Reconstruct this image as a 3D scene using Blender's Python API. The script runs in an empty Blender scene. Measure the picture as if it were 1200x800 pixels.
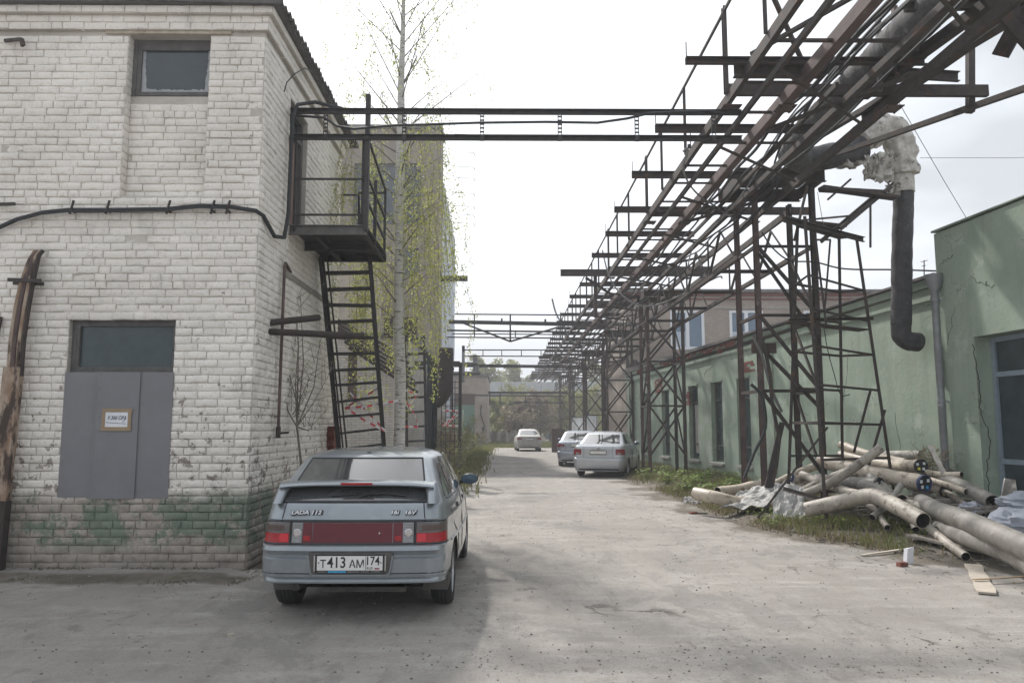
import bpy, bmesh, math, random
from mathutils import Vector, Matrix, noise
R = math.radians
random.seed(7)
sc = bpy.context.scene
C = sc.collection

# ------------------------------------------------------------------ camera, sky, sun, exposure
F, H = 900.0, 1.62
PITCH = math.atan(100 / 900.0); YAW = math.atan(8 / 900.0)
cd = bpy.data.cameras.new('camera'); cam = bpy.data.objects.new('camera', cd); C.objects.link(cam)
cd.sensor_width = 36; cd.lens = 36 * F / 1200.0; cd.clip_end = 3000; cd.clip_start = 0.05
cam.location = (0, 0, H); cam.rotation_euler = (R(90) + PITCH, 0, -YAW)
sc.camera = cam
SUNV = Vector((-0.36, 0.80, 1.0)).normalized()          # towards the sun
w = bpy.data.worlds.new('World'); sc.world = w; w.use_nodes = True
wn, wl = w.node_tree.nodes, w.node_tree.links
sky = wn.new('ShaderNodeTexSky'); sky.sky_type = 'NISHITA'; sky.sun_disc = False
sky.sun_elevation = math.asin(SUNV.z); sky.sun_rotation = math.atan2(SUNV.x, SUNV.y)
sky.air_density = 1.0; sky.dust_density = 6.0; sky.ozone_density = 1.0
bg = wn['Background']; bg.inputs[1].default_value = 0.10
hs = wn.new('ShaderNodeHueSaturation'); hs.inputs['Saturation'].default_value = 0.22
mxs = wn.new('ShaderNodeMixRGB'); mxs.inputs[0].default_value = 0.62; mxs.inputs[2].default_value = (7.5, 8.0, 8.6, 1)   # thin even overcast
tcw = wn.new('ShaderNodeTexCoord'); ncl = wn.new('ShaderNodeTexNoise'); ncl.inputs['Scale'].default_value = 2.2; ncl.inputs['Detail'].default_value = 4
mpw = wn.new('ShaderNodeMapping'); mpw.inputs['Scale'].default_value = (1, 1, 2.5)
mrw = wn.new('ShaderNodeMapRange'); mrw.inputs[1].default_value = .35; mrw.inputs[2].default_value = .65; mrw.inputs[3].default_value = .66; mrw.inputs[4].default_value = 1.16
wl.new(tcw.outputs['Generated'], mpw.inputs[0]); wl.new(mpw.outputs[0], ncl.inputs[0]); wl.new(ncl.outputs['Fac'], mrw.inputs[0])
mul = wn.new('ShaderNodeVectorMath'); mul.operation = 'SCALE'
wl.new(sky.outputs[0], hs.inputs['Color']); wl.new(hs.outputs[0], mxs.inputs[1]); wl.new(mxs.outputs[0], mul.inputs[0]); wl.new(mrw.outputs[0], mul.inputs['Scale'])
wl.new(mul.outputs[0], bg.inputs[0])
sd = bpy.data.lights.new('sun', 'SUN'); sd.energy = 2.6; sd.angle = R(2.5); sd.color = (1, .955, .9)
sun = bpy.data.objects.new('sun', sd); C.objects.link(sun)
sun.rotation_euler = (-SUNV).to_track_quat('-Z', 'Y').to_euler()
sc.view_settings.view_transform = 'Standard'; sc.view_settings.look = 'None'
sc.view_settings.exposure = 0.80; sc.view_settings.gamma = 1

def at(u, v, y):                                        # world point at street depth y seen through photo pixel (u, v)
    a = (u - 600) / F; b = -(v - 400) / F
    y2 = math.cos(PITCH) - b * math.sin(PITCH); z2 = math.sin(PITCH) + b * math.cos(PITCH)
    X = a * math.cos(YAW) + y2 * math.sin(YAW); Y = -a * math.sin(YAW) + y2 * math.cos(YAW)
    return Vector((X * y / Y, y, H + z2 * y / Y))
def atg(u, v, z=0):
    p = at(u, v, 1.0); t = (z - H) / (p.z - H)
    return Vector((p.x * t, t, z))

# ------------------------------------------------------------------ materials
MATS = {}
def nodes_of(name):
    m = bpy.data.materials.new(name); m.use_nodes = True
    return m, m.node_tree.nodes, m.node_tree.links, m.node_tree.nodes['Principled BSDF']
def M(name, c1, c2=None, scale=6, rough=.8, metal=0, bump=0, bscale=40, c3=None, s3=2.5, t3=.6, rnd=.0, detail=6, spec=.5, alpha=1, coat=0, stretch=(1, 1, 1), t1=(.35, .65)):
    m, n, l, b = nodes_of(name)
    b.inputs['Roughness'].default_value = rough; b.inputs['Metallic'].default_value = metal
    b.inputs['Specular IOR Level'].default_value = spec
    b.inputs['Coat Weight'].default_value = coat; b.inputs['Coat Roughness'].default_value = .04
    if alpha < 1: b.inputs['Alpha'].default_value = alpha
    if c2 is None: c2 = tuple(min(1, x * .8) for x in c1)
    geo = n.new('ShaderNodeNewGeometry'); mp = n.new('ShaderNodeMapping'); mp.inputs['Scale'].default_value = stretch
    l.new(geo.outputs['Position'], mp.inputs[0])
    def nz(s, d=detail):
        t = n.new('ShaderNodeTexNoise'); t.inputs['Scale'].default_value = s; t.inputs['Detail'].default_value = d
        t.inputs['Roughness'].default_value = .65; l.new(mp.outputs[0], t.inputs[0]); return t
    def ramp(src, a, bb):
        r = n.new('ShaderNodeMapRange'); r.inputs[1].default_value = a; r.inputs[2].default_value = bb; l.new(src, r.inputs[0]); return r.outputs[0]
    mix = n.new('ShaderNodeMixRGB'); l.new(ramp(nz(scale).outputs['Fac'], *t1), mix.inputs[0])
    mix.inputs[1].default_value = (*c1, 1); mix.inputs[2].default_value = (*c2, 1); out = mix.outputs[0]
    if c3:
        m3 = n.new('ShaderNodeMixRGB'); l.new(ramp(nz(s3, 8).outputs['Fac'], t3 - .04, t3 + .04), m3.inputs[0]); l.new(out, m3.inputs[1])
        m3.inputs[2].default_value = (*c3, 1); out = m3.outputs[0]
    if rnd:
        oi = n.new('ShaderNodeObjectInfo'); r = n.new('ShaderNodeMapRange'); r.inputs[3].default_value = 1 - rnd; r.inputs[4].default_value = 1 + rnd
        l.new(oi.outputs['Random'], r.inputs[0]); s = n.new('ShaderNodeVectorMath'); s.operation = 'SCALE'
        l.new(out, s.inputs[0]); l.new(r.outputs[0], s.inputs['Scale']); out = s.outputs[0]
    l.new(out, b.inputs['Base Color'])
    if bump:
        bp = n.new('ShaderNodeBump'); bp.inputs['Strength'].default_value = bump; bp.inputs['Distance'].default_value = .02
        l.new(nz(bscale).outputs['Fac'], bp.inputs['Height']); l.new(bp.outputs[0], b.inputs['Normal'])
    MATS[name] = m; return m

def mat_white_brick(name, base, dirt, wear_z=True, mortar=False):
    """white paint, grimy, worn to bare brick low down, remains of green paint at the foot (wear fixed to the wall)"""
    m, n, l, b = nodes_of(name)
    b.inputs['Roughness'].default_value = .85
    geo = n.new('ShaderNodeNewGeometry'); sep = n.new('ShaderNodeSeparateXYZ'); l.new(geo.outputs['Position'], sep.inputs[0])
    def nz(s, d=6, r=.6, st=(1, 1, 1)):
        mp = n.new('ShaderNodeMapping'); mp.inputs['Scale'].default_value = st; l.new(geo.outputs['Position'], mp.inputs[0])
        t = n.new('ShaderNodeTexNoise'); t.inputs['Scale'].default_value = s; t.inputs['Detail'].default_value = d; t.inputs['Roughness'].default_value = r
        l.new(mp.outputs[0], t.inputs[0]); return t.outputs['Fac']
    def rg(src, a, c, d=0, e=1):
        r = n.new('ShaderNodeMapRange'); r.inputs[1].default_value = a; r.inputs[2].default_value = c; r.inputs[3].default_value = d; r.inputs[4].default_value = e; l.new(src, r.inputs[0]); return r.outputs[0]
    def mx(f, a, c, mode='MIX'):
        x = n.new('ShaderNodeMixRGB'); x.blend_type = mode
        for i, v in ((0, f), (1, a), (2, c)):
            if isinstance(v, tuple): x.inputs[i].default_value = (*v, 1)
            elif isinstance(v, (int, float)): x.inputs[i].default_value = v
            else: l.new(v, x.inputs[i])
        return x.outputs[0]
    def mth(op, a, c):
        x = n.new('ShaderNodeMath'); x.operation = op; x.use_clamp = False
        for i, v in ((0, a), (1, c)):
            if isinstance(v, (int, float)): x.inputs[i].default_value = v
            else: l.new(v, x.inputs[i])
        return x.outputs[0]
    col = mx(rg(nz(1.1, 5), .35, .7), base, dirt)
    col = mx(rg(nz(16, 4), .55, .75, 0, .45), col, tuple(x * .55 for x in base))
    col = mx(rg(nz(2.3, 7, .7, (1, 1, .5)), .56, .74, 0, .6), col, tuple(x * .62 for x in dirt))
    col = mx(rg(nz(34, 3, .6, (1, 1, 2)), .60, .70, 0, .5), col, (.25, .22, .19))
    # chipped paint showing brick: more towards the foot of the wall
    zz = sep.outputs['Z']
    low = rg(zz, 3.6, .7, 0, 1)
    chip = rg(mth('ADD', nz(7, 8, .7), mth('MULTIPLY', low, .14)), .672, .70)
    col = mx(chip, col, (.27, .235, .21))
    foot = rg(mth('ADD', zz, mth('MULTIPLY', nz(2.5, 4), .3)), 1.08, .92)
    col = mx(mth('MULTIPLY', foot, .88), col, mx(rg(nz(5, 6), .35, .65), (.37, .315, .265), (.235, .205, .18)))
    gm = mth('MULTIPLY', rg(mth('ADD', nz(1.7, 3), mth('MULTIPLY', nz(22, 9, .85), .66)), .80, .85), mth('MULTIPLY', foot, rg(zz, .18, .34)))
    if wear_z: col = mx(mth('MULTIPLY', gm, .7), col, (.085, .15, .105))
    damp = rg(mth('ADD', zz, mth('MULTIPLY', nz(3, 4), .25)), .38, .08, 0, .55)
    col = mx(damp, col, (.10, .09, .08))
    oi = n.new('ShaderNodeObjectInfo')
    s = n.new('ShaderNodeVectorMath'); s.operation = 'SCALE'; l.new(col, s.inputs[0])
    l.new(rg(oi.outputs['Random'], 0, 1, .93, 1.05), s.inputs['Scale']); l.new(s.outputs[0], b.inputs['Base Color'])
    bp = n.new('ShaderNodeBump'); bp.inputs['Strength'].default_value = .55; bp.inputs['Distance'].default_value = .012
    l.new(nz(38, 6, .7), bp.inputs['Height']); l.new(bp.outputs[0], b.inputs['Normal'])
    MATS[name] = m; return m

mat_white_brick('white_brick', (.82, .775, .715), (.69, .645, .585))
mat_white_brick('mortar', (.60, .56, .505), (.41, .375, .33))
M('rust', (.068, .056, .050), (.042, .036, .034), 9, .85, 0, .3, 60, c3=(.095, .055, .038), s3=4, t3=.6)
M('rust_red', (.125, .085, .078), (.07, .05, .047), 4, .8, 0, .25, 50, c3=(.20, .16, .15), s3=3, t3=.64, stretch=(1, .5, 1))
M('dark_steel', (.045, .042, .042), (.028, .026, .026), 8, .7, 0, .2, 50)
M('grey_steel', (.16, .155, .15), (.11, .105, .10), 8, .65, .1, .2, 50)
M('wall_rust', (.40, .32, .25), (.20, .12, .075), 9, .85, 0, .35, 40, c3=(.055, .038, .03), s3=7, t3=.54, stretch=(1, 1, .35))
M('rust_dark', (.055, .04, .035), (.035, .028, .026), 8, .9, 0, .2, 50)
M('grey_panel', (.185, .182, .192), (.165, .162, .172), 2.5, .5, 0, .25, 3.5, c3=(.145, .138, .135), s3=2.2, t3=.66)
M('window_frame_old', (.13, .125, .12), (.085, .08, .075), 9, .8, 0, .3, 60)
M('glass_dark', (.05, .066, .075), (.04, .052, .06), 2, .12, 0, 0, spec=.6)
M('glass_dirty', (.055, .075, .08), (.035, .05, .055), 3, .22, 0, 0, c3=(.13, .14, .14), s3=2.2, t3=.70, spec=.5)
M('frost', (.42, .43, .44), (.3, .31, .33), 5, .6)
M('concrete', (.36, .33, .29), (.26, .24, .21), 8, .9, 0, .4, 60)
M('concrete_pale', (.5, .45, .37), (.36, .30, .23), 9, .9, 0, .4, 60)
M('slate', (.13, .125, .12), (.08, .078, .075), 5, .9, 0, .3, 60)
M('wood_door', (.28, .17, .13), (.17, .115, .10), 5, .8, 0, .3, 30, c3=(.27, .26, .26), s3=2, t3=.6, stretch=(3, 3, .4))
M('cable_black', (.022, .026, .028), (.016, .018, .02), 8, .6)
M('cable_grey', (.24, .245, .25), (.17, .17, .17), 8, .6)
M('green_plaster', (.30, .385, .295), (.25, .325, .25), 1.3, .9, 0, .25, 25, c3=(.36, .43, .355), s3=1.0, t3=.6)
M('green_plaster_worn', (.30, .38, .30), (.22, .27, .21), 2.2, .9, 0, .4, 20, c3=(.30, .29, .25), s3=2.6, t3=.62)
M('soot', (.15, .155, .14), (.2, .25, .19), 2.5, .9)
M('red_brick', (.22, .075, .055), (.14, .055, .045), 12, .9, 0, .4, 60)
M('roof_felt', (.12, .12, .12), (.2, .18, .17), 3, .9, 0, .3, 30)
M('roof_old', (.32, .30, .28), (.13, .115, .10), 3.5, .9, 0, .3, 30)
M('sill_grey', (.42, .40, .37), (.3, .28, .26), 9, .9, 0, .4, 60)
M('blue_frame', (.26, .32, .37), (.21, .26, .31), 8, .6, 0, .15, 50, c3=(.25, .16, .12), s3=8, t3=.68)
M('crack', (.05, .045, .04), (.035, .03, .03), 8, .95)
M('zinc', (.30, .31, .325), (.23, .24, .25), 5, .5, .35, .12, 60)
M('insulation', (.075, .072, .075), (.045, .044, .046), 7, .85, 0, .6, 30, c3=(.13, .125, .12), s3=9, t3=.64)
M('wrap_grey', (.115, .11, .11), (.06, .06, .06), 8, .92, 0, .8, 20, c3=(.24, .23, .22), s3=5, t3=.64)
M('torn_wrap', (.58, .56, .52), (.33, .305, .27), 7, .8, 0, .8, 22, c3=(.12, .105, .09), s3=4.5, t3=.60)  # dark blotches paint the shade of folds into the wrapping
M('pile_pipe', (.44, .40, .34), (.27, .24, .205), 3, .55, 0, .2, 30, c3=(.15, .12, .10), s3=9, t3=.57, rnd=.10, stretch=(1, 1, 1))
M('pile_pipe_cream', (.60, .53, .43), (.42, .36, .29), 3, .5, 0, .12, 40, c3=(.22, .17, .13), s3=9, t3=.58, rnd=.06)
M('pile_pipe_grey', (.30, .28, .25), (.17, .155, .14), 3.5, .5, 0, .25, 30, c3=(.38, .36, .33), s3=5, t3=.62, rnd=.12)
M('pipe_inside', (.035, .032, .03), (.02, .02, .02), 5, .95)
M('cap_black', (.018, .018, .02), (.012, .012, .014), 5, .6)
M('cap_blue', (.04, .06, .17), (.03, .045, .13), 5, .5)
M('sticker_white', (.75, .77, .78), (.6, .62, .64), 20, .6)
M('sticker_yellow', (.75, .75, .08), (.6, .6, .06), 20, .6)
M('sticker_blue', (.06, .35, .65), (.05, .3, .5), 20, .6)
M('tarp_white', (.46, .45, .43), (.29, .285, .275), 6, .75, 0, .6, 18)
M('tarp_blue', (.40, .42, .47), (.28, .30, .35), 6, .75, 0, .6, 18)
M('plank', (.26, .235, .205), (.18, .16, .14), 6, .9, 0, .4, 40)
M('plank_pale', (.46, .41, .34), (.36, .32, .27), 8, .9, 0, .3, 40)
M('cardboard', (.33, .25, .16), (.27, .2, .13), 8, .9)
M('paper', (.72, .73, .76), (.66, .67, .7), 8, .9)
M('ink', (.03, .03, .06), (.03, .03, .06), 8, .8)
M('tape_red', (.42, .05, .055), (.5, .05, .06), 8, .5)
M('tape_white', (.60, .58, .56), (.5, .48, .47), 8, .5)
M('tyre', (.022, .022, .023), (.05, .047, .043), 4, .9, 0, .3, 80)
M('rim', (.42, .43, .44), (.34, .34, .35), 6, .35, .5)
M('arch_black', (.012, .012, .012), (.01, .01, .01), 6, .95)
M('trim_black', (.02, .02, .022), (.016, .016, .017), 6, .45)
M('mudflap', (.12, .11, .10), (.08, .075, .07), 6, .9)
M('chrome', (.6, .6, .62), (.5, .5, .52), 6, .2, 1)
M('lamp_red', (.36, .016, .02), (.28, .014, .018), 20, .28, spec=.35)
M('lamp_red_deep', (.125, .018, .026), (.10, .016, .022), 20, .3, spec=.35)
M('badge_bright', (.7, .71, .72), (.6, .61, .62), 20, .3)
M('lamp_red_mid', (.24, .014, .02), (.18, .012, .016), 20, .3, spec=.35)
M('lamp_red_bright', (.62, .02, .035), (.5, .02, .03), 20, .2)
M('lamp_smoke', (.12, .105, .10), (.09, .07, .065), 20, .18)
M('lamp_clear', (.27, .27, .27), (.2, .2, .2), 30, .18)
M('plate_white', (.74, .73, .70), (.66, .65, .62), 9, .5)
M('car_glass', (.06, .064, .066), (.045, .048, .05), 4, .05, spec=.9, coat=1)
M('mirror_glass', (.05, .09, .125), (.04, .075, .11), 3, .08, .3)
def car_paint(name, c, c2):
    m = M(name, c, c2, 2.5, .34, .5, .0, coat=.8, c3=tuple(x * .9 + .03 for x in c), s3=5, t3=.58); return m
car_paint('paint_graphite', (.275, .302, .325), (.24, .265, .285))
car_paint('paint_silver', (.47, .49, .52), (.41, .43, .46))
car_paint('paint_blue_silver', (.38, .41, .46), (.33, .36, .41))
M('paint_dusty', (.50, .48, .46), (.35, .33, .31), 3, .45, .2)
M('tower_plaster', (.27, .235, .185), (.21, .18, .145), 2.0, .9, 0, .3, 8, stretch=(1, 1, .35))
M('panel_pale', (.52, .56, .62), (.44, .48, .54), 3, .6)
M('tan_wall', (.34, .28, .23), (.27, .225, .19), 2, .9, 0, .2, 20)
M('green_door', (.13, .22, .17), (.11, .19, .145), 2, .6)
M('brown_sheet', (.11, .075, .062), (.08, .06, .05), 4, .8)
M('white_frame', (.74, .76, .79), (.68, .70, .73), 8, .5)
M('blind', (.5, .55, .62), (.42, .48, .56), 3, .5)
M('pane_blue', (.11, .17, .24), (.08, .13, .2), .8, .08, spec=.7)
M('viaduct_pale', (.44, .46, .47), (.36, .38, .39), .6, .7)
M('viaduct_dark', (.14, .15, .15), (.1, .11, .11), .6, .9)
M('fabric_screen', (.38, .34, .30), (.28, .25, .22), 1.6, .9, 0, .5, 3)
M('birch_bark', (.62, .60, .56), (.45, .43, .40), 10, .8, 0, .3, 50, c3=(.06, .055, .05), s3=7, t3=.60, stretch=(1, 1, 5))
M('bark', (.11, .09, .075), (.07, .06, .05), 9, .9, 0, .4, 50)
M('twig', (.19, .165, .14), (.13, .11, .095), 9, .9)
def leaf_mat(name, a, b_, trans=.35):
    m = M(name, a, b_, 3.0, .6, spec=.3)
    n, l = m.node_tree.nodes, m.node_tree.links; b = n['Principled BSDF']
    col = b.inputs['Base Color'].links[0].from_socket
    t = n.new('ShaderNodeBsdfTranslucent'); l.new(col, t.inputs[0]); mx = n.new('ShaderNodeMixShader'); mx.inputs[0].default_value = trans
    o = [x for x in n if x.type == 'OUTPUT_MATERIAL'][0]; l.new(b.outputs[0], mx.inputs[1]); l.new(t.outputs[0], mx.inputs[2]); l.new(mx.outputs[0], o.inputs[0])
leaf_mat('leaf_spring', (.42, .43, .14), (.29, .32, .10), .5)
leaf_mat('leaf_green', (.13, .20, .045), (.08, .13, .03))
leaf_mat('weed_leaf', (.20, .27, .05), (.12, .18, .035), .4)
leaf_mat('leaf_olive', (.31, .31, .12), (.17, .18, .06), .45)
leaf_mat('leaf_brown', (.33, .27, .17), (.18, .14, .09))
leaf_mat('moss', (.10, .105, .05), (.14, .125, .08))
leaf_mat('grass', (.14, .18, .05), (.20, .17, .09))
leaf_mat('grass_dry', (.27, .225, .15), (.18, .15, .10))
def plaster(name, base, dark, pale, streak, bare):
    m, n, l, b = nodes_of(name); b.inputs['Roughness'].default_value = .92; g = n.new('ShaderNodeNewGeometry')
    def nz(s, d=6, r=.6, st=(1, 1, 1), dist=0):
        mp = n.new('ShaderNodeMapping'); mp.inputs['Scale'].default_value = st; l.new(g.outputs['Position'], mp.inputs[0]); t = n.new('ShaderNodeTexNoise')
        for k, v in (('Scale', s), ('Detail', d), ('Roughness', r), ('Distortion', dist)): t.inputs[k].default_value = v
        l.new(mp.outputs[0], t.inputs[0]); return t.outputs['Fac']
    def rg(src, a, c, d=0, e=1):
        r = n.new('ShaderNodeMapRange'); r.inputs[1].default_value = a; r.inputs[2].default_value = c; r.inputs[3].default_value = d; r.inputs[4].default_value = e; l.new(src, r.inputs[0]); return r.outputs[0]
    def mx(f, a, c):
        x = n.new('ShaderNodeMixRGB')
        for i, v in ((0, f), (1, a), (2, c)):
            if isinstance(v, tuple): x.inputs[i].default_value = (*v, 1)
            else: l.new(v, x.inputs[i])
        return x.outputs[0]
    col = mx(rg(nz(.9, 7, .65), .38, .62), (*base,), (*dark,))
    col = mx(rg(nz(1.4, 8, .7), .55, .63, 0, .7), col, (*pale,))
    col = mx(rg(nz(3.2, 6, .65, (1, 1, .12)), .52, .72, 0, .55), col, (*streak,))
    col = mx(rg(nz(1.7, 7, .7, (1, 1, .6), .5), .60, .70, 0, .75), col, (*bare,))
    col = mx(rg(nz(22, 5, .7), .62, .72, 0, .5), col, tuple(x * .5 for x in base))
    vo = n.new('ShaderNodeTexVoronoi'); vo.feature = 'DISTANCE_TO_EDGE'; vo.inputs['Scale'].default_value = 1.3; wv = n.new('ShaderNodeVectorMath'); tn = n.new('ShaderNodeTexNoise'); tn.inputs['Scale'].default_value = 1.8; tn.inputs['Detail'].default_value = 6
    l.new(g.outputs['Position'], tn.inputs[0]); l.new(g.outputs['Position'], wv.inputs[0]); l.new(tn.outputs['Color'], wv.inputs[1]); l.new(wv.outputs[0], vo.inputs['Vector'])
    mm = n.new('ShaderNodeMath'); mm.operation = 'MULTIPLY'; l.new(rg(vo.outputs['Distance'], .011, .002), mm.inputs[0]); l.new(rg(nz(.7, 3), .50, .60), mm.inputs[1])
    col = mx(mm.outputs[0], col, (.09, .10, .08)); l.new(col, b.inputs['Base Color'])
    sub = n.new('ShaderNodeMath'); sub.operation = 'SUBTRACT'; l.new(nz(9, 8, .7), sub.inputs[0]); l.new(mm.outputs[0], sub.inputs[1])
    bp = n.new('ShaderNodeBump'); bp.inputs['Strength'].default_value = .45; bp.inputs['Distance'].default_value = .02; l.new(sub.outputs[0], bp.inputs['Height']); l.new(bp.outputs[0], b.inputs['Normal'])
    MATS[name] = m
plaster('green_plaster', (.335, .40, .325), (.27, .335, .265), (.42, .475, .41), (.20, .235, .19), (.34, .335, .29))
def brick_tex(name, c1, c2, mort, sx=.26, sz=.08):
    m, n, l, b = nodes_of(name); b.inputs['Roughness'].default_value = .9
    g = n.new('ShaderNodeNewGeometry'); s = n.new('ShaderNodeSeparateXYZ'); cb = n.new('ShaderNodeCombineXYZ'); ad = n.new('ShaderNodeMath')
    l.new(g.outputs['Position'], s.inputs[0]); l.new(s.outputs[0], ad.inputs[0]); l.new(s.outputs[1], ad.inputs[1]); l.new(ad.outputs[0], cb.inputs[0]); l.new(s.outputs[2], cb.inputs[1])
    br = n.new('ShaderNodeTexBrick'); l.new(cb.outputs[0], br.inputs[0]); br.inputs['Scale'].default_value = 1
    br.inputs['Brick Width'].default_value = sx; br.inputs['Row Height'].default_value = sz; br.inputs['Mortar Size'].default_value = .008
    br.inputs['Color1'].default_value = (*c1, 1); br.inputs['Color2'].default_value = (*c2, 1); br.inputs['Mortar'].default_value = (*mort, 1)
    nz = n.new('ShaderNodeTexNoise'); nz.inputs['Scale'].default_value = 1.2; nz.inputs['Detail'].default_value = 6; l.new(g.outputs['Position'], nz.inputs[0])
    r = n.new('ShaderNodeMapRange'); r.inputs[1].default_value = .3; r.inputs[2].default_value = .7; r.inputs[3].default_value = .82; r.inputs[4].default_value = 1.12; l.new(nz.outputs['Fac'], r.inputs[0])
    v = n.new('ShaderNodeVectorMath'); v.operation = 'SCALE'; l.new(br.outputs[0], v.inputs[0]); l.new(r.outputs[0], v.inputs['Scale']); l.new(v.outputs[0], b.inputs['Base Color'])
    MATS[name] = m
brick_tex('brown_brick', (.36, .30, .25), (.30, .255, .215), (.25, .22, .195))
brick_tex('yellow_brick', (.44, .38, .29), (.36, .31, .24), (.22, .19, .16))
brick_tex('pale_brick', (.50, .47, .42), (.42, .39, .35), (.25, .23, .21))

# ------------------------------------------------------------------ object helpers
def world_loc(o):
    v = Vector((0, 0, 0))
    while o is not None: v = v + o.location; o = o.parent
    return v
def thing(name, label, cat, loc=(0, 0, 0), group=None, kind=None):
    o = bpy.data.objects.new(name, None); o.empty_display_size = .2; C.objects.link(o); o.location = loc
    tag(o, label, cat, group, kind); return o
def tag(o, label=None, cat=None, group=None, kind=None):
    if label: o['label'] = label
    if cat: o['category'] = cat
    if group: o['group'] = group
    if kind: o['kind'] = kind
    return o
def link(name, me, parent=None, mats=(), label=None, kind=None):
    for k in mats: me.materials.append(MATS[k])
    o = bpy.data.objects.new(name, me); C.objects.link(o)
    if parent: o.parent = parent
    if label: o['label'] = label
    if kind: o['kind'] = kind
    return o

class MB:
    def __init__(s): s.v = []; s.f = []; s.mi = []; s.m = 0
    def add(s, vs, fs):
        b = len(s.v); s.v += [tuple(x) for x in vs]; s.f += [tuple(b + i for i in f) for f in fs]; s.mi += [s.m] * len(fs); return s
    def box(s, x0, x1, y0, y1, z0, z1):
        return s.add([(x0, y0, z0), (x1, y0, z0), (x1, y1, z0), (x0, y1, z0), (x0, y0, z1), (x1, y0, z1), (x1, y1, z1), (x0, y1, z1)],
                     [(0, 3, 2, 1), (4, 5, 6, 7), (0, 1, 5, 4), (1, 2, 6, 5), (2, 3, 7, 6), (3, 0, 4, 7)])
    def frame(s, p0, p1, up=(0, 0, 1)):
        p0 = Vector(p0); p1 = Vector(p1); d = (p1 - p0).normalized(); up = Vector(up)
        if abs(d.dot(up)) > .98: up = Vector((0, 1, 0))
        a = d.cross(up).normalized(); u = a.cross(d).normalized(); return p0, p1, a, u
    def prism(s, p0, p1, prof, up=(0, 0, 1)):              # prof: closed list of (side, up)
        p0, p1, a, u = s.frame(p0, p1, up); n = len(prof)
        vs = [p0 + a * x + u * y for x, y in prof] + [p1 + a * x + u * y for x, y in prof]
        return s.add(vs, [(i, (i + 1) % n, n + (i + 1) % n, n + i) for i in range(n)] + [tuple(range(n))[::-1], tuple(range(n, 2 * n))])
    def bar(s, p0, p1, w, h=None, up=(0, 0, 1)):
        h = h or w; w /= 2; h /= 2; return s.prism(p0, p1, [(-w, -h), (w, -h), (w, h), (-w, h)], up)
    def angle(s, p0, p1, a=.06, t=.007, up=(0, 0, 1), fx=1, fy=1):
        q = [(0, 0), (a, 0), (a, t), (t, t), (t, a), (0, a)]; q = [(x * fx - fx * a / 2, y * fy - fy * a / 2) for x, y in q]
        return s.prism(p0, p1, q, up)
    def channel(s, p0, p1, h=.16, w=.065, t=.009, up=(0, 0, 1), fx=1):
        q = [(0, 0), (w, 0), (w, t), (t, t), (t, h - t), (w, h - t), (w, h), (0, h)]
        return s.prism(p0, p1, [((x - w / 2) * fx, y - h / 2) for x, y in q], up)
    def ibeam(s, p0, p1, h=.2, w=.11, t=.012, up=(0, 0, 1)):
        a, b, c = w / 2, h / 2, t / 2
        q = [(-a, -b), (a, -b), (a, -b + t), (c, -b + t), (c, b - t), (a, b - t), (a, b), (-a, b), (-a, b - t), (-c, b - t), (-c, -b + t), (-a, -b + t)]
        return s.prism(p0, p1, q, up)
    def tube(s, pts, r, n=8, caps=True):
        pts = [Vector(p) for p in pts]; rs = r if isinstance(r, (list, tuple)) else [r] * len(pts)
        ref = None; rings = []
        for i, p in enumerate(pts):
            d = (pts[min(i + 1, len(pts) - 1)] - pts[max(i - 1, 0)]).normalized()
            if ref is None:
                ref = Vector((0, 0, 1)) if abs(d.z) < .9 else Vector((1, 0, 0))
                ref = (ref - d * ref.dot(d)).normalized()
            else:
                ref = (ref - d * ref.dot(d)); ref = ref.normalized() if ref.length > 1e-6 else Vector((0, 0, 1))
            b = d.cross(ref)
            rings.append([p + (ref * math.cos(2 * math.pi * k / n) + b * math.sin(2 * math.pi * k / n)) * rs[i] for k in range(n)])
        vs = [v for rg in rings for v in rg]; fs = []
        for i in range(len(pts) - 1):
            for k in range(n):
                k2 = (k + 1) % n; fs.append((i * n + k, i * n + k2, (i + 1) * n + k2, (i + 1) * n + k))
        if caps: fs += [tuple(range(n))[::-1], tuple((len(pts) - 1) * n + k for k in range(n))]
        return s.add(vs, fs)
    def grid(s, fn, nu, nv, closed_u=False):
        vs = [fn(i / nu, j / nv) for j in range(nv + 1) for i in range(nu + 1)]
        fs = [(j * (nu + 1) + i, j * (nu + 1) + i + 1, (j + 1) * (nu + 1) + i + 1, (j + 1) * (nu + 1) + i) for j in range(nv) for i in range(nu)]
        return s.add(vs, fs)
    def lathe(s, c, axis, prof, n=20):                      # prof (along, radius)
        c = Vector(c); ax = Vector(axis).normalized(); r0 = Vector((0, 0, 1)) if abs(ax.z) < .9 else Vector((1, 0, 0))
        a = ax.cross(r0).normalized(); b = ax.cross(a)
        vs = [c + ax * t + (a * math.cos(2 * math.pi * k / n) + b * math.sin(2 * math.pi * k / n)) * r for t, r in prof for k in range(n)]
        fs = [(i * n + k, i * n + (k + 1) % n, (i + 1) * n + (k + 1) % n, (i + 1) * n + k) for i in range(len(prof) - 1) for k in range(n)]
        return s.add(vs, fs)
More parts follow.
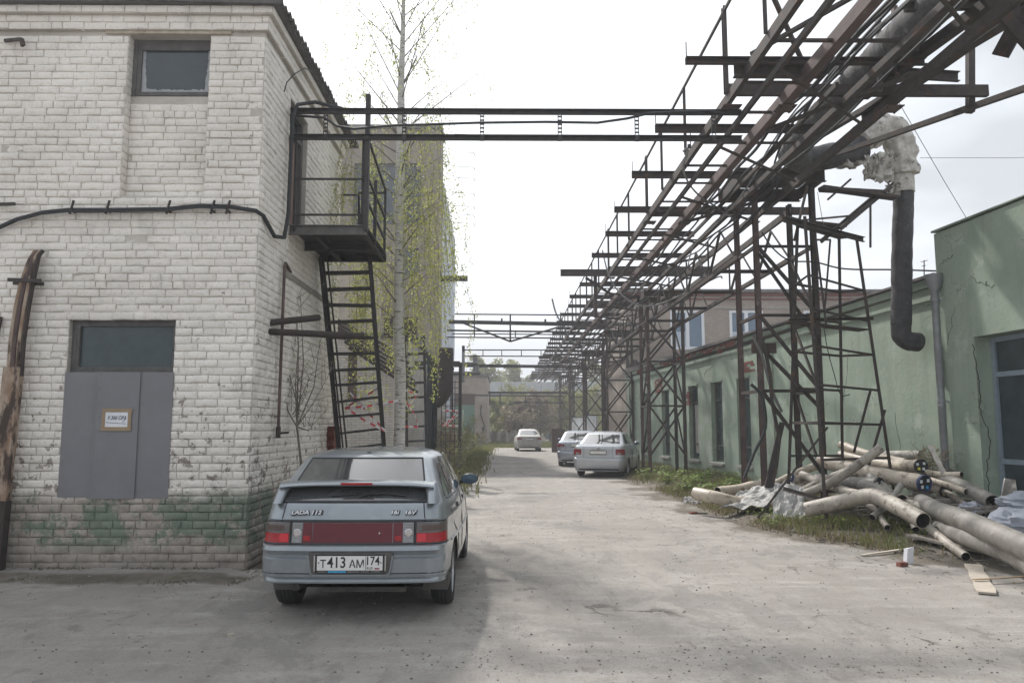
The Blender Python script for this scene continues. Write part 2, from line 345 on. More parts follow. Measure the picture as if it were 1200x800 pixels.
    def build(s, name, mats, parent=None, label=None, smooth=False, kind=None, solid=0, sharp=40):
        o0 = world_loc(parent) if parent else Vector((0, 0, 0))
        me = bpy.data.meshes.new(name)
        me.from_pydata([(x - o0.x, y - o0.y, z - o0.z) for x, y, z in s.v], [], s.f)
        if isinstance(mats, str): mats = [mats]
        o = link(name, me, parent, mats, label, kind)
        if max(s.mi, default=0): me.polygons.foreach_set('material_index', s.mi)
        if smooth:
            me.polygons.foreach_set('use_smooth', [True] * len(s.f)); me.set_sharp_from_angle(angle=R(sharp))
        if solid:
            md = o.modifiers.new('thick', 'SOLIDIFY'); md.thickness = solid; md.offset = 0
        return o
def recalc(o):
    bm = bmesh.new(); bm.from_mesh(o.data); bmesh.ops.recalc_face_normals(bm, faces=bm.faces); bm.to_mesh(o.data); bm.free()
def single(mb, name, mats, label, cat, group=None, kind=None, loc=None, **k):   # a thing that is one mesh
    if loc is None and mb.v:
        xs = [v[0] for v in mb.v]; ys = [v[1] for v in mb.v]; zs = [v[2] for v in mb.v]
        loc = ((min(xs) + max(xs)) / 2, (min(ys) + max(ys)) / 2, min(zs))
    mb.v = [(x - loc[0], y - loc[1], z - loc[2]) for x, y, z in mb.v]
    o = mb.build(name, mats, None, **k); o.location = loc
    return tag(o, label, cat, group, kind)
def text_mesh(s, size, name, mat, parent, origin, xdir=(1, 0, 0), updir=(0, 0, 1), ext=.002, sx=1.0, shear=0, align='CENTER', bold=0):
    cu = bpy.data.curves.new('txt', 'FONT'); cu.offset = bold; cu.body = s; cu.size = size; cu.extrude = ext; cu.align_x = align; cu.align_y = 'CENTER'; cu.shear = shear
    t = bpy.data.objects.new('txt', cu); C.objects.link(t); dg = bpy.context.evaluated_depsgraph_get(); dg.update()
    me = bpy.data.meshes.new_from_object(t.evaluated_get(dg)); bpy.data.objects.remove(t)
    X = Vector(xdir).normalized(); U = Vector(updir).normalized(); N = X.cross(U)
    o0 = Vector(origin) - (world_loc(parent) if parent else Vector((0, 0, 0)))
    for v in me.vertices:
        c = v.co.copy(); v.co = o0 + X * c.x * sx + U * c.y + N * c.z
    me.materials.clear()
    return link(name, me, parent, [mat])
def smooth(a, b, t): t = max(0, min(1, (t - a) / (b - a))); return t * t * (3 - 2 * t)
def interp(tab, x):
    if x <= tab[0][0]: return tab[0][1]
    for (a, p), (b, q) in zip(tab, tab[1:]):
        if x <= b: return p + (q - p) * (x - a) / (b - a)
    return tab[-1][1]

# ------------------------------------------------------------------ ground
VERGE = [(9.5, 6.2), (7.2, 7.4), (6.0, 8.6), (5.2, 9.6), (4.6, 10.8), (4.1, 12.2), (3.85, 13.8), (3.9, 16), (3.75, 19), (3.7, 23), (4.0, 27), (4.3, 34), (4.2, 60), (4.0, 200)]
def verge_x(y):
    tab = sorted((b, a) for a, b in VERGE); return interp(tab, y)
def gz(x, y):
    d = x - verge_x(y) if y > 6.2 else -1
    z = .11 * smooth(0, .8, d) + .035 * smooth(.2, .8, d) * noise.noise(Vector((x * 1.3, y * 1.3, 0)))
    z -= .028 * smooth(.34, .16, math.hypot(x + 2.0, (y - 5.75) * 1.2) + .12 * noise.noise(Vector((x * 5, y * 5, 1))))
    z -= .02 * smooth(.5, .3, math.hypot(x - .1, (y - 10.3) * .8) + .2 * noise.noise(Vector((x * 3, y * 3, 4))))
    if 12 < y < 19 and x > .5: z += .010 * math.sin((x * 1.0 + (y - 12) * .22) * 14) * smooth(1.0, .2, abs(x + (y - 12) * .22 - 3.0))
    z += .018 * noise.noise(Vector((x * .55, y * .4, 3))) + .012 * noise.noise(Vector((x * 2.5, y * 2.1, 9)))
    z += .05 * smooth(.9, .1, abs(y - 8.95)) * (1 if x < -3.1 and y < 9.2 else 0) * .6
    return z
def build_ground():
    xs = [-400, -150, -60, -30, -20, -15, -12] + [-10 + i * .5 for i in range(8)] + [-6 + i * .125 for i in range(137)] + [11.5 + i * .6 for i in range(12)] + [20, 25, 35, 60, 150, 400]
    ys = [-60, -30, -15, -8, -4, -2, 0, 1, 2, 3] + [3.5 + i * .11 for i in range(150)] + [20 + i * .25 for i in range(60)] + [35 + i * .7 for i in range(50)] + [72, 78, 90, 110, 150, 250, 450, 900]
    nx, ny = len(xs), len(ys)
    me = bpy.data.meshes.new('ground')
    vs = [(x, y, gz(x, y)) for y in ys for x in xs]
    me.from_pydata(vs, [], [(j * nx + i, j * nx + i + 1, (j + 1) * nx + i + 1, (j + 1) * nx + i) for j in range(ny - 1) for i in range(nx - 1)])
    me.polygons.foreach_set('use_smooth', [True] * len(me.polygons))
    att = me.attributes.new('soil', 'FLOAT', 'POINT')
    vals = []
    for x, y, z in vs:
        s = 0.0
        if y > 5.2: s = smooth(-1.0, .3, x - verge_x(max(y, 6.2)) + .9 * noise.noise(Vector((x * 1.1, y * 1.1, 5))))
        # mossy strip in front of the brick facade and dirt along the left side of the street
        if x < -2.7: s = max(s, .8 * smooth(.42, .12, abs(y - 8.45 + .12 * noise.noise(Vector((x, 0, 2))))))
        if 9 < y < 75: s = max(s, smooth(-.3, -1.1, x + .35 * noise.noise(Vector((x, y * .6, 8))) + .07 * (min(y, 30) - 12)))
        s = max(s, .34 * smooth(.36, .26, math.hypot(x + 2.0, (y - 5.75) * 1.2) + .12 * noise.noise(Vector((x * 5, y * 5, 1)))))
        vals.append(s)
    att.data.foreach_set('value', vals)
    m, n, l, b = nodes_of('dusty_asphalt'); b.inputs['Roughness'].default_value = .95; b.inputs['Specular IOR Level'].default_value = .2
    g = n.new('ShaderNodeNewGeometry')
    def nz(s, d=6, r=.6, st=(1, 1, 1), dist=0):
        mp = n.new('ShaderNodeMapping'); mp.inputs['Scale'].default_value = st; l.new(g.outputs['Position'], mp.inputs[0])
        t = n.new('ShaderNodeTexNoise'); t.inputs['Scale'].default_value = s; t.inputs['Detail'].default_value = d; t.inputs['Roughness'].default_value = r; t.inputs['Distortion'].default_value = dist
        l.new(mp.outputs[0], t.inputs[0]); return t.outputs['Fac']
    def rg(src, a, c, d=0, e=1):
        r = n.new('ShaderNodeMapRange'); r.inputs[1].default_value = a; r.inputs[2].default_value = c; r.inputs[3].default_value = d; r.inputs[4].default_value = e; l.new(src, r.inputs[0]); return r.outputs[0]
    def mx(f, a, c):
        x = n.new('ShaderNodeMixRGB')
        for i, v in ((0, f), (1, a), (2, c)):
            if isinstance(v, tuple): x.inputs[i].default_value = (*v, 1)
            elif isinstance(v, (int, float)): x.inputs[i].default_value = v
            else: l.new(v, x.inputs[i])
        return x.outputs[0]
    col = mx(rg(nz(.45, 6), .35, .65), (.345, .325, .30), (.262, .245, .225))
    col = mx(rg(nz(1.6, 7, .65, (1, .5, 1), .6), .50, .72, 0, .55), col, (.22, .20, .185))
    col = mx(rg(nz(2.4, 6, .6, (.35, 1.6, 1)), .52, .72, 0, .6), col, (.43, .41, .385))
    col = mx(rg(nz(9, 5, .7, (1, .7, 1)), .52, .7, 0, .4), col, (.24, .21, .19))
    col = mx(rg(nz(48, 4, .75), .58, .70, 0, .8), col, (.14, .12, .11))
    col = mx(rg(nz(80, 3, .7), .60, .72, 0, .6), col, (.50, .48, .45))
    col = mx(rg(nz(3.4, 9, .78), .50, .62, 0, .5), col, (.225, .205, .185))
    col = mx(rg(nz(26, 6, .8), .54, .66, 0, .6), col, (.185, .168, .15))
    # old asphalt showing through the dust, with hard worn edges, and long dusty wheel tracks
    col = mx(rg(nz(.75, 9, .72, (1, .6, 1), .4), .545, .575, 0, .42), col, (.175, .168, .16))
    col = mx(rg(nz(1.9, 8, .75, (1, .55, 1)), .60, .63, 0, .5), col, (.15, .135, .12))
    col = mx(rg(nz(5.5, 4, .6, (1, .12, 1)), .56, .66, 0, .35), col, (.20, .19, .175))
    # cracks
    vo = n.new('ShaderNodeTexVoronoi'); vo.feature = 'DISTANCE_TO_EDGE'; vo.inputs['Scale'].default_value = .55
    wv = n.new('ShaderNodeVectorMath'); wv.operation = 'ADD'; tn = n.new('ShaderNodeTexNoise'); tn.inputs['Scale'].default_value = 2.0; tn.inputs['Detail'].default_value = 5
    l.new(g.outputs['Position'], tn.inputs[0]); l.new(g.outputs['Position'], wv.inputs[0]); l.new(tn.outputs['Color'], wv.inputs[1]); l.new(wv.outputs[0], vo.inputs['Vector'])
    mm = n.new('ShaderNodeMath'); mm.operation = 'MULTIPLY'; l.new(rg(vo.outputs['Distance'], .018, .003), mm.inputs[0]); l.new(rg(nz(.8, 3), .56, .68), mm.inputs[1])
    col = mx(mm.outputs[0], col, (.10, .09, .08))
    at_ = n.new('ShaderNodeAttribute'); at_.attribute_name = 'soil'
    ad = n.new('ShaderNodeMath'); ad.operation = 'ADD'; l.new(at_.outputs['Fac'], ad.inputs[0]); l.new(rg(nz(3.5, 7, .7), .2, .8, -.35, .35), ad.inputs[1])
    soil = mx(rg(nz(2.2, 7), .35, .65), (.115, .10, .083), (.185, .163, .14)); soil = mx(rg(nz(5, 6), .52, .66, 0, .55), soil, (.085, .095, .05))
    col = mx(rg(ad.outputs[0], .4, .75), col, soil)
    l.new(col, b.inputs['Base Color'])
    bp = n.new('ShaderNodeBump'); bp.inputs['Strength'].default_value = .8; bp.inputs['Distance'].default_value = .02
    h = n.new('ShaderNodeMath'); h.operation = 'ADD'; l.new(nz(11, 9, .78), h.inputs[0]); h2 = n.new('ShaderNodeMath'); h2.operation = 'MULTIPLY'; h2.inputs[1].default_value = .5
    l.new(nz(70, 4, .7), h2.inputs[0]); l.new(h2.outputs[0], h.inputs[1]); h3 = n.new('ShaderNodeMath'); h3.operation = 'SUBTRACT'; l.new(h.outputs[0], h3.inputs[0]); l.new(mm.outputs[0], h3.inputs[1])
    l.new(h3.outputs[0], bp.inputs['Height']); l.new(bp.outputs[0], b.inputs['Normal'])
    MATS['dusty_asphalt'] = m
    o = link('ground', me, None, ['dusty_asphalt']); o['kind'] = 'structure'
build_ground()

# ------------------------------------------------------------------ white brick building
BX, BY = -2.95, 9.0                                       # its corner
def brick_pts(l, h, d, seed, jit=.004):
    """front of one brick in its own plane: (along, out, up); irregular rounded edges"""
    rn = random.Random(seed)
    j = lambda s=jit: rn.uniform(-s, s)
    rect = lambda a, c: [(-a, -c), (0, -c), (a, -c), (a, 0), (a, c), (0, c), (-a, c), (-a, 0)]
    a, c = l / 2, h / 2
    o1 = [(x + j(.005), y + j(.0045)) for x, y in rect(a, c)]
    o2 = [(x + j(.006), y + j(.005)) for x, y in rect(a - .010, c - .009)]
    vs = [(x, -.05, y) for x, y in o1] + [(x, d * .55, y) for x, y in o1] + [(x, d + j(.003), y) for x, y in o2]
    fs = [(r * 8 + k, r * 8 + (k + 1) % 8, (r + 1) * 8 + (k + 1) % 8, (r + 1) * 8 + k) for r in range(2) for k in range(8)]
    vs.append((0, d + .002, 0)); fs += [(16 + k, 16 + (k + 1) % 8, 24) for k in range(8)]
    return vs, fs
CH = .0925
def courses(u0, u1, z0, z1, holes, seed):
    rn = random.Random(seed); out = []; k = 0; z = z0
    while z + CH <= z1 + .001:
        u = u0 - (rn.random() * .26 if k % 2 else rn.random() * .12); 
        while u < u1:
            L = .26 if rn.random() > .16 else .13
            if k % 6 == 5: L = .13 if rn.random() > .3 else .26
            a, b = max(u, u0), min(u + L, u1)
            segs = [(a, b)]
            for (h0, h1, g0, g1) in holes:
                if g0 < z + CH / 2 < g1:
                    ns = []
                    for (p, q) in segs:
                        if q <= h0 or p >= h1: ns.append((p, q))
                        else:
                            if p < h0: ns.append((p, h0))
                            if q > h1: ns.append((h1, q))
                    segs = ns
            for (p, q) in segs:
                if q - p > .035: out.append(((p + q) / 2, z + CH / 2, q - p - .0085 + rn.uniform(-.004, .003), CH - .008 + rn.uniform(-.003, .0015)))
            u += L
        z += CH; k += 1
    return out
WIN = (-4.62, -3.62, 4.37, 6.40); DOOR = (-5.12, -3.88, .80, 2.90)
SDOOR = (10.12, 11.05, 4.36, 6.1)
bld = thing('brick_building', 'white painted brick two storey building with bricked up window niche and grey sheeted doorway', 'building', (-5, 9.0, 0))
bricks_f = [(u, z, L, h, 0.0) for (u, z, L, h) in courses(-9.2, BX, .0, 6.42, [WIN, DOOR], 3)]
bricks_n = [(u, z, L, h, -.13) for (u, z, L, h) in courses(WIN[0], WIN[1], WIN[2], 5.66, [], 4)]
allf = [b for b in bricks_f + bricks_n if b[0] > -5.95]
allf.sort(key=lambda b: abs(b[0] + 4.2) + abs(b[1] - 3.2) * .8 - b[2] * 4)
pick = set(id(b) for b in allf[:292])
variants = {}
def brick_variant(kind, k):
    if (kind, k) not in variants:
        L = .250 if kind == 'l' else .1205
        vs, fs = brick_pts(L, CH - .009, .014, 100 * k + (kind == 'l'))
        me = bpy.data.meshes.new('brick'); me.from_pydata([(x, -y, z) for x, y, z in vs], [], [f[::-1] for f in fs]); me.materials.append(MATS['white_brick'])
        me.polygons.foreach_set('use_smooth', [True] * len(fs)); me.set_sharp_from_angle(angle=R(50)); variants[(kind, k)] = me
    return variants[(kind, k)]
mb = MB(); rn = random.Random(11)
for b in bricks_f + bricks_n:
    u, z, L, h, off = b
    proud = rn.uniform(-.005, .005) - (.012 if rn.random() < .03 else 0)
    if id(b) in pick and (abs(L - .25) < .008 or abs(L - .12) < .008):
        kind = 'l' if L > .2 else 's'
        o = bpy.data.objects.new('brick', brick_variant(kind, rn.randrange(14))); C.objects.link(o); o.parent = bld
        o.location = (u + 5, off * -1 + 0 - proud, z); o.rotation_euler = (0, rn.uniform(-.008, .008), 0)
    else:
        vs, fs = brick_pts(L, h, .014 + proud, rn.randrange(10 ** 6))
        mb.add([(u + x, BY - off - y, z + zz) for x, y, zz in vs], [f[::-1] for f in fs])
# side wall bricks
for (u, z, L, h) in courses(BY + .0, 13.4, 0, 6.42, [SDOOR], 5):
    vs, fs = brick_pts(L, h, .012 + rn.uniform(-.004, .006), rn.randrange(10 ** 6))
    mb.add([(BX + y, u + x, z + zz) for x, y, zz in vs], fs)
# cornice courses stepping out
for i, (dz, out) in enumerate(((6.44, .05), (6.535, .05), (6.63, .11))):
    for (u, z, L, h) in courses(-9.2, BX + out, dz, dz + CH + .002, [], 20 + i):
        vs, fs = brick_pts(L, h, .012, rn.randrange(10 ** 6)); mb.add([(u + x, BY - out - y, z + zz) for x, y, zz in vs], [f[::-1] for f in fs])
    for (u, z, L, h) in courses(BY - out, 13.4 + out, dz, dz + CH + .002, [], 30 + i):
        vs, fs = brick_pts(L, h, .012, rn.randrange(10 ** 6)); mb.add([(BX + out + y, u + x, z + zz) for x, y, zz in vs], fs)
mb.build('brick_courses', 'white_brick', bld, smooth=True, kind='stuff', sharp=50)
# mortar backing / wall core (with the openings left open)
mb = MB()
def wall_with_holes(x0, x1, z0, z1, holes, y0, y1):
    xs = sorted({x0, x1} | {h[0] for h in holes} | {h[1] for h in holes}); zs = sorted({z0, z1} | {h[2] for h in holes} | {h[3] for h in holes})
    for a, b in zip(xs, xs[1:]):
        za = None
        for c, d in zip(zs, zs[1:]):
            inside = any(h[0] < (a + b) / 2 < h[1] and h[2] < (c + d) / 2 < h[3] for h in holes)
            if not inside: mb.box(a, b, y0, y1, c, d)
wall_with_holes(-9.2, BX - .35, 0, 6.44, [WIN, DOOR], BY, BY + .35)
mb.box(WIN[0], WIN[1], BY + .13, BY + .35, WIN[2], 5.67)
for (a, b, c, d) in ((BY, SDOOR[0], 0, 6.44), (SDOOR[1], 13.4, 0, 6.44), (SDOOR[0], SDOOR[1], 0, SDOOR[2]), (SDOOR[0], SDOOR[1], SDOOR[3], 6.44)):
    mb.box(BX - .349, BX, a, b, c, d)
mb.box(-9.2, BX + .05, BY - .05, 13.45, 6.441, 6.62); mb.box(-9.2, BX + .11, BY - .11, 13.51, 6.621, 6.72)
mb.box(-9.2, BX - .36, 13.05, 13.4, 0, 6.44)
mb.build('wall', 'mortar', bld)
# roof of corrugated sheets, waves run across the street side eave
rf = MB()
x0, x1, y0, y1 = -9.4, BX + .25, BY - .20, 13.75
def roof_pt(u, v, dz=0):
    y = y0 + (y1 - y0) * v; x = x0 + (x1 - x0) * u
    return (x + .01 * math.sin(y * 9), y, 6.765 + (x1 - x) * .02 + .028 * math.cos(y * 2 * math.pi / .15) + dz + .01 * noise.noise(Vector((x, y, 0))))
rf.grid(lambda u, v: roof_pt(u, v), 6, 200)
rf.grid(lambda u, v: roof_pt(u, 1 - v, -.012), 6, 200)
for e in (1.0,):
    rf.grid(lambda u, v: roof_pt(e, v, -.012 + .012 * u), 1, 200)
rf.grid(lambda u, v: roof_pt(u, 0, -.05 + .05 * v), 6, 1)
rf.build('roof', 'slate', bld, smooth=True)
f = MB(); f.box(BX + .17, BX + .2, BY - .188, 13.6, 6.724, 6.775); f.box(-9.3, BX + .168, BY - .189, 13.6, 6.725, 6.75)
f.build('fascia', 'slate', bld)
# reveal bricks of the niche
jb = MB(); z = WIN[2]
while z < WIN[3] - .08:
    vs, fs = brick_pts(.12, CH - .012, .006, int(z * 1000)); jb.add([(WIN[0] + y, BY + .062 + x, z + CH / 2 + zz) for x, y, zz in vs], fs); z += CH
jb.build('reveal_bricks', 'white_brick', bld, smooth=True, kind='stuff')
# window
wf = MB(); a, b, c, d = WIN[0] + .055, WIN[1] - .0, 5.68, 6.37; yy = BY + .16
for (p, q, r_, s_) in ((a, b, c, c + .05), (a, b, d - .10, d), (a, a + .05, c + .05, d - .10), (b - .05, b, c + .05, d - .10)): wf.box(p, q, yy - .03, yy + .03, r_, s_)
wfo = wf.build('window', 'window_frame_old', bld)
g = MB(); g.box(a + .05, b - .05, yy + .004, yy + .012, c + .05, d - .10); g.build('pane', 'glass_dark', wfo)
fr = MB(); rn2 = random.Random(5)
for i in range(26):
    u = a + .05 + (b - a - .1) * i / 25; hh = .035 + .015 * rn2.random() + (.05 * math.exp(-((u - a - .05) / .05) ** 2) + .09 * math.exp(-((u - b + .05) / .03) ** 2))
    fr.add([(u - .018, yy + .002, c + .05), (u + .018, yy + .002, c + .05), (u + .018, yy + .002, c + .05 + hh), (u - .018, yy + .002, c + .05 + hh)], [(0, 1, 2, 3)])
for i in range(14):
    z_ = c + .05 + (d - c - .15) * i / 13; ww = .03 + .03 * math.exp(-((z_ - c - .1) / .2) ** 2) + .01 * rn2.random()
    for e_, s__ in ((a + .05, 1), (b - .05, -1)): fr.add([(e_, yy + .0015, z_ - .022), (e_ + s__ * ww, yy + .0015, z_ - .02), (e_ + s__ * ww * .9, yy + .0015, z_ + .022), (e_, yy + .0015, z_ + .022)], [(0, 1, 2, 3) if s__ > 0 else (3, 2, 1, 0)])
fr.build('grime', 'frost', wfo)
m = MB(); m.box(WIN[0] - .02, WIN[0] + .055, BY + .12, BY + .2, 5.67, 6.40); m.box(WIN[0] + .055, WIN[1], BY + .13, BY + .2, 6.371, 6.41); m.build('window_jamb', 'window_frame_old', bld)
m = MB(); m.box(-4.89, -3.36, BY - .032, BY + .12, 6.402, 6.462); m.build('lintel', 'concrete_pale', bld)
m = MB(); m.box(-5.2, -3.2, BY - .006, BY + .12, 2.905, 3.0); m.build('lintel', 'white_brick', bld)
# doorway: transom window above three grey sheets
wf = MB(); a, b, c, d = DOOR[0], DOOR[1], 2.26, 2.895; yy = BY + .10
for (p, q, r_, s_) in ((a, b, c, c + .06), (a, b, d - .09, d), (a, a + .09, c + .06, d - .09), (b - .05, b, c + .06, d - .09)): wf.box(p, q, yy - .035, yy + .03, r_, s_)
tr = wf.build('transom_window', 'window_frame_old', bld)
g = MB(); g.box(a + .09, b - .05, yy, yy + .01, c + .06, d - .09); g.build('pane', 'glass_dirty', tr)
g = MB(); g.box(a + .035, a + .05, yy - .043, yy - .037, 2.42, 2.66); g.build('latch', 'grey_steel', tr)
xs = (-5.13, -4.74, -4.26, -3.865)
for i in range(3):
    m = MB(); o_ = (.012, -.004, .008)[i]
    m.box(xs[i] + .002, xs[i + 1] - .002, BY - .028 + o_, BY - .018 + o_, .80 + (0.03, 0, .01)[i] * .6, 2.255)
    if i == 1:
        m.box(xs[i] - .018, xs[i] + .002, BY - .034, BY - .026, .80, 2.255)
        m.box(xs[2] - .006, xs[2] + .016, BY - .036, BY - .028, .80, 2.255)
        for q in (.06, .24, .42): m.box(xs[1] + q, xs[1] + q + .01, BY - .036, BY - .032, .825, .835)
    for z_ in [.9 + .165 * q for q in range(9)]: m.box(xs[i] + .03, xs[i] + .042, BY - .034 + o_, BY - .028 + o_, z_, z_ + .012)
    m.build('door_sheet', 'grey_panel', bld)
m = MB(); m.box(-5.14, -3.86, BY + .02, BY + .34, .78, .80); m.build('door_sill', 'concrete', bld)
# paper notice on the middle sheet
nt = thing('paper_notice', 'handwritten paper notice taped in brown tape to the grey door sheets', 'notice', (-4.5, BY - .04, 1.7))
m = MB(); m.box(-4.625, -4.355, BY - .042, BY - .0395, 1.615, 1.8); m.build('paper', 'paper', nt)
for (p, q, r_, s_) in ((-4.66, -4.31, 1.79, 1.83), (-4.665, -4.315, 1.575, 1.62), (-4.66, -4.62, 1.621, 1.789), (-4.36, -4.32, 1.621, 1.789)):
    m = MB(); m.box(p, q, BY - .0455, BY - .0425, r_, s_); m.build('tape_strip', 'cardboard', nt)
text_mesh('У.350 СР2', .056, 'handwriting', 'ink', nt, (-4.49, BY - .0435, 1.722), ext=.0006, shear=.25, sx=.85, bold=.001)
m = MB(); m.bar((-4.61, BY - .0437, 1.672), (-4.38, BY - .0437, 1.655), .001, .005); m.bar((-4.42, BY - .0437, 1.672), (-4.375, BY - .0437, 1.73), .001, .004); m.build('pen_line', 'ink', nt)
# side door of the upper floor
m = MB()
m.box(BX - .16, BX - .12, SDOOR[0] + .5, SDOOR[1] - .07, 4.40, 5.72); m.build('side_door', 'wood_door', bld)
m = MB(); m.box(BX - .16, BX - .12, SDOOR[0] + .03, SDOOR[0] + .49, 4.40, 5.72); m.build('side_door', 'wood_door', bld)
m = MB()
for (p, q, r_, s_) in ((SDOOR[0], SDOOR[0] + .03, 4.38, 6.1), (SDOOR[1] - .07, SDOOR[1], 4.38, 6.1), (SDOOR[0] + .03, SDOOR[1] - .07, 5.72, 5.78), (SDOOR[0] + .03, SDOOR[1] - .07, 6.04, 6.1)): m.box(BX - .18, BX - .06, p, q, r_, s_)
m.build('door_frame', 'window_frame_old', bld)
m = MB(); m.box(BX - .15, BX - .13, SDOOR[0] + .03, SDOOR[1] - .07, 5.781, 6.039); m.build('pane', 'glass_dark', bld)
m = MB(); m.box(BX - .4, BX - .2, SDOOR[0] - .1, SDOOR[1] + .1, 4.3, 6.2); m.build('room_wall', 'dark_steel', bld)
# bricked up window of the side wall: recessed lintel
m = MB(); m.box(BX - .02, BX + .03, 10.0, 12.9, 3.62, 3.70); m.build('lintel', 'concrete', bld)

# cable across the facade with its hooks
cb = thing('wall_cable', 'black sagging cable hooked along the white brick facade and up its corner', 'cable', (-4.5, BY - .08, 4))
pts = [at(-60, 300, 8.93), at(0, 266, 8.93), at(20, 257, 8.93), at(50, 249, 8.93), at(80, 246, 8.93), at(130, 246, 8.93), at(195, 245, 8.93), at(235, 241, 8.93), at(268, 242, 8.93), at(300, 247, 8.93),
       Vector((BX + .03, 9.06, 4.15)), Vector((BX + .07, 9.4, 3.98)), Vector((BX + .09, 9.75, 4.05)), Vector((BX + .09, 9.9, 4.4)), Vector((BX + .09, 9.93, 5.2)), Vector((BX + .09, 9.95, 5.75)), Vector((BX + .14, 10.0, 5.95)), Vector((BX + .35, 10.1, 6.03)), Vector((BX + .7, 10.2, 5.98))]
m = MB(); m.tube(pts, .026, 8); m.build('cable', 'cable_black', cb, smooth=True)
m = MB(); m.tube([p + Vector((.0, -.035, -.03)) for p in pts[2:9]], .012, 6); m.build('cable', 'cable_black', cb, smooth=True)
for u in (84, 126, 197, 249, 267):
    p = at(u, 244, 8.92); m = MB(); m.bar(p + Vector((-.02, 0, -.07)), p + Vector((.03, -.02, .09)), .02, .02); m.bar(p + Vector((0, .1, -.03)), p + Vector((0, -.03, -.03)), .02, .02); m.build('hook', 'rust', cb)
# thin wire drooping from the eave
m = MB(); m.tube([at(333, 108, 9.6), at(336, 97, 9.6), at(345, 87, 9.7), at(357, 80, 10), at(366, 84, 10.4)], .008, 5)
single(m, 'eave_wire', 'cable_black', 'thin black wire curling out under the corrugated eave of the white building', 'wire')
# rusty riser at the far left
rs = thing('cable_riser', 'rusty sheet casing with bent pipes rising against the left end of the facade', 'pipe riser', (-5.75, 8.85, 0))
m = MB(); m.prism((-5.68, 8.80, .5), (-5.64, 8.84, 2.30), [(-.09, -.03), (.10, -.03), (.10, .06), (.04, .075), (-.09, .06)], (0, 1, 0)); m.build('sheet_casing', 'wall_rust', rs)
m = MB(); m.prism((-5.70, 8.80, .0), (-5.68, 8.80, .80), [(-.11, -.04), (.12, -.04), (.12, .07), (-.11, .07)], (0, 1, 0)); m.build('base_casing', 'rust_dark', rs)
for i in range(4):
    o_ = i * .05; m = MB()
    m.tube([(-5.70 + o_, 8.85, 2.2), (-5.70 + o_, 8.85, 2.6), (-5.67 + o_, 8.85, 3.0), (-5.63 + o_ * .9, 8.86, 3.3), (-5.57 + o_ * .7, 8.88, 3.55 + .02 * i), (-5.53 + o_ * .55, 8.92, 3.68)], .024, 8)
    m.build('pipe', ('wall_rust', 'rust_red', 'wall_rust', 'rust_dark')[i], rs, smooth=True)
m = MB(); m.bar((-5.75, 8.80, 3.31), (-5.38, 8.81, 3.30), .03, .04); m.bar((-5.75, 8.9, 3.29), (-5.40, 8.9, 3.28), .03, .04); m.build('bracket', 'rust', rs)
m = MB(); m.bar((-6.2, 8.96, 2.62), (-5.93, 8.96, 2.62), .02, .04); m.bar((-5.94, 8.96, 2.6), (-5.9, 8.96, 2.9), .02, .03); m.build('bracket', 'rust_dark', rs)
for (u, v, du) in ((0, 240, 20), (20, 48, 8)):
    p = at(u, v, 8.95); m = MB(); m.bar(p + Vector((-.15, 0, 0)), p + Vector((du * .01, -.04, 0)), .03, .035)
    if v < 100: m.bar(p + Vector((du * .01, -.04, 0)), p + Vector((du * .01 + .03, -.05, -.09)), .03, .05)
    single(m, 'wall_bracket', 'rust', 'short rusty bracket stub in the white wall ' + ('at the level of the black cable' if v > 100 else 'near the top left corner of the facade'), 'bracket', 'bracket stubs on the white wall')
# conduit pipes on the side wall
cp = thing('side_conduit', 'thin rusty upright pipe with elbow on the shaded side wall of the white building', 'pipe', (BX + .06, 9.85, 1.4))
m = MB(); m.tube([(BX + .02, 10.35, 3.72), (BX + .06, 9.95, 3.76), (BX + .07, 9.88, 3.70), (BX + .07, 9.86, 2.8), (BX + .07, 9.84, 1.5)], .02, 8); m.build('pipe', 'rust_red', cp, smooth=True)
m = MB(); m.tube([(BX + .07, 9.84, 1.48), (BX + .07, 9.84, 1.62)], .032, 8); m.tube([(BX + .07, 9.84, 1.54), (BX + .2, 9.86, 1.55)], .014, 6); m.build('valve', 'rust_dark', cp, smooth=True)
for k, (p0, p1) in enumerate((((BX - .05, 9.52, 2.80), at(427, 394, 9.75)), ((BX - .05, 9.50, 2.90), at(374, 372, 9.75 + .35)))):
    m = MB(); m.tube([p0, p1], .042, 12); m.m = 1; d_ = (Vector(p1) - Vector(p0)).normalized(); m.tube([Vector(p1) - d_ * .001, Vector(p1) + d_ * .002], .033, 12)
    single(m, 'stub_pipe', ['rust_dark', 'pipe_inside'], ('long lower' if k == 0 else 'short upper') + ' pipe end sticking out from the corner of the white building over the street', 'pipe', 'open pipe ends at the building corner', smooth=True)

# ------------------------------------------------------------------ steel fire escape
fe = thing('fire_escape', 'dark steel balcony and steep open tread stair on the side of the white building', 'fire escape', (-2.4, 11, 0))
PX0, PX1, PY0, PY1, PZ = BX + .02, -1.88, 10.2, 11.9, 4.26
m = MB(); m.box(PX0, PX1, PY0 + .03, PY1, PZ + .05, PZ + .075); m.build('deck', 'dark_steel', fe)
m = MB(); m.channel((PX0, PY0, PZ + .01), (PX1, PY0, PZ + .01), .13, .06); m.build('deck_beam', 'grey_steel', fe)
for (a_, b_) in (((PX1 - .03, PY0 + .04, PZ), (PX1 - .03, PY1, PZ)), ((PX0, PY1, PZ), (PX1, PY1, PZ)), ((PX0 + .35, PY0 + .04, PZ - .01), (PX0 + .35, PY1, PZ - .01)), ((PX0, PY0 + .8, PZ - .03), (PX1 - .06, PY0 + .8, PZ - .03))):
    m = MB(); m.channel(a_, b_, .12, .06); m.build('deck_beam', 'dark_steel', fe)
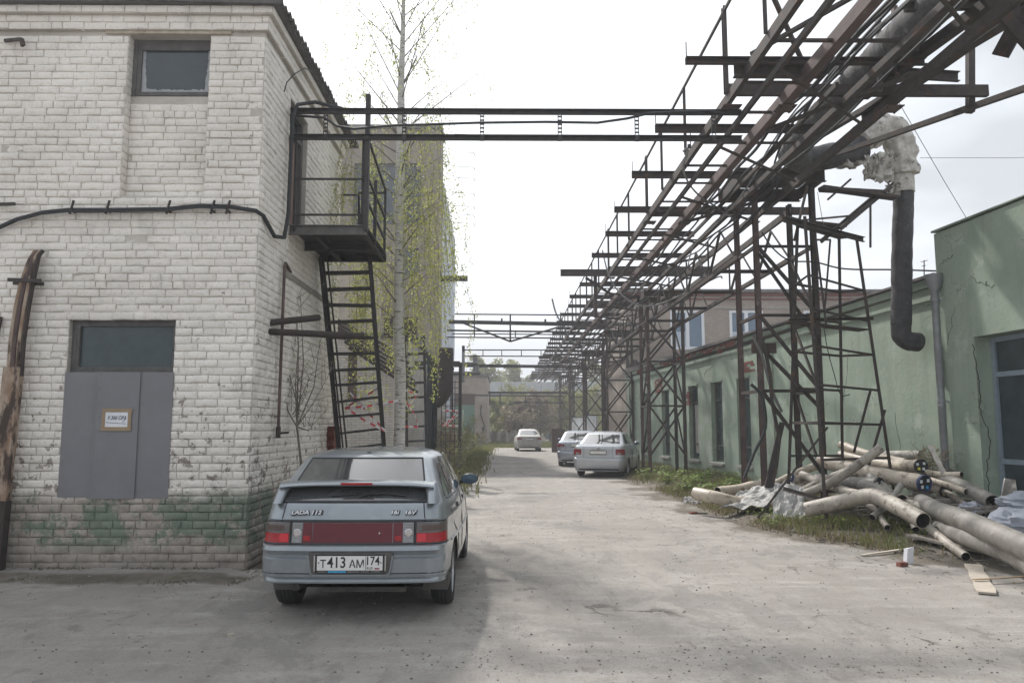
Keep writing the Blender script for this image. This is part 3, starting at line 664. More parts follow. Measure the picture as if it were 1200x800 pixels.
def fbar(name, a_, b_, w_=.035, mat='dark_steel'): 
    m = MB(); m.bar(a_, b_, w_); return m.build(name, mat, fe)
m = MB(); m.channel((PX1 - .01, PY0 - .02, PZ), (PX1 - .01, PY0 - .02, 6.17), .08, .06, up=(0, 1, 0)); m.build('mast', 'dark_steel', fe)
m = MB(); m.channel((PX1 - .07, PY0 + .05, PZ), (PX1 - .07, PY0 + .05, 5.55), .05, .04, up=(0, 1, 0)); m.build('rail_post', 'dark_steel', fe)
fbar('rail_post', (PX0 + .06, PY0, PZ), (PX0 + .06, PY0, 5.5), .03)
fbar('handrail', (PX0 + .06, PY0, 5.55), (PX1 - .02, PY0, 5.55), .03); fbar('handrail', (PX0 + .06, PY0, 4.98), (PX1 - .02, PY0, 4.98), .025); fbar('handrail', (PX0 + .06, PY0, 4.48), (PX1 - .02, PY0, 4.48), .025)
# street side railing, sloping away with the stair
fbar('rail_post', (PX1 - .02, PY1 - .05, PZ), (PX1 - .02, PY1 - .05, 5.35), .035); fbar('rail_post', (PX1 - .02, PY0 + .75, PZ), (PX1 - .02, PY0 + .75, 5.2), .045)
for (za, zb) in ((5.6, 5.35), (5.05, 4.9), (4.72, 4.55)): fbar('handrail', (PX1 - .02, PY0, za), (PX1 - .02, PY1 - .05, zb), .03)
fbar('handrail', (PX1 - .45, PY1 - .05, 5.3), (PX1 - .02, PY1 - .05, 5.3), .03); 
for x in (.28, .34): fbar('rail_post', (PX0 + x + .35, PY1 - .1, PZ), (PX0 + .62, PY1 - .1, 5.25), .025)
fbar('handrail', (PX0 + .38, PY1 - .1, 5.25), (PX0 + .62, PY1 - .1, 5.25), .025)
# stair, going down away from the wall
tl, tr_ = Vector((-2.86, 11.7, 4.24)), Vector((-2.1, 11.7, 4.24)); bl, br_ = Vector((-2.55, 12.6, .05)), Vector((-1.85, 12.6, .05))
for (p, q) in ((tl, bl), (tr_, br_)):
    m = MB(); m.channel(p, q, .12, .05, up=(0, 1, 0)); m.build('stringer', 'dark_steel', fe)
NT = 17
for i in range(1, NT):
    t = i / NT; p = tl.lerp(bl, t); q = tr_.lerp(br_, t); m = MB(); sk = random.uniform(-.02, .02)
    m.box(0, 0, 0, 0, 0, 0); m = MB()
    m.bar(p + Vector((0, 0, sk)), q + Vector((0, 0, -sk + (.0 if i < 8 else .05))), .16, .035); m.build('tread', 'dark_steel', fe)
for k, dx in enumerate((.06, .12)):
    m = MB(); m.bar(tl + Vector((dx, -.1, .0)), bl + Vector((dx, -.1, .3)), .02, .02); m.build('handrail', 'dark_steel', fe)
def ribbon(pts, wdt, seg=.14, mats=('tape_white', 'tape_red')):
    m = MB(); L = 0
    for a_, b_ in zip(pts, pts[1:]):
        a_, b_ = Vector(a_), Vector(b_); n_ = max(1, int((b_ - a_).length / seg))
        for i in range(n_):
            p = a_.lerp(b_, i / n_); q = a_.lerp(b_, (i + 1) / n_); m.m = int(L) % 2; L += 1
            u_ = Vector((0, .3, 1)).normalized() * wdt / 2
            m.add([p - u_, q - u_, q + u_, p + u_, p - u_ + Vector((0, .002, 0)), q - u_ + Vector((0, .002, 0)), q + u_ + Vector((0, .002, 0)), p + u_ + Vector((0, .002, 0))],
                  [(0, 1, 2, 3), (7, 6, 5, 4), (0, 4, 5, 1), (2, 6, 7, 3)])
    return m
m = ribbon([at(444, 454, 12.2), at(425, 466, 12.2), at(404, 478, 12.2), at(430, 476, 12.1), at(467, 469, 12.4)], .036, .08)
single(m, 'barrier_tape', ['tape_white', 'tape_red'], 'red and white tape strung level from the fire escape treads to the birch', 'barrier tape', 'red and white barrier tape')
m = ribbon([at(410, 460, 12.2), at(432, 484, 12.2), at(452, 505, 12.2), at(428, 493, 12.2), at(406, 478, 12.2)], .04, .08)
single(m, 'barrier_tape', ['tape_white', 'tape_red'], 'red and white tape dangling in a loop below the level one on the fire escape', 'barrier tape', 'red and white barrier tape')
m = ribbon([at(473, 456, 15), at(489, 462, 15), at(478, 478, 15), at(473, 466, 15), at(486, 485, 15), at(490, 500, 15), at(462, 499, 15)], .04, .08)
single(m, 'barrier_tape', ['tape_white', 'tape_red'], 'tangled red and white tape right of the birch trunk behind the grey hatchback', 'barrier tape', 'red and white barrier tape')

# ------------------------------------------------------------------ cable bridge over the street
br = thing('cable_bridge', 'pair of dark rails carrying cables over the street from fire escape to trestle', 'cable bridge', (0, 10.2, 5.5))
for z in (5.92, 5.55):
    m = MB(); m.channel((BX, 10.14, z), (3.25, 10.14, z), .075, .05); m.build('rail', 'dark_steel', br)
for u in (382, 474, 565, 656, 746, 836):
    p = at(u, 135, 10.1); m = MB()
    for dx in (-.025, .025): m.bar((p.x + dx, 10.10, 5.52), (p.x + dx, 10.10, 5.89), .010, .012)
    for k in range(6): m.bar((p.x - .03, 10.10, 5.56 + k * .055), (p.x + .03, 10.10, 5.56 + k * .055), .01, .022)
    m.bar((p.x, 10.1, 5.49), (p.x, 10.1, 5.57), .06, .03)
    m.build('hanger', 'dark_steel', br)
m = MB(); pts = []
for u, v in ((340, 135), (380, 138), (395, 148), (415, 151), (460, 147), (500, 146), (560, 144), (640, 143), (700, 144), (735, 139), (760, 133), (800, 131), (830, 130), (850, 134)): pts.append(at(u, v, 10.06))
m.tube(pts, .018, 6); single(m, 'bridge_cable', 'cable_black', 'black cable sagging between the two rails of the cable bridge', 'cable', smooth=True)

# ------------------------------------------------------------------ pipe trestle
tz = 6.12
tre = thing('pipe_trestle', 'long rusty steel pipe trestle with walkway running overhead along the right of the street', 'pipe trestle', (4.5, 9, 6))
def tpart(name, fn, mat='rust'):
    m = MB(); fn(m); return m.build(name, mat, tre)
Y0, Y1 = 3.5, 76
for k in range(6):                                          # chords in bolted lengths
    a_ = Y0 + k * 12.1; b_ = a_ + 12.08
    tpart('chord', lambda m: m.channel((3.12, a_, tz + .05), (3.12, b_, tz + .05), .15, .07))
    tpart('chord', lambda m: m.bar((3.88, a_, tz), (3.88, b_, tz), .13, .17), 'rust_red')
    tpart('chord', lambda m: m.channel((5.36, a_, tz - .02), (5.36, b_, tz - .02), .15, .07))
    tpart('chord', lambda m: m.channel((3.28, a_, tz - .22), (3.28, b_, tz - .22), .08, .05))
    tpart('chord', lambda m: m.angle((4.62, a_, tz - .10), (4.62, b_, tz - .10), .09))
    if k > 0: tpart('chord', lambda m: m.angle((4.85, a_, 5.12), (4.85, b_, 5.12), .09)); tpart('chord', lambda m: m.angle((6.0, a_, 5.12), (6.0, b_, 5.12), .09))
    if k > 0: tpart('chord', lambda m: m.channel((6.0, a_, tz), (6.0, b_, tz), .14, .07))
    tpart('handrail', lambda m: m.bar((3.07, a_, 7.42), (3.07, b_, 7.42), .035, .035))
rnt = random.Random(3)
arms = [9.35] + [9.35 + 2.24 * i for i in range(1, 30)]
for i, y in enumerate(arms):
    if abs(y - 23) < .6: continue
    x0_ = 2.36 + rnt.uniform(-.10, .10); y += rnt.uniform(-.12, .12); ln = rnt.choice((4.9, 4.6, 5.4, 5.0))
    tpart('crossbeam', lambda m: m.channel((x0_, y, tz + .16), (ln, y, tz + .16), .13 if i else .09, .07))
    if i == 0: tpart('crossbeam', lambda m: m.ibeam((2.95, y + .09, tz + .10), (4.1, y + .09, tz + .10), .22, .12))
    tpart('bolt', lambda m: m.bar((x0_ + .01, y, tz + .16), (x0_ + .01, y, tz + .16 + rnt.uniform(.13, .26)), .012))
    if i % 3 == 1: tpart('insulator', lambda m: (m.tube([(x0_ + .55, y, tz + .1), (x0_ + .55, y, tz - .12)], .008, 5), m.tube([(x0_ + .53, y, tz - .1), (x0_ + .53, y, tz - .16)], .03, 6)), 'dark_steel')
tpart('crossbeam', lambda m: m.ibeam((1.68, 23.0, tz + .16), (6.3, 23.0, tz + .16), .2, .12))
tpart('knee_brace', lambda m: m.angle((2.45, 23.0, tz + .02), (3.3, 23.0, tz - .55), .09)); tpart('chord_post', lambda m: m.bar((2.75, 23.1, tz - 1.2), (2.75, 23.1, tz + .1), .1, .1))
mains = [4.2, 10.2, 16.2, 22.4, 28.6, 34.8, 41, 47.2, 53.4, 59.6, 65.8]
for i, y in enumerate(mains):
    tpart('crossbeam', lambda m: m.channel((3.08, y, tz + .0 + .2 - .05), (6.72 if i < 3 else 6.3, y, tz + .15), .16, .07, fx=-1), 'rust')
    tpart('handrail_post', lambda m: m.channel((3.07, y, tz + .1), (3.07, y, 7.44 + .05), .09, .05, up=(0, 1, 0)))
    tpart('handrail_post', lambda m: m.angle((3.07, y + 2.45, tz + .1), (3.07, y + 2.45, 7.42), .05))
    tpart('handrail_post', lambda m: m.angle((3.07, y + 4.4, tz + .1), (3.07, y + 4.4, 7.42), .05))
for k in range(64):                                         # walkway rungs and flat bars
    y = 5.3 + k * 1.07 + rnt.uniform(-.1, .1)
    tpart('rung', lambda m: m.bar((3.12, y, tz - .02), (3.9 + (.9 if k % 3 == 0 else 0), y, tz - .02), .05, .03))
for k in range(26):                                         # flat lattice between the chords
    y = 6.2 + k * 2.6
    tpart('diagonal', lambda m: m.angle((3.3, y, tz - .2), (5.2, y + 1.9, tz - .12), .055)); 
    if k % 2: tpart('diagonal', lambda m: m.angle((5.2, y + .3, tz - .1), (3.9, y + 2.2, tz - .1), .05))
for side, x in ((0, 4.85), (1, 6.0)):                       # vertical lattice between z 5.1 and the chords, from the first tower on
    for k in range(27):
        y = 15.8 + k * 2.2
        if side and k % 3 == 2: continue
        tpart('diagonal', lambda m: m.angle((x, y, 5.12), (x, y + 1.1, tz - .1), .05)); tpart('diagonal', lambda m: m.angle((x, y + 1.1, tz - .1), (x, y + 2.2, 5.12), .05))
        if k < 16: tpart('lattice_post', lambda m: m.angle((x, y + 2.2, 5.12), (x, y + 2.2, tz - .1), .045))
for k in range(20):
    y = 17 + k * 2.7; tpart('rung', lambda m: m.channel((4.85, y, 5.1), (6.0, y, 5.1), .08, .05))
for x_ in (4.35,):                                       # further thin rails of the rack seen below the red chord
    tpart('rail', lambda m: m.bar((x_, 9.6, tz - .04), (x_ + .1, 60, tz - .06), .045, .07))
# the right hand girder near the camera: posts, lower boom, braces and gussets
tpart('girder_boom', lambda m: m.ibeam((6.55, 3.5, 6.55), at(1010, 140, 11.6), .16, .12)); tpart('girder_post', lambda m: m.bar(at(1137, 24, 10.3), at(1137, 132, 10.3), .09, .09))
tpart('girder_post', lambda m: m.bar(at(1029, 24, 10.0), at(1031, 107, 10.0), .06, .06), 'grey_steel'); tpart('girder_post', lambda m: m.bar(at(1048, 8, 10.1), at(1050, 90, 10.1), .055, .08), 'rust_red')
tpart('girder_post', lambda m: m.bar(at(1068, 0, 9.4), at(1077, 60, 9.6), .05, .07), 'grey_steel')
tpart('diagonal', lambda m: m.bar(at(1235, 92, 8.6), at(962, 187, 14.0), .075, .075), 'rust')
tpart('diagonal', lambda m: m.bar(at(1206, 12, 8.4), at(960, 160, 13.4), .1, .08)); tpart('diagonal', lambda m: m.bar(at(1172, -6, 8.2), at(1012, 112, 11.0), .13, .13))
tpart('diagonal', lambda m: m.bar(at(1150, -10, 8.2), at(1215, 62, 8.0), .09, .12)); tpart('diagonal', lambda m: m.bar(at(1196, 22, 8.2), at(1172, 66, 8.4), .03, .2))
tpart('crossbeam', lambda m: m.channel(at(930, 78, 10.9), at(1124, 90, 10.9), .15, .07)); tpart('crossbeam', lambda m: m.channel(at(1060, 8, 8.7), at(1160, 5, 8.7), .12, .07))
tpart('girder_post', lambda m: m.bar(at(1188, -10, 8.3), at(1188, 40, 8.3), .1, .08)); tpart('rung', lambda m: m.bar(at(1062, 31, 9.2), at(1102, 31, 9.2), .03, .02))
tpart('diagonal', lambda m: m.bar(at(905, -6, 9.0), at(941, 74, 9.6), .05, .05)); 
tpart('diagonal', lambda m: m.bar(at(1000, -4, 8.6), at(880, 64, 9.6), .05, .05))
for i_, y_ in enumerate(mains[1:7]):
    for x_ in (3.12, 3.88, 5.36):
        tpart('gusset', lambda m: m.box(x_ - .13, x_ + .13, y_ - .12, y_ + .14, tz - .115, tz - .103), 'rust_red' if (i_ + int(x_)) % 2 else 'rust')
        if i_ < 3:
            for a_ in (-.09, .09):
                for b_ in (-.08, .1): tpart('bolt', lambda m: m.tube([(x_ + a_, y_ + b_, tz - .14), (x_ + a_, y_ + b_, tz - .103)], .014, 6))
# head box on the first tower
def head(y, z, x0_=4.45, x1_=6.15, big=True):
    for yy_ in (y - .55, y + .75): tpart('head_beam', lambda m: m.channel((x0_, yy_, z), (x1_, yy_, z), .26 if big else .18, .09))
    for xx_ in (x0_ + .1, x1_ - .05, (x0_ + x1_) / 2): tpart('head_beam', lambda m: m.channel((xx_, y - .50, z), (xx_, y + .7, z), .2 if big else .14, .08))
head(14.8, 6.42); tpart('deck_sheet', lambda m: m.box(4.5, 6.1, 14.3, 15.5, 6.556, 6.57), 'rust')
for yt in (25.0, 35.2, 45.4, 55.6, 65.8): head(yt + .1, 5.92, 4.5, 6.1, False)

# towers
def tower(y, label, bx=4.85, wdt=1.15, dep=1.15, top=6.28, det=2, lean=0, x1=True):
    t = thing('support_tower', label, 'support tower', (bx + wdt / 2, y + dep / 2, 0), 'lattice towers under the pipe trestle')
    def part(name, fn, mat='rust'):
        m = MB(); fn(m); return m.build(name, mat, t)
    P = [(bx, y), (bx + wdt, y), (bx, y + dep), (bx + wdt, y + dep)]
    for (px, py) in P: part('post', lambda m: m.channel((px, py, -.05), (px + lean, py, top), .12, .09, up=(0, 1, 0)), 'rust' if px > bx + .1 else 'rust_red')
    nb = 3; hs_ = [.7, 2.3, 3.75, 5.1]
    for z0_, z1_ in zip(hs_, hs_[1:]):
        fx = lambda m, a_, b_: m.angle(a_, b_, .06, .008)
        part('brace', lambda m: fx(m, (P[1][0], y - .045, z0_), (P[0][0], y - .045, z1_)))
        if x1: part('brace', lambda m: fx(m, (P[0][0], y - .03, z0_), (P[1][0], y - .03, z1_)))
        if det > 1:
            if x1: part('brace', lambda m: fx(m, (P[2][0], y + dep, z0_), (P[3][0], y + dep, z1_)))
            part('brace', lambda m: fx(m, (bx + wdt, y, z0_), (bx + wdt, y + dep, z1_)))
            if x1: part('brace', lambda m: fx(m, (bx, y + dep, z0_), (bx, y, z1_)))
        part('strut', lambda m: m.angle((bx, y, z1_), (bx + wdt, y, z1_), .06)); 
        if det > 1: part('strut', lambda m: m.angle((bx + wdt, y, z1_), (bx + wdt, y + dep, z1_), .06)); part('strut', lambda m: m.angle((bx, y, z1_), (bx, y + dep, z1_), .06))
    return t, part
tA, pA = tower(14.55, 'nearest lattice tower of the trestle, standing in grass left of the heap of pipes', bx=4.86, wdt=1.12, dep=1.2, x1=False)
# bent and hanging strips on the first tower
pA('bent_strip', lambda m: m.tube([(4.9, 14.5, 3.3), (5.0, 14.42, 2.6), (5.0, 14.4, 2.1), (5.12, 14.4, 1.4), (5.05, 14.42, .9), (4.86, 14.4, .2)], .035, 5))
pA('bent_strip', lambda m: m.tube([(4.72, 14.5, 3.35), (4.86, 14.46, 3.0), (5.02, 14.44, 2.3), (5.2, 14.45, 1.9)], .028, 5), 'grey_steel')
pA('bent_strip', lambda m: m.bar((5.2, 14.45, 1.7), (4.85, 14.4, .5), .03, .1))
pA('brace', lambda m: m.angle((4.9, 14.5, 4.95), (6.02, 14.5, 3.2), .07)); pA('brace', lambda m: m.angle((4.9, 14.5, 3.1), (6.0, 14.52, 1.95), .08))
pA('plate', lambda m: m.box(4.72, 5.2, 14.60, 14.62, 3.02, 3.22), 'rust_red')
labels = ['second lattice tower, standing in weeds just right of the silver saloon', 'third lattice tower, standing behind the silver saloon nearest the camera', 'fourth lattice tower, behind the roof of the blue silver saloon', 'fifth lattice tower of the trestle, small beyond the parked cars', 'last lattice tower at the far end of the trestle']
for i, yt in enumerate((25.0, 35.2, 45.4, 55.6, 65.8)):
    tw, pw = tower(yt, labels[i], bx=4.68 if i < 2 else 4.75, wdt=1.15, dep=1.3, top=5.85, det=2 if i < 2 else 1)
    if i == 0: 
        for k in range(7): pw('peeling_strip', lambda m: m.tube([(4.66, 24.92, .5 + k * .75), (4.6 - .03 * (k % 2), 24.9, .8 + k * .75), (4.67, 24.93, 1.2 + k * .75)], .02, 5), 'rust_red')
# slim access tower of angle iron in front
at_ = thing('access_tower', 'slim tapering angle iron stair tower in front of the heap of pipes', 'stair tower', (5.7, 13.1, 0))
def ap(name, fn, mat='rust'):
    m = MB(); fn(m); return m.build(name, mat, at_)
B_ = [Vector((5.02, 12.2, -.02)), Vector((6.72, 13.35, 0)), Vector((6.15, 14.2, 0)), Vector((5.02, 13.9, 0))]
T_ = [Vector((4.98, 12.45, 5.08)), Vector((6.2, 13.25, 4.95)), Vector((6.05, 13.6, 5.0)), Vector((5.05, 12.95, 5.05))]
for k in range(4): ap('leg', lambda m: m.angle(B_[k], T_[k] + Vector((0, 0, .02)), .055, .007))
for k in range(4):
    k2 = (k + 1) % 4
    for j, t in enumerate((.09, .22, .335, .455, .58, .70, .81)):
        if k in (1, 3) and j in (1, 3, 5): continue
        a_ = B_[k].lerp(T_[k], t); b_ = B_[k2].lerp(T_[k2], t)
        if k == 0 and t < .1: b_ = a_.lerp(b_, .9)
        ap('rung', lambda m: m.angle(a_, b_, .04, .006))
ap('platform', lambda m: m.add([T_[0] + Vector((-.3, 0, 0)), T_[1], T_[2], T_[3], T_[0] + Vector((-.3, 0, .05)), T_[1] + Vector((0, 0, .05)), T_[2] + Vector((0, 0, .05)), T_[3] + Vector((0, 0, .05))], [(0, 3, 2, 1), (4, 5, 6, 7), (0, 1, 5, 4), (1, 2, 6, 5), (2, 3, 7, 6), (3, 0, 4, 7)]))
ap('platform_edge', lambda m: m.channel(T_[0] + Vector((-.35, -.04, -.04)), T_[1] + Vector((.15, 0, -.04)), .09, .05))
ap('platform', lambda m: m.bar(at(922, 377, 12.9), at(1012, 387, 13.3), .28, .02)); ap('platform_edge', lambda m: m.channel(at(925, 375, 12.6), at(1024, 373, 13.2), .05, .04))
ap('brace', lambda m: m.angle(at(1020, 455, 13.4), at(1000, 530, 13.4), .045)); ap('brace', lambda m: m.angle(at(1037, 480, 13.3), at(1018, 545, 13.4), .045))
ap('brace', lambda m: m.angle(at(970, 500, 12.6), at(888, 607, 13.0), .035)); 
ap('rung', lambda m: m.angle(at(917, 572, 12.8), at(966, 586, 12.25), .06)); ap('rung', lambda m: m.angle(at(963, 584, 12.25), at(1020, 587, 12.9), .05))
for (u0, v0, y0_, u1, v1, y1_) in ((962, 283, 12.9, 1022, 232, 13.6), (1022, 232, 13.6, 1050, 222, 13.8), (985, 268, 13, 1048, 215, 13.7)):
    ap('stair_stringer', lambda m: m.bar(at(u0, v0, y0_), at(u1, v1, y1_), .03, .07))
for (u0, v0, u1, v1) in ((951, 262, 988, 266), (962, 220, 1050, 232), (963, 222, 1035, 226)):
    ap('tread', lambda m: m.bar(at(u0, v0, 13.3), at(u1, v1, 13.5), .2, .05))
ap('handrail', lambda m: m.bar(at(931, 259, 12.8), at(996, 253, 13.2), .03)); ap('handrail_post', lambda m: m.bar(at(1020, 239, 13.5), at(1020, 290, 13.5), .03)); ap('handrail_post', lambda m: m.bar(at(956, 281, 12.6), at(968, 380, 12.6), .028))
ap('handrail_post', lambda m: m.bar(at(973, 281, 12.8), at(966, 368, 12.8), .025)); ap('handrail', lambda m: m.bar(at(956, 281, 12.6), at(973, 281, 12.8), .03))
ap('brace', lambda m: m.bar(at(946, 218, 13.2), at(931, 282, 13.0), .035)); ap('handrail', lambda m: m.bar(at(970, 234, 13.2), at(997, 210, 13.4), .03))

# cables strung along the trestle
rc = random.Random(9)
def cable(pts, r, mat, label, group='cables hanging on the trestle'):
    m = MB(); P_ = []
    pts = [Vector(p) for p in pts]
    for i in range(len(pts) - 1):
        p0, p1, p2, p3 = pts[max(i - 1, 0)], pts[i], pts[i + 1], pts[min(i + 2, len(pts) - 1)]
        for k in range(5):
            t = k / 5; P_.append(.5 * ((2 * p1) + (p2 - p0) * t + (2 * p0 - 5 * p1 + 4 * p2 - p3) * t * t + (3 * p1 - p0 - 3 * p2 + p3) * t ** 3))
    P_.append(pts[-1]); m.tube(P_, r, 6); return single(m, 'cable', mat, label, 'cable', group, smooth=True)
cable([at(1075, -8, 8.0), at(1010, 50, 9.4), at(975, 85, 10.5), at(950, 120, 11.5), at(932, 155, 12.6), at(915, 185, 13.6), at(908, 205, 13.9), at(912, 218, 13.9), at(895, 240, 14.2), at(862, 275, 14.4)], .026, 'cable_black', 'thick black cable snaking down from the top edge over the nearest tower head')
cable([at(1060, -8, 8.0), at(1000, 58, 9.4), at(960, 108, 11), at(925, 150, 12.6), at(908, 190, 13.8), at(906, 215, 13.9), at(889, 232, 14.1), at(850, 265, 15), at(820, 285, 16)], .02, 'cable_black', 'black cable beside the thick one, looping past the first tower head')
cable([at(1040, 8, 9), at(985, 85, 10.6), at(940, 120, 11.6), at(900, 175, 13), at(888, 200, 14), at(860, 240, 14.6), at(836, 262, 16), at(812, 290, 18), at(805, 320, 18)], .016, 'cable_grey', 'thin grey cable hanging left of the first tower')
cable([at(706, 293, 22), at(712, 318, 22), at(722, 338, 22), at(742, 355, 22), at(765, 358, 22), at(800, 345, 21), at(840, 325, 20), at(846, 326, 20)], .022, 'cable_grey', 'pale cable sagging in a low loop before the second tower')
cable([at(848, 255, 15.2), at(868, 252, 15), at(860, 262, 15), at(842, 275, 15.3), at(820, 300, 16), at(780, 335, 18), at(750, 355, 20)], .02, 'cable_black', 'black cable drooping from the first tower towards the second one')
cable([at(893, 272, 14.6), at(905, 290, 14.6), at(925, 305, 14.6), at(955, 307, 14.4), at(990, 315, 14.2), at(1050, 316, 14.2), at(1112, 318, 13.7)], .016, 'cable_black', 'black cable running level from the first tower to the green roof corner')
cable([at(800, 178, 12), at(806, 175, 12), at(801, 200, 12.4), at(815, 225, 14), at(840, 243, 15), at(862, 258, 15)], .018, 'cable_grey', 'grey cable looped over the walkway edge near the cable bridge')
cable([at(647, 350, 35), at(652, 368, 35), at(662, 385, 35), at(668, 398, 36), at(676, 402, 36)], .04, 'cable_grey', 'pale cable tail hanging under the trestle far down the street')
cable([at(880, 450, 14.3), at(893, 465, 14.3), at(897, 500, 14.3), at(884, 530, 14.3), at(872, 560, 14.3)], .03, 'cable_black', 'black cable bent down the front leg of the first tower')
cable([at(965, 380, 12.8), at(970, 410, 12.8), at(978, 440, 12.8), at(985, 462, 12.8), at(996, 462, 12.8)], .008, 'cable_black', 'thin wire curling inside the slim stair tower')
for k, (x, dz) in enumerate(((4.08, .10), (4.16, .13), (4.30, .06), (4.75, .08), (5.0, .12))):
    P_ = []; y = 5.0
    while y < 62: P_.append((x + .05 * math.sin(y * .9 + k), y, tz + dz - .06 * abs(math.sin(y * 1.4)) + .03 * math.sin(y * 2.3 + k))); y += 1.2
    cable(P_, .028 if k % 2 else .02, 'cable_black', ('leftmost', 'second from the left', 'middle', 'second from the right', 'rightmost')[k] + ' of the five black cables lying lengthwise on the trestle', 'cables lying along the trestle')

# insulated main pipe on the rack with its wrapped elbow and down pipe
pp = thing('insulated_pipe', 'grey lagged pipe turning through torn white wrapping and down into the green wall', 'pipe', (6, 13, 3))
def lump(pts, r, amp, name, mat, n=20, seed=0):
    m = MB(); P_ = []
    pts = [Vector(p) for p in pts]
    for i in range(len(pts) - 1):
        k_ = max(2, int((pts[i + 1] - pts[i]).length / .045))
        for k in range(k_): P_.append(pts[i].lerp(pts[i + 1], k / k_))
    P_.append(pts[-1]); m.tube(P_, r, n)
    nv = []
    for j, v in enumerate(m.v):
        c = P_[j // n]; v = Vector(v); d_ = v - c
        s_ = 1 + amp * .7 * noise.noise(v * 4.5 + Vector((seed, 0, 0))) + amp * .75 * (abs(noise.noise(Vector((v.x * 7, v.y * 7, v.z * 3.2)) + Vector((seed, 3, 0)))) - .2) + amp * .2 * noise.noise(v * 19)
        nv.append(tuple(c + d_ * s_))
    m.v = nv; return m.build(name, mat, pp, smooth=True, sharp=60)
lump([(5.16, 5.5, 6.66), (5.16, 9.5, 6.66), (5.16, 12.5, 6.64), (5.25, 13.6, 6.6), (5.6, 13.95, 6.6)], .24, .10, 'pipe_run', 'wrap_grey', seed=2)
lump([(5.55, 13.95, 6.6), (6.3, 13.95, 6.72), (6.75, 13.95, 6.85)], .24, .22, 'pipe_run', 'insulation', seed=5)
lump([at(1002, 158, 13.9), at(1030, 150, 13.95), at(1048, 156, 14), at(1055, 175, 14), at(1057, 200, 14)], [.25] , .42, 'torn_wrapping', 'torn_wrap', seed=9) if 0 else None
def curve(ps, k_=8):
    ps = [Vector(p) for p in ps]; out = []
    for i in range(len(ps) - 1):
        p0, p1, p2, p3 = ps[max(i - 1, 0)], ps[i], ps[i + 1], ps[min(i + 2, len(ps) - 1)]
        for k in range(k_):
            t = k / k_; out.append(.5 * ((2 * p1) + (p2 - p0) * t + (2 * p0 - 5 * p1 + 4 * p2 - p3) * t * t + (3 * p1 - p0 - 3 * p2 + p3) * t ** 3))
    return out + [ps[-1]]
lump(curve([at(1008, 165, 13.9), at(1030, 150, 13.95), at(1048, 156, 14), at(1056, 178, 14), at(1058, 205, 14)]), .26, .42, 'torn_wrapping', 'torn_wrap', n=56, seed=9)
lump([at(1058, 205, 14), at(1059, 226, 14)], .2, .15, 'torn_wrapping', 'torn_wrap', seed=4)
lump([at(1059, 224, 14), at(1057, 300, 14), at(1056, 380, 14)], .18, .09, 'down_pipe', 'insulation', seed=7)
lump(curve([at(1056, 378, 14), at(1057, 392, 14), at(1064, 399, 14), at(1076, 401, 14.05)], 5), .175, .10, 'pipe_elbow', 'insulation', seed=8)
m = MB(); rw = random.Random(4)
for (u, v, du, dv, dd) in ((992, 185, 14, 16, .1), (1003, 178, 18, 22, .0), (1020, 196, 10, 18, -.05), (1036, 196, 14, 22, -.1), (1047, 222, 10, 10, -.15)):
    c = at(u, v, 13.9 + dd)
    def fn(a_, b_):
        p = at(u + du * (a_ - .5) * 1.6, v + dv * (b_ - .5) * 1.6, 13.85 + dd)
        q = Vector((a_ * 5 + u, b_ * 5, v)); return p + Vector((.07 * noise.noise(q), .16 * noise.noise(q + Vector((9, 0, 0))), .08 * noise.noise(q + Vector((0, 9, 0)))))
    m.grid(fn, 8, 8)
m.build('torn_flap', 'torn_wrap', pp, smooth=True, solid=.006)

# thin overhead wires at the right
for i, (a_, b_, lab) in enumerate(((at(1052, 118, 12), at(1152, 288, 14.5), 'thin wire slanting down from the trestle to the green parapet'), (at(1078, 185, 16), at(1300, 182, 16), 'thin level wire crossing the sky right of the white wrapped elbow'),
                               (at(958, 225, 13.2), at(966, 268, 13.2), 'thin wire hanging over the head of the slim stair tower'))):
    m = MB(); m.tube([a_, a_.lerp(b_, .5) + Vector((0, 0, -.03)), b_], .006, 4); single(m, 'overhead_wire', 'cable_grey', lab, 'wire', 'thin overhead wires')
m = MB(); b_ = at(1083, 330, 16); m.tube([b_, at(1083, 305, 16)], .012, 5); m.bar(at(1079, 307, 16), at(1087, 305, 16), .012); m.bar(at(1080, 312, 16), at(1085, 311, 16), .012)
single(m, 'roof_aerial', 'dark_steel', 'small aerial mast on the green building roof by the lagged down pipe', 'aerial')

# ------------------------------------------------------------------ green plastered workshop
def wx(y): return 9.1 - .091 * y                            # street face of the wall at depth y
WD = Vector((-.091, 1, 0)).normalized(); WN = Vector((-1, -.091, 0)).normalized()      # along the wall, and out of it
def wp(y, out, z): p = Vector((wx(y), y, 0)); return Vector((p.x + WN.x * out, p.y + WN.y * out, z))
def slab(m, ya, yb, za, zb, o0, o1, zb2=None):              # box on the wall, o = out of the wall
    zb2 = zb if zb2 is None else zb2
    a_ = [wp(ya, o0, za), wp(ya, o1, za), wp(yb, o1, za), wp(yb, o0, za), wp(ya, o0, zb), wp(ya, o1, zb), wp(yb, o1, zb2), wp(yb, o0, zb2)]
    m.add(a_, [(0, 1, 2, 3), (7, 6, 5, 4), (4, 5, 1, 0), (5, 6, 2, 1), (6, 7, 3, 2), (7, 4, 0, 3)])
gw = thing('green_workshop', 'low green plastered workshop with tall narrow windows and crumbling brick cornice', 'building', (8, 22, 0))
wins = [(y, y + 1.12) for y in (17.6, 19.75, 22.55, 24.55, 27.1, 30.0, 32.4)]
wins = [(22.2, 23.15), (24.35, 25.35), (26.6, 27.6), (29.9, 30.9), (32.6, 33.6)]
def topz(y): return interp([(13.6, 4.33), (15.6, 4.3), (19, 4.2), (24, 4.13), (36.5, 4.05)], y)
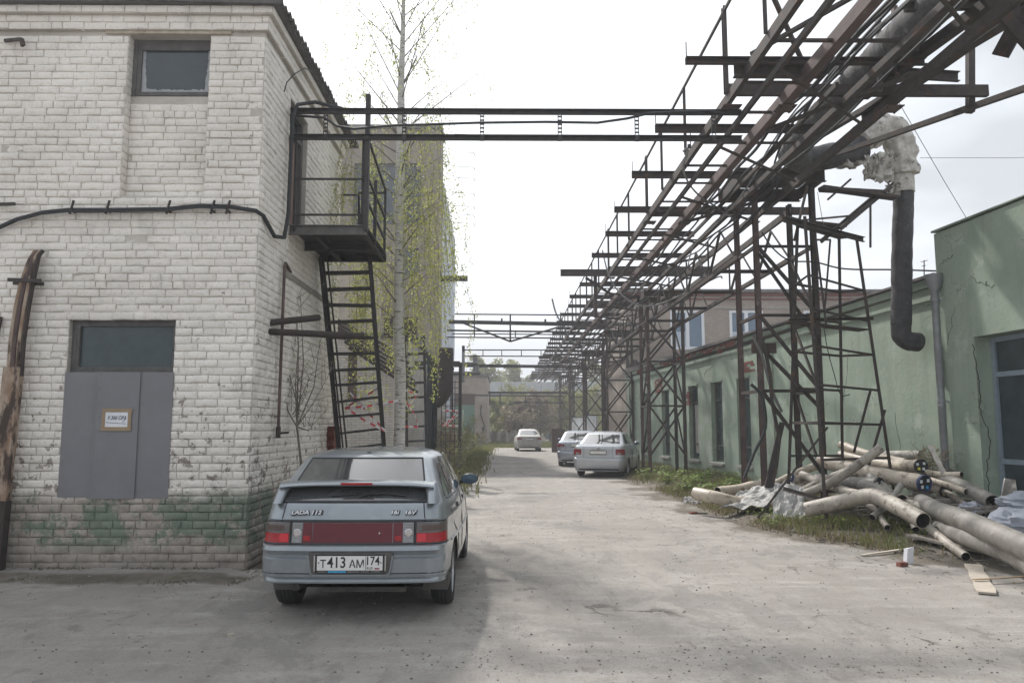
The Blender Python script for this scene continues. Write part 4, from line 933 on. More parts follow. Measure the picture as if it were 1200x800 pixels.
def wall_strip(ya, yb, holes, name='wall', mat='green_plaster', parent=gw, topf=topz, z0=-.1, o0=-.3, o1=0.0):
    m = MB(); ys = sorted({ya, yb} | {h for q in holes for h in q[:2]}); zs_ = sorted({z0} | {h for q in holes for h in q[2:4]})
    for a_, b_ in zip(ys, ys[1:]):
        hs2 = [h for h in holes if h[0] < (a_ + b_) / 2 < h[1]]
        if not hs2: slab(m, a_, b_, z0, topf(a_), o0, o1, topf(b_))
        else:
            h = hs2[0]; slab(m, a_, b_, z0, h[2], o0, o1); slab(m, a_, b_, h[3], topf(a_), o0, o1, topf(b_))
    return m.build(name, mat, parent)
holes = [(a_, b_, .5, 3.05) for a_, b_ in wins]
wall_strip(13.6, 36.5, holes, topf=lambda y: topz(y) - .16)
m = MB()
a_ = wp(36.5, 0, 0); b_ = a_ + Vector((9, 0, 0)); m.box(a_.x, b_.x, a_.y - .3, a_.y - .001, -.1, 3.85); m.build('wall', 'green_plaster', gw)
m = MB(); slab(m, 13.62, 36.6, 4.17, 4.33, -.02, .07, 3.97); m.build('cornice', 'green_plaster', gw)
m = MB(); slab(m, 13.62, 36.6, 3.93, 4.02, -.01, .05, 3.72); m.build('cornice', 'green_plaster', gw)
m = MB(); slab(m, 13.62, 36.7, 4.335, 4.39, -.5, .13, 4.09 + .03); m.build('roof_edge', 'roof_felt', gw)
m = MB(); m.add([wp(13.6, -.3, 4.395), wp(37, -.3, 4.13), wp(37, -6.5, 5.0), wp(13.6, -6.5, 5.1)], [(0, 1, 2, 3)]); m.build('roof', 'roof_old', gw, solid=.04)
# exposed red bricks where the cornice has fallen, brick by brick
rb = random.Random(8)
for i, y in enumerate([22.4 + .27 * k for k in range(44)]):
    if rb.random() < .22: continue
    zt = 4.325 + (y - 13.62) / (36.6 - 13.62) * (-.205) - .02
    m = MB(); slab(m, y, y + .25, zt - .075, zt, .05, .085 + rb.uniform(-.01, .012), zt); m.build('brick', 'red_brick', gw)
    if rb.random() < .5: m = MB(); slab(m, y + .1, y + .34, zt - .155, zt - .08, .05, .080 + rb.uniform(-.01, .01)); m.build('brick', 'red_brick', gw)
for (ya, za, n_, k_) in ((21.8, 3.2, 3, 4), (30.7, 3.0, 4, 7), (27.4, 2.4, 2, 6), (26.9, 3.05, 2, 1), (24.0, 3.9, 2, 2), (18.0, 3.85, 2, 1)):
    for i in range(n_):
        for j in range(k_):
            if rb.random() < .2: continue
            m = MB(); slab(m, ya + i * .26 + (j % 2) * .1, ya + i * .26 + (j % 2) * .1 + .245, za + j * .08, za + j * .08 + .07, -.02, .012 + rb.uniform(-.004, .006)); m.build('brick', 'red_brick', gw)
for k, (a_, b_) in enumerate(wins):
    fr_ = MB()
    for (p, q, r_, s_) in ((a_, b_, .5, .56), (a_, b_, 2.99, 3.05), (a_, a_ + .06, .56, 2.99), (b_ - .06, b_, .56, 2.99), (a_ + .06, b_ - .06, 2.45, 2.50), (a_ + .06, b_ - .06, 1.0, 1.05)): slab(fr_, p, q, r_, s_, -.2, -.14)
    wo = fr_.build('window', 'window_frame_old', gw)
    g = MB(); slab(g, a_ + .06, b_ - .06, .56, 2.99, -.18, -.17); g.build('pane', 'glass_dirty', wo)
    if k in (2,): g = MB(); slab(g, a_ + .3, b_ - .2, .7, 2.4, -.168, -.16); g.build('board', 'sill_grey', wo)
    sl = MB(); slab(sl, a_ - .1, b_ + .08, .40, .475, -.14, .09 + .02 * (k % 2)); sl.build('sill', 'sill_grey', gw)
    lt = MB(); slab(lt, a_ - .05, b_ + .05, 3.06, 3.12, -.01, .03); lt.build('window_head', 'green_plaster_worn', gw)
# pilasters between
for y in (20.6, 35.9): m = MB(); slab(m, y, y + .32, -.05, 3.93, -.01, .045); m.build('pilaster', 'green_plaster', gw)
# cracks in the plaster: thin irregular fissures
rk = random.Random(2)
def crack(y, z, dy, dz, n_, parent, w_=.0035):
    m = MB(); p = [y, z]; P_ = []
    for i in range(n_): P_.append(wp(p[0], .001, p[1])); p[0] += dy / n_ + rk.uniform(-.06, .06); p[1] += dz / n_ + rk.uniform(-.05, .05)
    m.tube(P_, w_, 4); m.build('crack', 'crack', parent)
for a_ in ((24.2, 3.9, 1.8, -.6, 12), (26, 3.6, 1.6, .1, 10), (19.2, 3.8, .5, -1.8, 14), (16.8, 3.3, .3, -1.6, 12), (15.2, 1.9, .3, -1.3, 12), (18.4, 1.9, -.3, -1.4, 12), (23.6, 3.6, .9, .2, 8)): crack(*a_, gw)
# taller green block at the right
gb = thing('green_block', 'taller green plastered block with large blue framed window at the right edge', 'building', (8.3, 11, 0))
hole = (9.6, 12.76, .5, 3.12)
m = MB()
for (ya, yb, z0_, z1_, z2_) in ((6.0, 9.6, -.1, 5.16, 5.13), (12.76, 13.62, -.1, 5.10, 5.1), (9.6, 12.76, -.1, .5, .5), (9.6, 12.76, 3.12, 5.13, 5.10)): slab(m, ya, yb, z0_, z1_, -.4, .06, z2_)
m.box(wx(13.62) + .0, wx(13.62) + 8, 13.30, 13.62, 3.5, 5.1)
m.build('wall', 'green_plaster', gb)
m = MB(); slab(m, 6, 13.66, 5.165, 5.19, -.45, .09, 5.13); m.build('coping', 'green_plaster_worn', gb)
fm = MB()
for (p, q, r_, s_) in ((9.6, 12.70, .5, .58), (9.6, 12.70, 3.02, 3.1), (12.62, 12.70, .58, 3.02), (9.6, 9.68, .58, 3.02), (11.1, 11.17, .58, 3.02), (9.68, 11.1, 2.44, 2.52), (11.17, 12.62, 2.44, 2.52), (9.68, 11.1, 1.02, 1.1), (11.17, 12.62, 1.02, 1.1)): slab(fm, p, q, r_, s_, -.26, -.18)
wo = fm.build('window', 'blue_frame', gb)
g = MB(); slab(g, 9.68, 12.62, .58, 3.02, -.24, -.22); g.build('pane', 'glass_dirty', wo)
m = MB(); slab(m, 9.5, 12.9, .42, .49, -.2, .12); m.build('sill', 'sill_grey', gb)
def crackb(y, z, dy, dz, n_, w_=.0035):
    m = MB(); p = [y, z]; P_ = []
    for i in range(n_): P_.append(wp(p[0], .061, p[1])); p[0] += dy / n_ + rk.uniform(-.035, .035); p[1] += dz / n_ + rk.uniform(-.04, .04)
    m.tube(P_, w_, 4); m.build('crack', 'crack', gb)
crackb(12.80, 3.0, .02, -2.5, 60, .009); crackb(13.2, 3.7, .1, -.9, 30); crackb(13.5, 4.5, -.3, .1, 24); crackb(12.2, 3.9, .5, .25, 26)
# drain pipe
dp = thing('drain_pipe', 'grey zinc drain pipe with funnel on the green corner', 'drain pipe', (7.9, 13.5, .4))
c = wp(13.55, .16, 0)
m = MB(); m.lathe((c.x, c.y, 0), (0, 0, 1), [(3.90, .065), (4.05, .075), (4.18, .14), (4.34, .155), (4.34, .14), (4.2, .12)], 16); m.build('funnel', 'zinc', dp, smooth=True)
for z0_, z1_ in ((3.0, 3.95), (1.98, 3.02), (.75, 2.0), (.35, .8)):
    m = MB(); m.lathe((c.x, c.y, 0), (0, 0, 1), [(z0_, .062), (z1_ - .04, .066), (z1_ - .03, .072), (z1_, .072)], 14); m.build('pipe_length', 'zinc', dp, smooth=True)
for z in (3.85, 2.05, .85): m = MB(); m.lathe((c.x, c.y, 0), (0, 0, 1), [(z, .076), (z + .05, .076)], 12); m.bar((c.x + .05, c.y - .02, z + .02), (c.x + .17, c.y - .06, z + .02), .03, .03); m.build('clip', 'zinc', dp)
# rubble of the workshop foot
# ------------------------------------------------------------------ brown brick building behind
bb = thing('brown_building', 'brown brick two storey building with white framed windows behind the workshop', 'building', (12, 38, 0))
bx0 = 6.05; wz = (5.45, 7.42); w2 = [(at(777, 0, 38).x, at(815, 0, 38).x), (at(843, 0, 38).x, at(881, 0, 38).x), (at(926, 0, 38).x, at(964, 0, 38).x), (at(1000, 0, 38).x, at(1038, 0, 38).x)]
m = MB()
xs_ = sorted({bx0, 26} | {q for p in w2 for q in p})
for a_, b_ in zip(xs_, xs_[1:]):
    if any(p[0] < (a_ + b_) / 2 < p[1] for p in w2): m.box(a_, b_, 38, 38.4, 0, wz[0]); m.box(a_, b_, 38, 38.4, wz[1], 8.3)
    else: m.box(a_, b_, 38, 38.4, 0, 8.3)
m.box(bx0, bx0 + .4, 38.4, 46, 0, 8.3); m.build('wall', 'brown_brick', bb)
m = MB(); m.box(bx0 - .05, 26, 37.93, 38.0, 7.95, 8.02); m.box(bx0 - .06, 26, 37.92, 38.0, 8.14, 8.301); m.build('brick_band', 'red_brick', bb)
m = MB(); m.box(bx0 - .2, 26.2, 37.75, 46.5, 8.31, 8.46); m.build('roof_edge', 'roof_felt', bb)
m = MB(); m.box(bx0 - .005, 26, 37.97, 38.0, 7.5, 7.62); m.build('lintel_band', 'concrete', bb)
for a_, b_ in w2:
    fm = MB()
    for (p, q, r_, s_) in ((a_, b_, wz[0], wz[0] + .14), (a_, b_, wz[1] - .12, wz[1]), (a_, a_ + .14, wz[0] + .14, wz[1] - .12), (b_ - .14, b_, wz[0] + .14, wz[1] - .12), ((a_ + b_) / 2 - .09, (a_ + b_) / 2 + .09, wz[0] + .14, wz[1] - .12)): fm.box(p, q, 38.02, 38.12, r_, s_)
    wo = fm.build('window', 'white_frame', bb)
    g = MB(); g.box(a_ + .14, b_ - .14, 38.08, 38.10, wz[0] + .14, wz[1] - .12); g.build('pane', 'pane_blue', wo)
    g = MB(); g.box(a_ + .16, (a_ + b_) / 2 - .1, 38.064, 38.074, wz[0] + .14, wz[0] + .9); g.build('blind', 'blind', wo)
# rag lump on the far corner of the workshop roof
m = MB(); m.grid(lambda u, v: Vector((5.9 + 1.1 * u, 36.6, 4.1 + .75 * math.sin(math.pi * v) * math.sin(math.pi * min(1, u * 1.2 + .1)))) + Vector((.1 * noise.noise(Vector((u * 6, v * 6, 0))), .8 * v, .16 * noise.noise(Vector((u * 8, v * 8, 3))))), 14, 10)
single(m, 'roof_debris', 'rust_dark', 'dark crumpled heap at the far corner of the green workshop roof', 'debris', solid=.03)

# ------------------------------------------------------------------ tower building behind the birch, left
tb = thing('plaster_tower', 'tall brown plaster tower with grey window bands behind the birch', 'building', (-8, 39, 0))
m = MB(); TX = -3.42
tw_w = [(at(468, 0, 39).x - 2.2, at(496, 0, 39).x, at(0, 262, 39).z, at(0, 190, 39).z), (at(473, 0, 39).x, at(495, 0, 39).x, at(0, 322, 39).z, at(0, 290, 39).z)]
xs_ = sorted({-16.0, TX} | {q for p in tw_w for q in p[:2]}); zs_ = sorted({0.0, 17.2} | {q for p in tw_w for q in p[2:]})
for a_, b_ in zip(xs_, xs_[1:]):
    for c_, d_ in zip(zs_, zs_[1:]):
        if any(p[0] < (a_ + b_) / 2 < p[1] and p[2] < (c_ + d_) / 2 < p[3] for p in tw_w): continue
        m.box(a_, b_, 39, 39.5, c_, d_)
m.box(TX - .4, TX, 39.5, 41, 0, 17.2); m.build('wall', 'tower_plaster', tb)
m = MB(); m.box(-16, TX + .1, 38.9, 41.05, 17.21, 17.4); m.build('roof_edge', 'roof_felt', tb)
m = MB(); m.box(-16, at(455, 0, 39).x, 38.9, 38.99, 0, at(0, 300, 39).z); m.build('brick_skin', 'yellow_brick', tb)
for p in tw_w:
    wq = MB(); n_ = 3 if p[3] - p[2] > 2 else 1
    wq.box(p[0], p[1], 39.1, 39.2, p[2], p[2] + .12); wq.box(p[0], p[1], 39.1, 39.2, p[3] - .12, p[3])
    for i in range(n_ + 1): x = p[0] + (p[1] - p[0] - .1) * i / n_; wq.box(x, x + .1, 39.1, 39.2, p[2] + .12, p[3] - .12)
    wo = wq.build('window', 'window_frame_old', tb); g = MB(); g.box(p[0], p[1], 39.15, 39.17, p[2] + .1, p[3] - .1); g.build('pane', 'glass_dark', wo)
# pale panelled side
for j in range(7):
    for i in range(4):
        m = MB(); y = 41.0 + i * 2.6; z = 1 + j * 2.0 - i * .22
        m.box(TX - .1, TX + (.0 if (i + j) % 2 else .02), y + .02, y + 2.58, z + .02, z + 1.96); m.build('wall_panel', 'panel_pale', tb)
m = MB(); m.box(TX - .5, TX - .11, 41, 51.4, 0, 14.2); m.build('wall', 'tower_plaster', tb)
for k, v in enumerate((157, 178, 195, 208, 226, 241, 251, 261)):
    m = MB(); p = at(531, v, 50.5); q = at(555, v + 1, 50.5); m.bar((TX - .05, 50.5, p.z), q, .03); m.bar(q, at(557, v + 5, 50.5), .05, .05); m.build('wire_bracket', 'grey_steel', tb)
m = MB(); m.box(at(525, 0, 30).x, at(550, 0, 30).x, 30, 30.2, at(0, 328, 30).z, at(0, 322, 30).z)
# annexe, posts, stair etc. at the left between
an = thing('brick_annexe', 'low pale brick annexe with boarded window behind the fire escape', 'building', (-4.5, 24, 0))
m = MB(); ax0, ax1 = -8.0, -3.02
m.box(ax0, at(418, 0, 24).x, 24, 24.3, 0, 4.4); m.box(at(428, 0, 24).x, ax1, 24, 24.3, 0, 4.4); m.box(at(418, 0, 24).x, at(428, 0, 24).x, 24, 24.3, at(0, 415, 24).z, 4.4); m.box(at(418, 0, 24).x, at(428, 0, 24).x, 24, 24.3, 0, at(0, 470, 24).z)
m.box(ax1 - .3, ax1, 24.3, 38.9, 0, 4.4)
m.build('wall', 'pale_brick', an)
m = MB(); m.box(at(418, 0, 24).x, at(428, 0, 24).x, 24.1, 24.14, at(0, 470, 24).z, at(0, 415, 24).z); m.build('boarded_window', 'brown_sheet', an)
for k in range(7):                                          # sloping slat canopy
    m = MB(); z = 5.0 - k * .17; m.bar((-5.4 + .12 * k, 22.6 + .05 * k, z), (-2.9 + .05 * k, 22.6 + .05 * k, z - 1.35), .05, .09); m.build('canopy_slat', 'rust_dark', an)
m = MB(); m.box(ax0, ax1 + .1, 23.9, 38.9, 4.41, 4.55); m.build('roof', 'roof_felt', an)
m = MB(); m.box(-3.75, -2.75, 23.6, 23.9, 4.42, 5.0); m.build('gutter_box', 'rust_dark', an)
# red brick buttress by the side wall
m = MB(); 
for r_ in range(20):
    for k in range(2):
        o_ = (r_ % 2) * .13; m.box(BX + .02 + k * .0, BX + .13 - .004 * (r_ % 3), 12.75 + k * .27 + o_ * .5, 12.75 + k * .27 + .255 + o_ * .5, r_ * .082, r_ * .082 + .072)
m.box(BX, BX + .1, 12.8, 13.3, 0, 1.62)
single(m, 'brick_buttress', 'red_brick', 'low red brick buttress at the foot of the white side wall behind the fire escape', 'buttress')
# second stair right of the birch
s2 = thing('back_stair', 'second narrow steel stair right of the birch trunk', 'stair', (-2.3, 18.5, 0))
for u in (474, 497): m = MB(); m.bar(at(u, 392, 18.5), at(u + 3, 530, 18.5), .06, .1); m.build('stringer', 'dark_steel', s2)
for k in range(8): m = MB(); m.bar(at(474, 398 + k * 17, 18.5), at(498, 397 + k * 17, 18.5), .2, .05); m.build('tread', 'dark_steel', s2)
# black posts and duct
for k, (u, y, w_) in enumerate(((503, 21, .2), (510, 21.2, .14), (499, 20.6, .07))):
    a_ = at(u, 415 + k * 6, y); m = MB(); m.box(a_.x - w_ / 2, a_.x + w_ / 2, y - w_ / 2, y + w_ / 2, -.02, a_.z)
    single(m, 'steel_post', ['cable_black', 'cable_black', 'zinc'][k], ('broad black post between birch and duct', 'narrower black post touching the rusty duct', 'thin pale post left of the black posts')[k], 'post', 'posts by the duct')
du = thing('rusty_duct', 'fat rusty duct hanging with a bend above the wire mesh gate', 'duct', (-1.9, 22, 2))
m = MB(); m.tube(curve([at(522, 408, 22), at(522, 440, 22), at(521, 455, 22), at(517, 465, 22), at(509, 471, 22)]), .21, 14); m.build('duct_bend', 'rust_dark', du, smooth=True)
m = MB(); m.lathe(at(522, 432, 22), (0, 0, 1), [(-.03, .25), (.03, .25)], 14); m.build('flange', 'rust_dark', du); m = MB(); m.box(-2.6, -1.3, 21.9, 22.1, at(0, 441, 22).z + .32, at(0, 441, 22).z + .44); m.build('bracket', 'dark_steel', du)
mg = thing('mesh_gate', 'rusty wire mesh panel gate under the duct with barrier tape tied to it', 'gate', (-1.7, 23, 0))
pa, pb = at(517, 500, 23), at(538, 500, 23)
for i in range(5): x = pa.x + (pb.x - pa.x) * i / 4; m = MB(); m.bar((x, 23, 0), (x, 23, at(0, 445, 23).z), .025); m.build('upright', 'rust', mg)
for i in range(17): z = .15 + i * .175; m = MB(); m.bar((pa.x, 23, z), (pb.x, 23, z), .018); m.build('mesh_bar', 'rust', mg)
m = MB(); m.bar((pb.x + .03, 22.9, 0), (pb.x + .03, 22.9, at(0, 425, 23).z), .09); m.build('gate_post', 'dark_steel', mg)
m = ribbon([at(518, 481, 22.8), at(537, 481, 22.8), at(521, 499, 22.8), at(537, 486, 22.8), at(518, 498, 22.8), at(537, 499, 22.8)], .045, .09)
single(m, 'barrier_tape', ['tape_white', 'tape_red'], 'red and white tape zigzagging over the wire mesh gate', 'barrier tape', 'red and white barrier tape')

# far bridges across the street
def far_bridge(label, y, bars, posts=(), diag=()):
    t = thing('street_bridge', label, 'pipe bridge', (0, y, 5), 'steel bridges across the street further down')
    for (u0, v0, u1, v1, w_) in bars: m = MB(); m.bar(at(u0, v0, y), at(u1, v1, y), w_, w_); m.build('rail', 'dark_steel', t)
    for (u, v0, v1, w_) in posts: m = MB(); m.bar(at(u, v0, y), at(u, v1, y), w_, w_); m.build('upright', 'dark_steel', t)
    for (u0, v0, u1, v1, w_) in diag: m = MB(); m.bar(at(u0, v0, y), at(u1, v1, y), w_, w_); m.build('tie_rod', 'dark_steel', t)
    return t
far_bridge('steel bridge hung with a V of tie rods, nearest of the far bridges', 32, [(526, 377, 680, 380, .15), (533, 368, 657, 369, .05)], [(598, 368, 400, .07), (556, 368, 395, .05), (657, 369, 398, .05), (588, 373, 377, .08), (639, 374, 379, .08)], [(544, 379, 598, 400, .07), (598, 400, 652, 384, .07)])
far_bridge('double thin rails of a bridge just below and behind the V of tie rods', 37, [(524, 387, 680, 389, .08), (530, 391, 680, 392, .05), (524, 395, 650, 396, .06)], [(556, 387, 396, .05), (604, 388, 396, .05)])
far_bridge('light ladder shaped gantry across the sky between thicker pipes', 44, [(543, 410, 658, 410, .06), (543, 417, 658, 417.5, .06)], [(543, 405, 440, .16), (566, 410, 417, .05), (588, 410, 417, .05), (611, 410, 417, .05), (634, 410, 417, .05)])
far_bridge('single thick pipe crossing the sky just above the garage roof', 52, [(520, 428, 655, 429.5, .2)], [])
far_bridge('low rusty gantry frame crossing in front of the far trees', 66, [(572, 460, 665, 460, .2), (556, 463, 660, 464, .12), (600, 471, 660, 472, .1)], [(574, 458, 475, .1), (586, 460, 474, .1), (616, 463, 472, .1)], [(596, 474, 618, 470, .1)])
# pipes on a stand by the garage
pk = thing('pipe_rack', 'grey pipes on a stand passing over the garage roof at left', 'pipe rack', (-2, 40, 4))
for nm_, a_, b_, w_ in (('pipe', at(520, 427, 40), at(560, 426, 40), .16), ('pipe', at(505, 438, 38), at(563, 437, 38), .16), ('upright', at(557, 416, 45), at(557, 438, 45), .22), ('upright', at(560, 428, 45), at(560, 438, 45), .12), ('upright', at(543, 412, 40), at(543, 448, 40), .12)):
    m = MB(); m.tube([a_, b_], w_ / 2 * 1.2, 10); m.build(nm_, 'grey_steel' if nm_ == 'pipe' else 'zinc', pk, smooth=True)
m = MB(); m.bar(at(530, 408, 30), at(530, 525, 30), .09, .09)
single(m, 'steel_post', 'rust', 'slim rusty post standing behind the mesh gate before the garage', 'post')
m = MB(); m.box(at(519, 0, 24).x, at(550, 0, 24).x, 24, 24.12, at(0, 328, 24).z, at(0, 322, 24).z)
single(m, 'jutting_beam', 'dark_steel', 'short dark beam end jutting right from the tower above the leaves', 'beam')

# garage with green door
ga = thing('garage', 'tan flat roofed garage with faded green door at the end of the street', 'garage', (-3.5, 70, 0))
gx1 = at(573, 0, 70).x; gtop = at(0, 441, 70).z
m = MB(); dx0, dx1, dz = at(533, 0, 70).x, at(559, 0, 70).x, at(0, 461, 70).z
m.box(-9, dx0, 70, 70.4, 0, gtop); m.box(dx1, gx1, 70, 70.4, 0, gtop); m.box(dx0, dx1, 70, 70.4, dz, gtop); m.box(gx1 - .4, gx1, 70.4, 80, 0, gtop); m.build('wall', 'brown_brick', ga)
m = MB(); m.box(-9, gx1 + .1, 69.9, 80, gtop + .01, gtop + .25); m.build('roof', 'roof_felt', ga)
d2 = at(0, 474, 70).z
for k in range(2): m = MB(); xa = dx0 + (dx1 - dx0) / 2 * k; m.box(xa + .02, xa + (dx1 - dx0) / 2 - .02, 70.1, 70.18, 0, d2); m.build('door_leaf', 'green_door', ga)
m = MB(); m.box(dx0, dx1, 70.05, 70.2, d2 + .01, dz); m.build('door_head', 'brown_sheet', ga)
m = MB(); m.tube([at(564, 474, 69.9), at(563, 485, 69.9), at(568, 500, 69.9)], .05, 5); m.box(at(567, 0, 69.9).x, at(569.5, 0, 69.9).x, 69.8, 69.9, at(0, 504, 70).z, at(0, 500, 70).z); m.build('meter_box', 'dark_steel', ga)
m = MB(); rs_ = random.Random(6)
m.grid(lambda u, v: Vector((gx1 + .1 + 3.3 * u, 78 + .25 * math.sin(u * 22), 1.15 * v + .12 * math.sin(u * 19) * v)), 40, 4)
single(m, 'fabric_screen', 'fabric_screen', 'pale draped fabric screen fence between the garage and the far car', 'screen fence', solid=.03)
# railway viaduct like hall
vd = thing('long_hall', 'long pale metal sided gallery on dark supports closing the view behind the trees', 'gallery', (0, 96, 0))
zt, zm, zb = at(0, 447, 96).z, at(0, 462, 96).z, at(0, 479, 96).z
m = MB()
for k in range(24): x = -18 + k * 2.5; m.box(x + .03, x + 2.47, 95.8, 96, zm, zt)
m.build('cladding', 'viaduct_pale', vd)
m = MB(); m.box(-18, 42, 96.01, 99, zb, zt - .1); m.box(-18, 42, 95.7, 96, zb, zm - .1); m.build('deck', 'viaduct_dark', vd)
for k in range(13): m = MB(); m.box(-18 + k * 4.6, -17.3 + k * 4.6, 96.2, 97, 0, zb); m.build('column', 'viaduct_dark', vd)
m = MB(); m.box(-18, 42, 95.8, 95.85, zt + .4, zt + .46); 
for k in range(24): m.box(-18 + k * 2.5, -17.95 + k * 2.5, 95.8, 95.85, zt, zt + .4)
m.build('railing', 'grey_steel', vd)
m = MB(); 
for k in range(12): m.box(5.9 - k * .01, 6.0, 50 + k * 1.5, 51.4 + k * 1.5, 0, 2.4)
single(m, 'metal_fence', 'viaduct_pale', 'pale sheet fence behind the far tower legs right of the parked saloons', 'fence')
m = MB(); p = at(651, 520, 50); m.box(p.x - .25, p.x + .6, 50, 50.1, 0, 1.5); single(m, 'rusty_gate', 'brown_sheet', 'small rusty sheet leaf standing behind the blue silver saloon', 'gate')

# ------------------------------------------------------------------ vegetation
def leaves(m, c, n_, rad, size, rn_, squash=.8, flat=False):
    for _ in range(n_):
        while True:
            d_ = Vector((rn_.uniform(-1, 1), rn_.uniform(-1, 1), rn_.uniform(-1, 1)))
            if d_.length < 1: break
        p = c + Vector((d_.x * rad, d_.y * rad, d_.z * rad * squash)); s_ = size * rn_.uniform(.6, 1.4)
        a_ = Vector((rn_.uniform(-1, 1), rn_.uniform(-1, 1), rn_.uniform(-1, 1))).normalized(); b_ = a_.orthogonal().normalized()
        m.add([p - a_ * s_ * .5, p + b_ * s_ * .28, p + a_ * s_ * .5, p - b_ * s_ * .28], [(0, 1, 2, 3)])
def tree(name, x, y, h, spread, leafmat, barkmat, label, group, nb, nl, lsize, seed, trunk_r=.12, base=.25, sparse=1.0, cat='tree'):
    rn_ = random.Random(seed); t = thing(name, label, cat, (x, y, 0), group)
    tm = MB(); lean = Vector((rn_.uniform(-.05, .05), rn_.uniform(-.05, .05), 1)); P_ = [Vector((x, y, -.05)) + lean * (h * k / 8) + Vector((rn_.uniform(-1, 1), rn_.uniform(-1, 1), 0)) * .04 * h * (k > 0) * .5 for k in range(9)]
    tm.tube(P_, [trunk_r * (1 - .1 * k) for k in range(9)], 7)
    lm = MB(); cents = []
    for i in range(nb):
        t0 = base + (1 - base) * (i + rn_.random()) / nb; s_ = P_[min(7, int(t0 * 8))].lerp(P_[min(8, int(t0 * 8) + 1)], t0 * 8 % 1)
        an_ = rn_.uniform(0, 6.283); L = spread * (1 - .55 * t0) * rn_.uniform(.6, 1.2)
        e = s_ + Vector((math.cos(an_) * L, math.sin(an_) * L, L * rn_.uniform(.3, .9)))
        tm.tube([s_, s_.lerp(e, .5) + Vector((0, 0, -.05 * L)), e], [trunk_r * .35, trunk_r * .2, trunk_r * .06], 4)
        for q in (.45, .7, 1): cents.append((s_.lerp(e, q), L * .36))
    tm.build('trunk', barkmat, t, smooth=True)
    for (c_, r_) in cents: leaves(lm, c_, int(nl * sparse), r_, lsize, rn_)
    lm.build('crown', leafmat, t)
    return t
k = 0
for (u, y, h, sp, lf) in ((583, 84, 4.6, 2.2, 'leaf_olive'), (597, 82, 4.0, 2.0, 'leaf_olive'), (606, 88, 5.6, 2.6, 'leaf_olive'), (613, 80, 4.1, 2.3, 'leaf_brown'), (624, 84, 4.8, 2.6, 'leaf_olive'), (634, 79, 4.6, 2.4, 'leaf_brown'), (645, 82, 4.8, 2.6, 'leaf_olive'), (660, 84, 4.8, 2.6, 'leaf_olive'), (690, 86, 5.4, 3.0, 'leaf_olive')):
    lab = ['young tree with olive leaves just right of the garage', 'low bushy tree right of the young one by the garage', 'tallest tree before the pale gallery, left of the farthest car', 'brownish bare tree just behind the farthest car', 'leafy tree rising right of the farthest car', 'reddish budding tree between the farthest car and the tower legs', 'olive tree seen through the farthest tower', 'olive tree behind the middle tower legs', 'broad tree right of all, behind the third tower'][k]
    tree('deciduous_tree', at(u, 500, y).x, y, h, sp, lf, 'bark', lab, 'trees at the end of the street', 26, 42, .26, 40 + k, .13, .2); k += 1
for i, (x, y, h) in enumerate(((-3.2, 112, 11.0), (2.5, 116, 10.4), (14, 112, 10.5), (20, 118, 11))):
    tree('deciduous_tree', x, y, h, 4.0, 'leaf_olive', 'bark', ['round treetop above the gallery, left of centre', 'low treetop above the gallery over the farthest car', 'treetop above the gallery behind the towers', 'rightmost treetop above the gallery behind the towers'][i], 'treetops beyond the gallery', 22, 60, .42, 70 + i, .2)
wm = MB(); rn_ = random.Random(91)
for _ in range(9000):
    x = rn_.uniform(-40, 60); h_ = 3.4 + 1.6 * noise.noise(Vector((x * .15, 0, 0))); leaves(wm, Vector((x, rn_.uniform(104, 110), rn_.random() * h_)), 1, .5, rn_.uniform(.4, .8), rn_)
o = wm.build('distant_wood', 'leaf_olive'); tag(o, 'belt of distant undergrowth seen under the pale gallery', 'wood', None, 'stuff')
hl = MB(); hl.grid(lambda u, v: Vector((-300 + 600 * u, 150 + 60 * v, 7.5 * math.sin(math.pi * .5 * v) + 1.2 * noise.noise(Vector((u * 30, v * 2, 0))) * v)), 60, 6)
o = hl.build('terrain', 'leaf_olive', smooth=True); o['kind'] = 'structure'
def bush(x, y, r_, h, mat, label, n_, size, seed, group='bushes along the left side', stems=14, z0=0):
    rn_ = random.Random(seed); t = thing('bush', label, 'bush', (x, y, z0), group); sm = MB(); lm = MB()
    for i in range(stems):
        an_ = rn_.uniform(0, 6.283); L = r_ * rn_.uniform(.3, 1); e = Vector((x + math.cos(an_) * L, y + math.sin(an_) * L, z0 + h * rn_.uniform(.6, 1)))
        mid = Vector((x, y, z0)).lerp(e, .5) + Vector((0, 0, h * .1)); sm.tube([(x + math.cos(an_) * .1, y + math.sin(an_) * .1, z0 - .02), mid, e], [.014, .009, .004], 4)
        for q in range(3): 
            e2 = mid.lerp(e, rn_.random()) + Vector((rn_.uniform(-.4, .4), rn_.uniform(-.4, .4), rn_.uniform(-.1, .5))) * r_ * .6; sm.tube([mid.lerp(e, rn_.random() * .6), e2], [.006, .003], 3)
        for q in (.5, .75, 1.0): leaves(lm, Vector((x, y, z0)).lerp(e, q), n_, r_ * .3, size, rn_)
    sm.build('stems', 'twig', t); lm.build('foliage', mat, t); return t
bush(-1.35, 20.5, .55, 1.3, 'leaf_olive', 'low olive bush at the foot of the mesh gate', 18, .05, 1)
bush(-1.8, 25, .8, 2.0, 'leaf_brown', 'brownish twiggy bush just beyond the mesh gate', 16, .06, 2, stems=22)
bush(-1.7, 29, .9, 1.9, 'leaf_olive', 'olive green bush behind the brownish one, left of the road', 22, .08, 3, stems=18)
bush(-2.2, 35, 1.1, 2.0, 'leaf_olive', 'larger bush before the garage door', 22, .1, 4, stems=18)
bush(-1.3, 16.2, .45, .7, 'leaf_olive', 'small scrub on the road edge just past the hatchback', 12, .04, 5, stems=10)
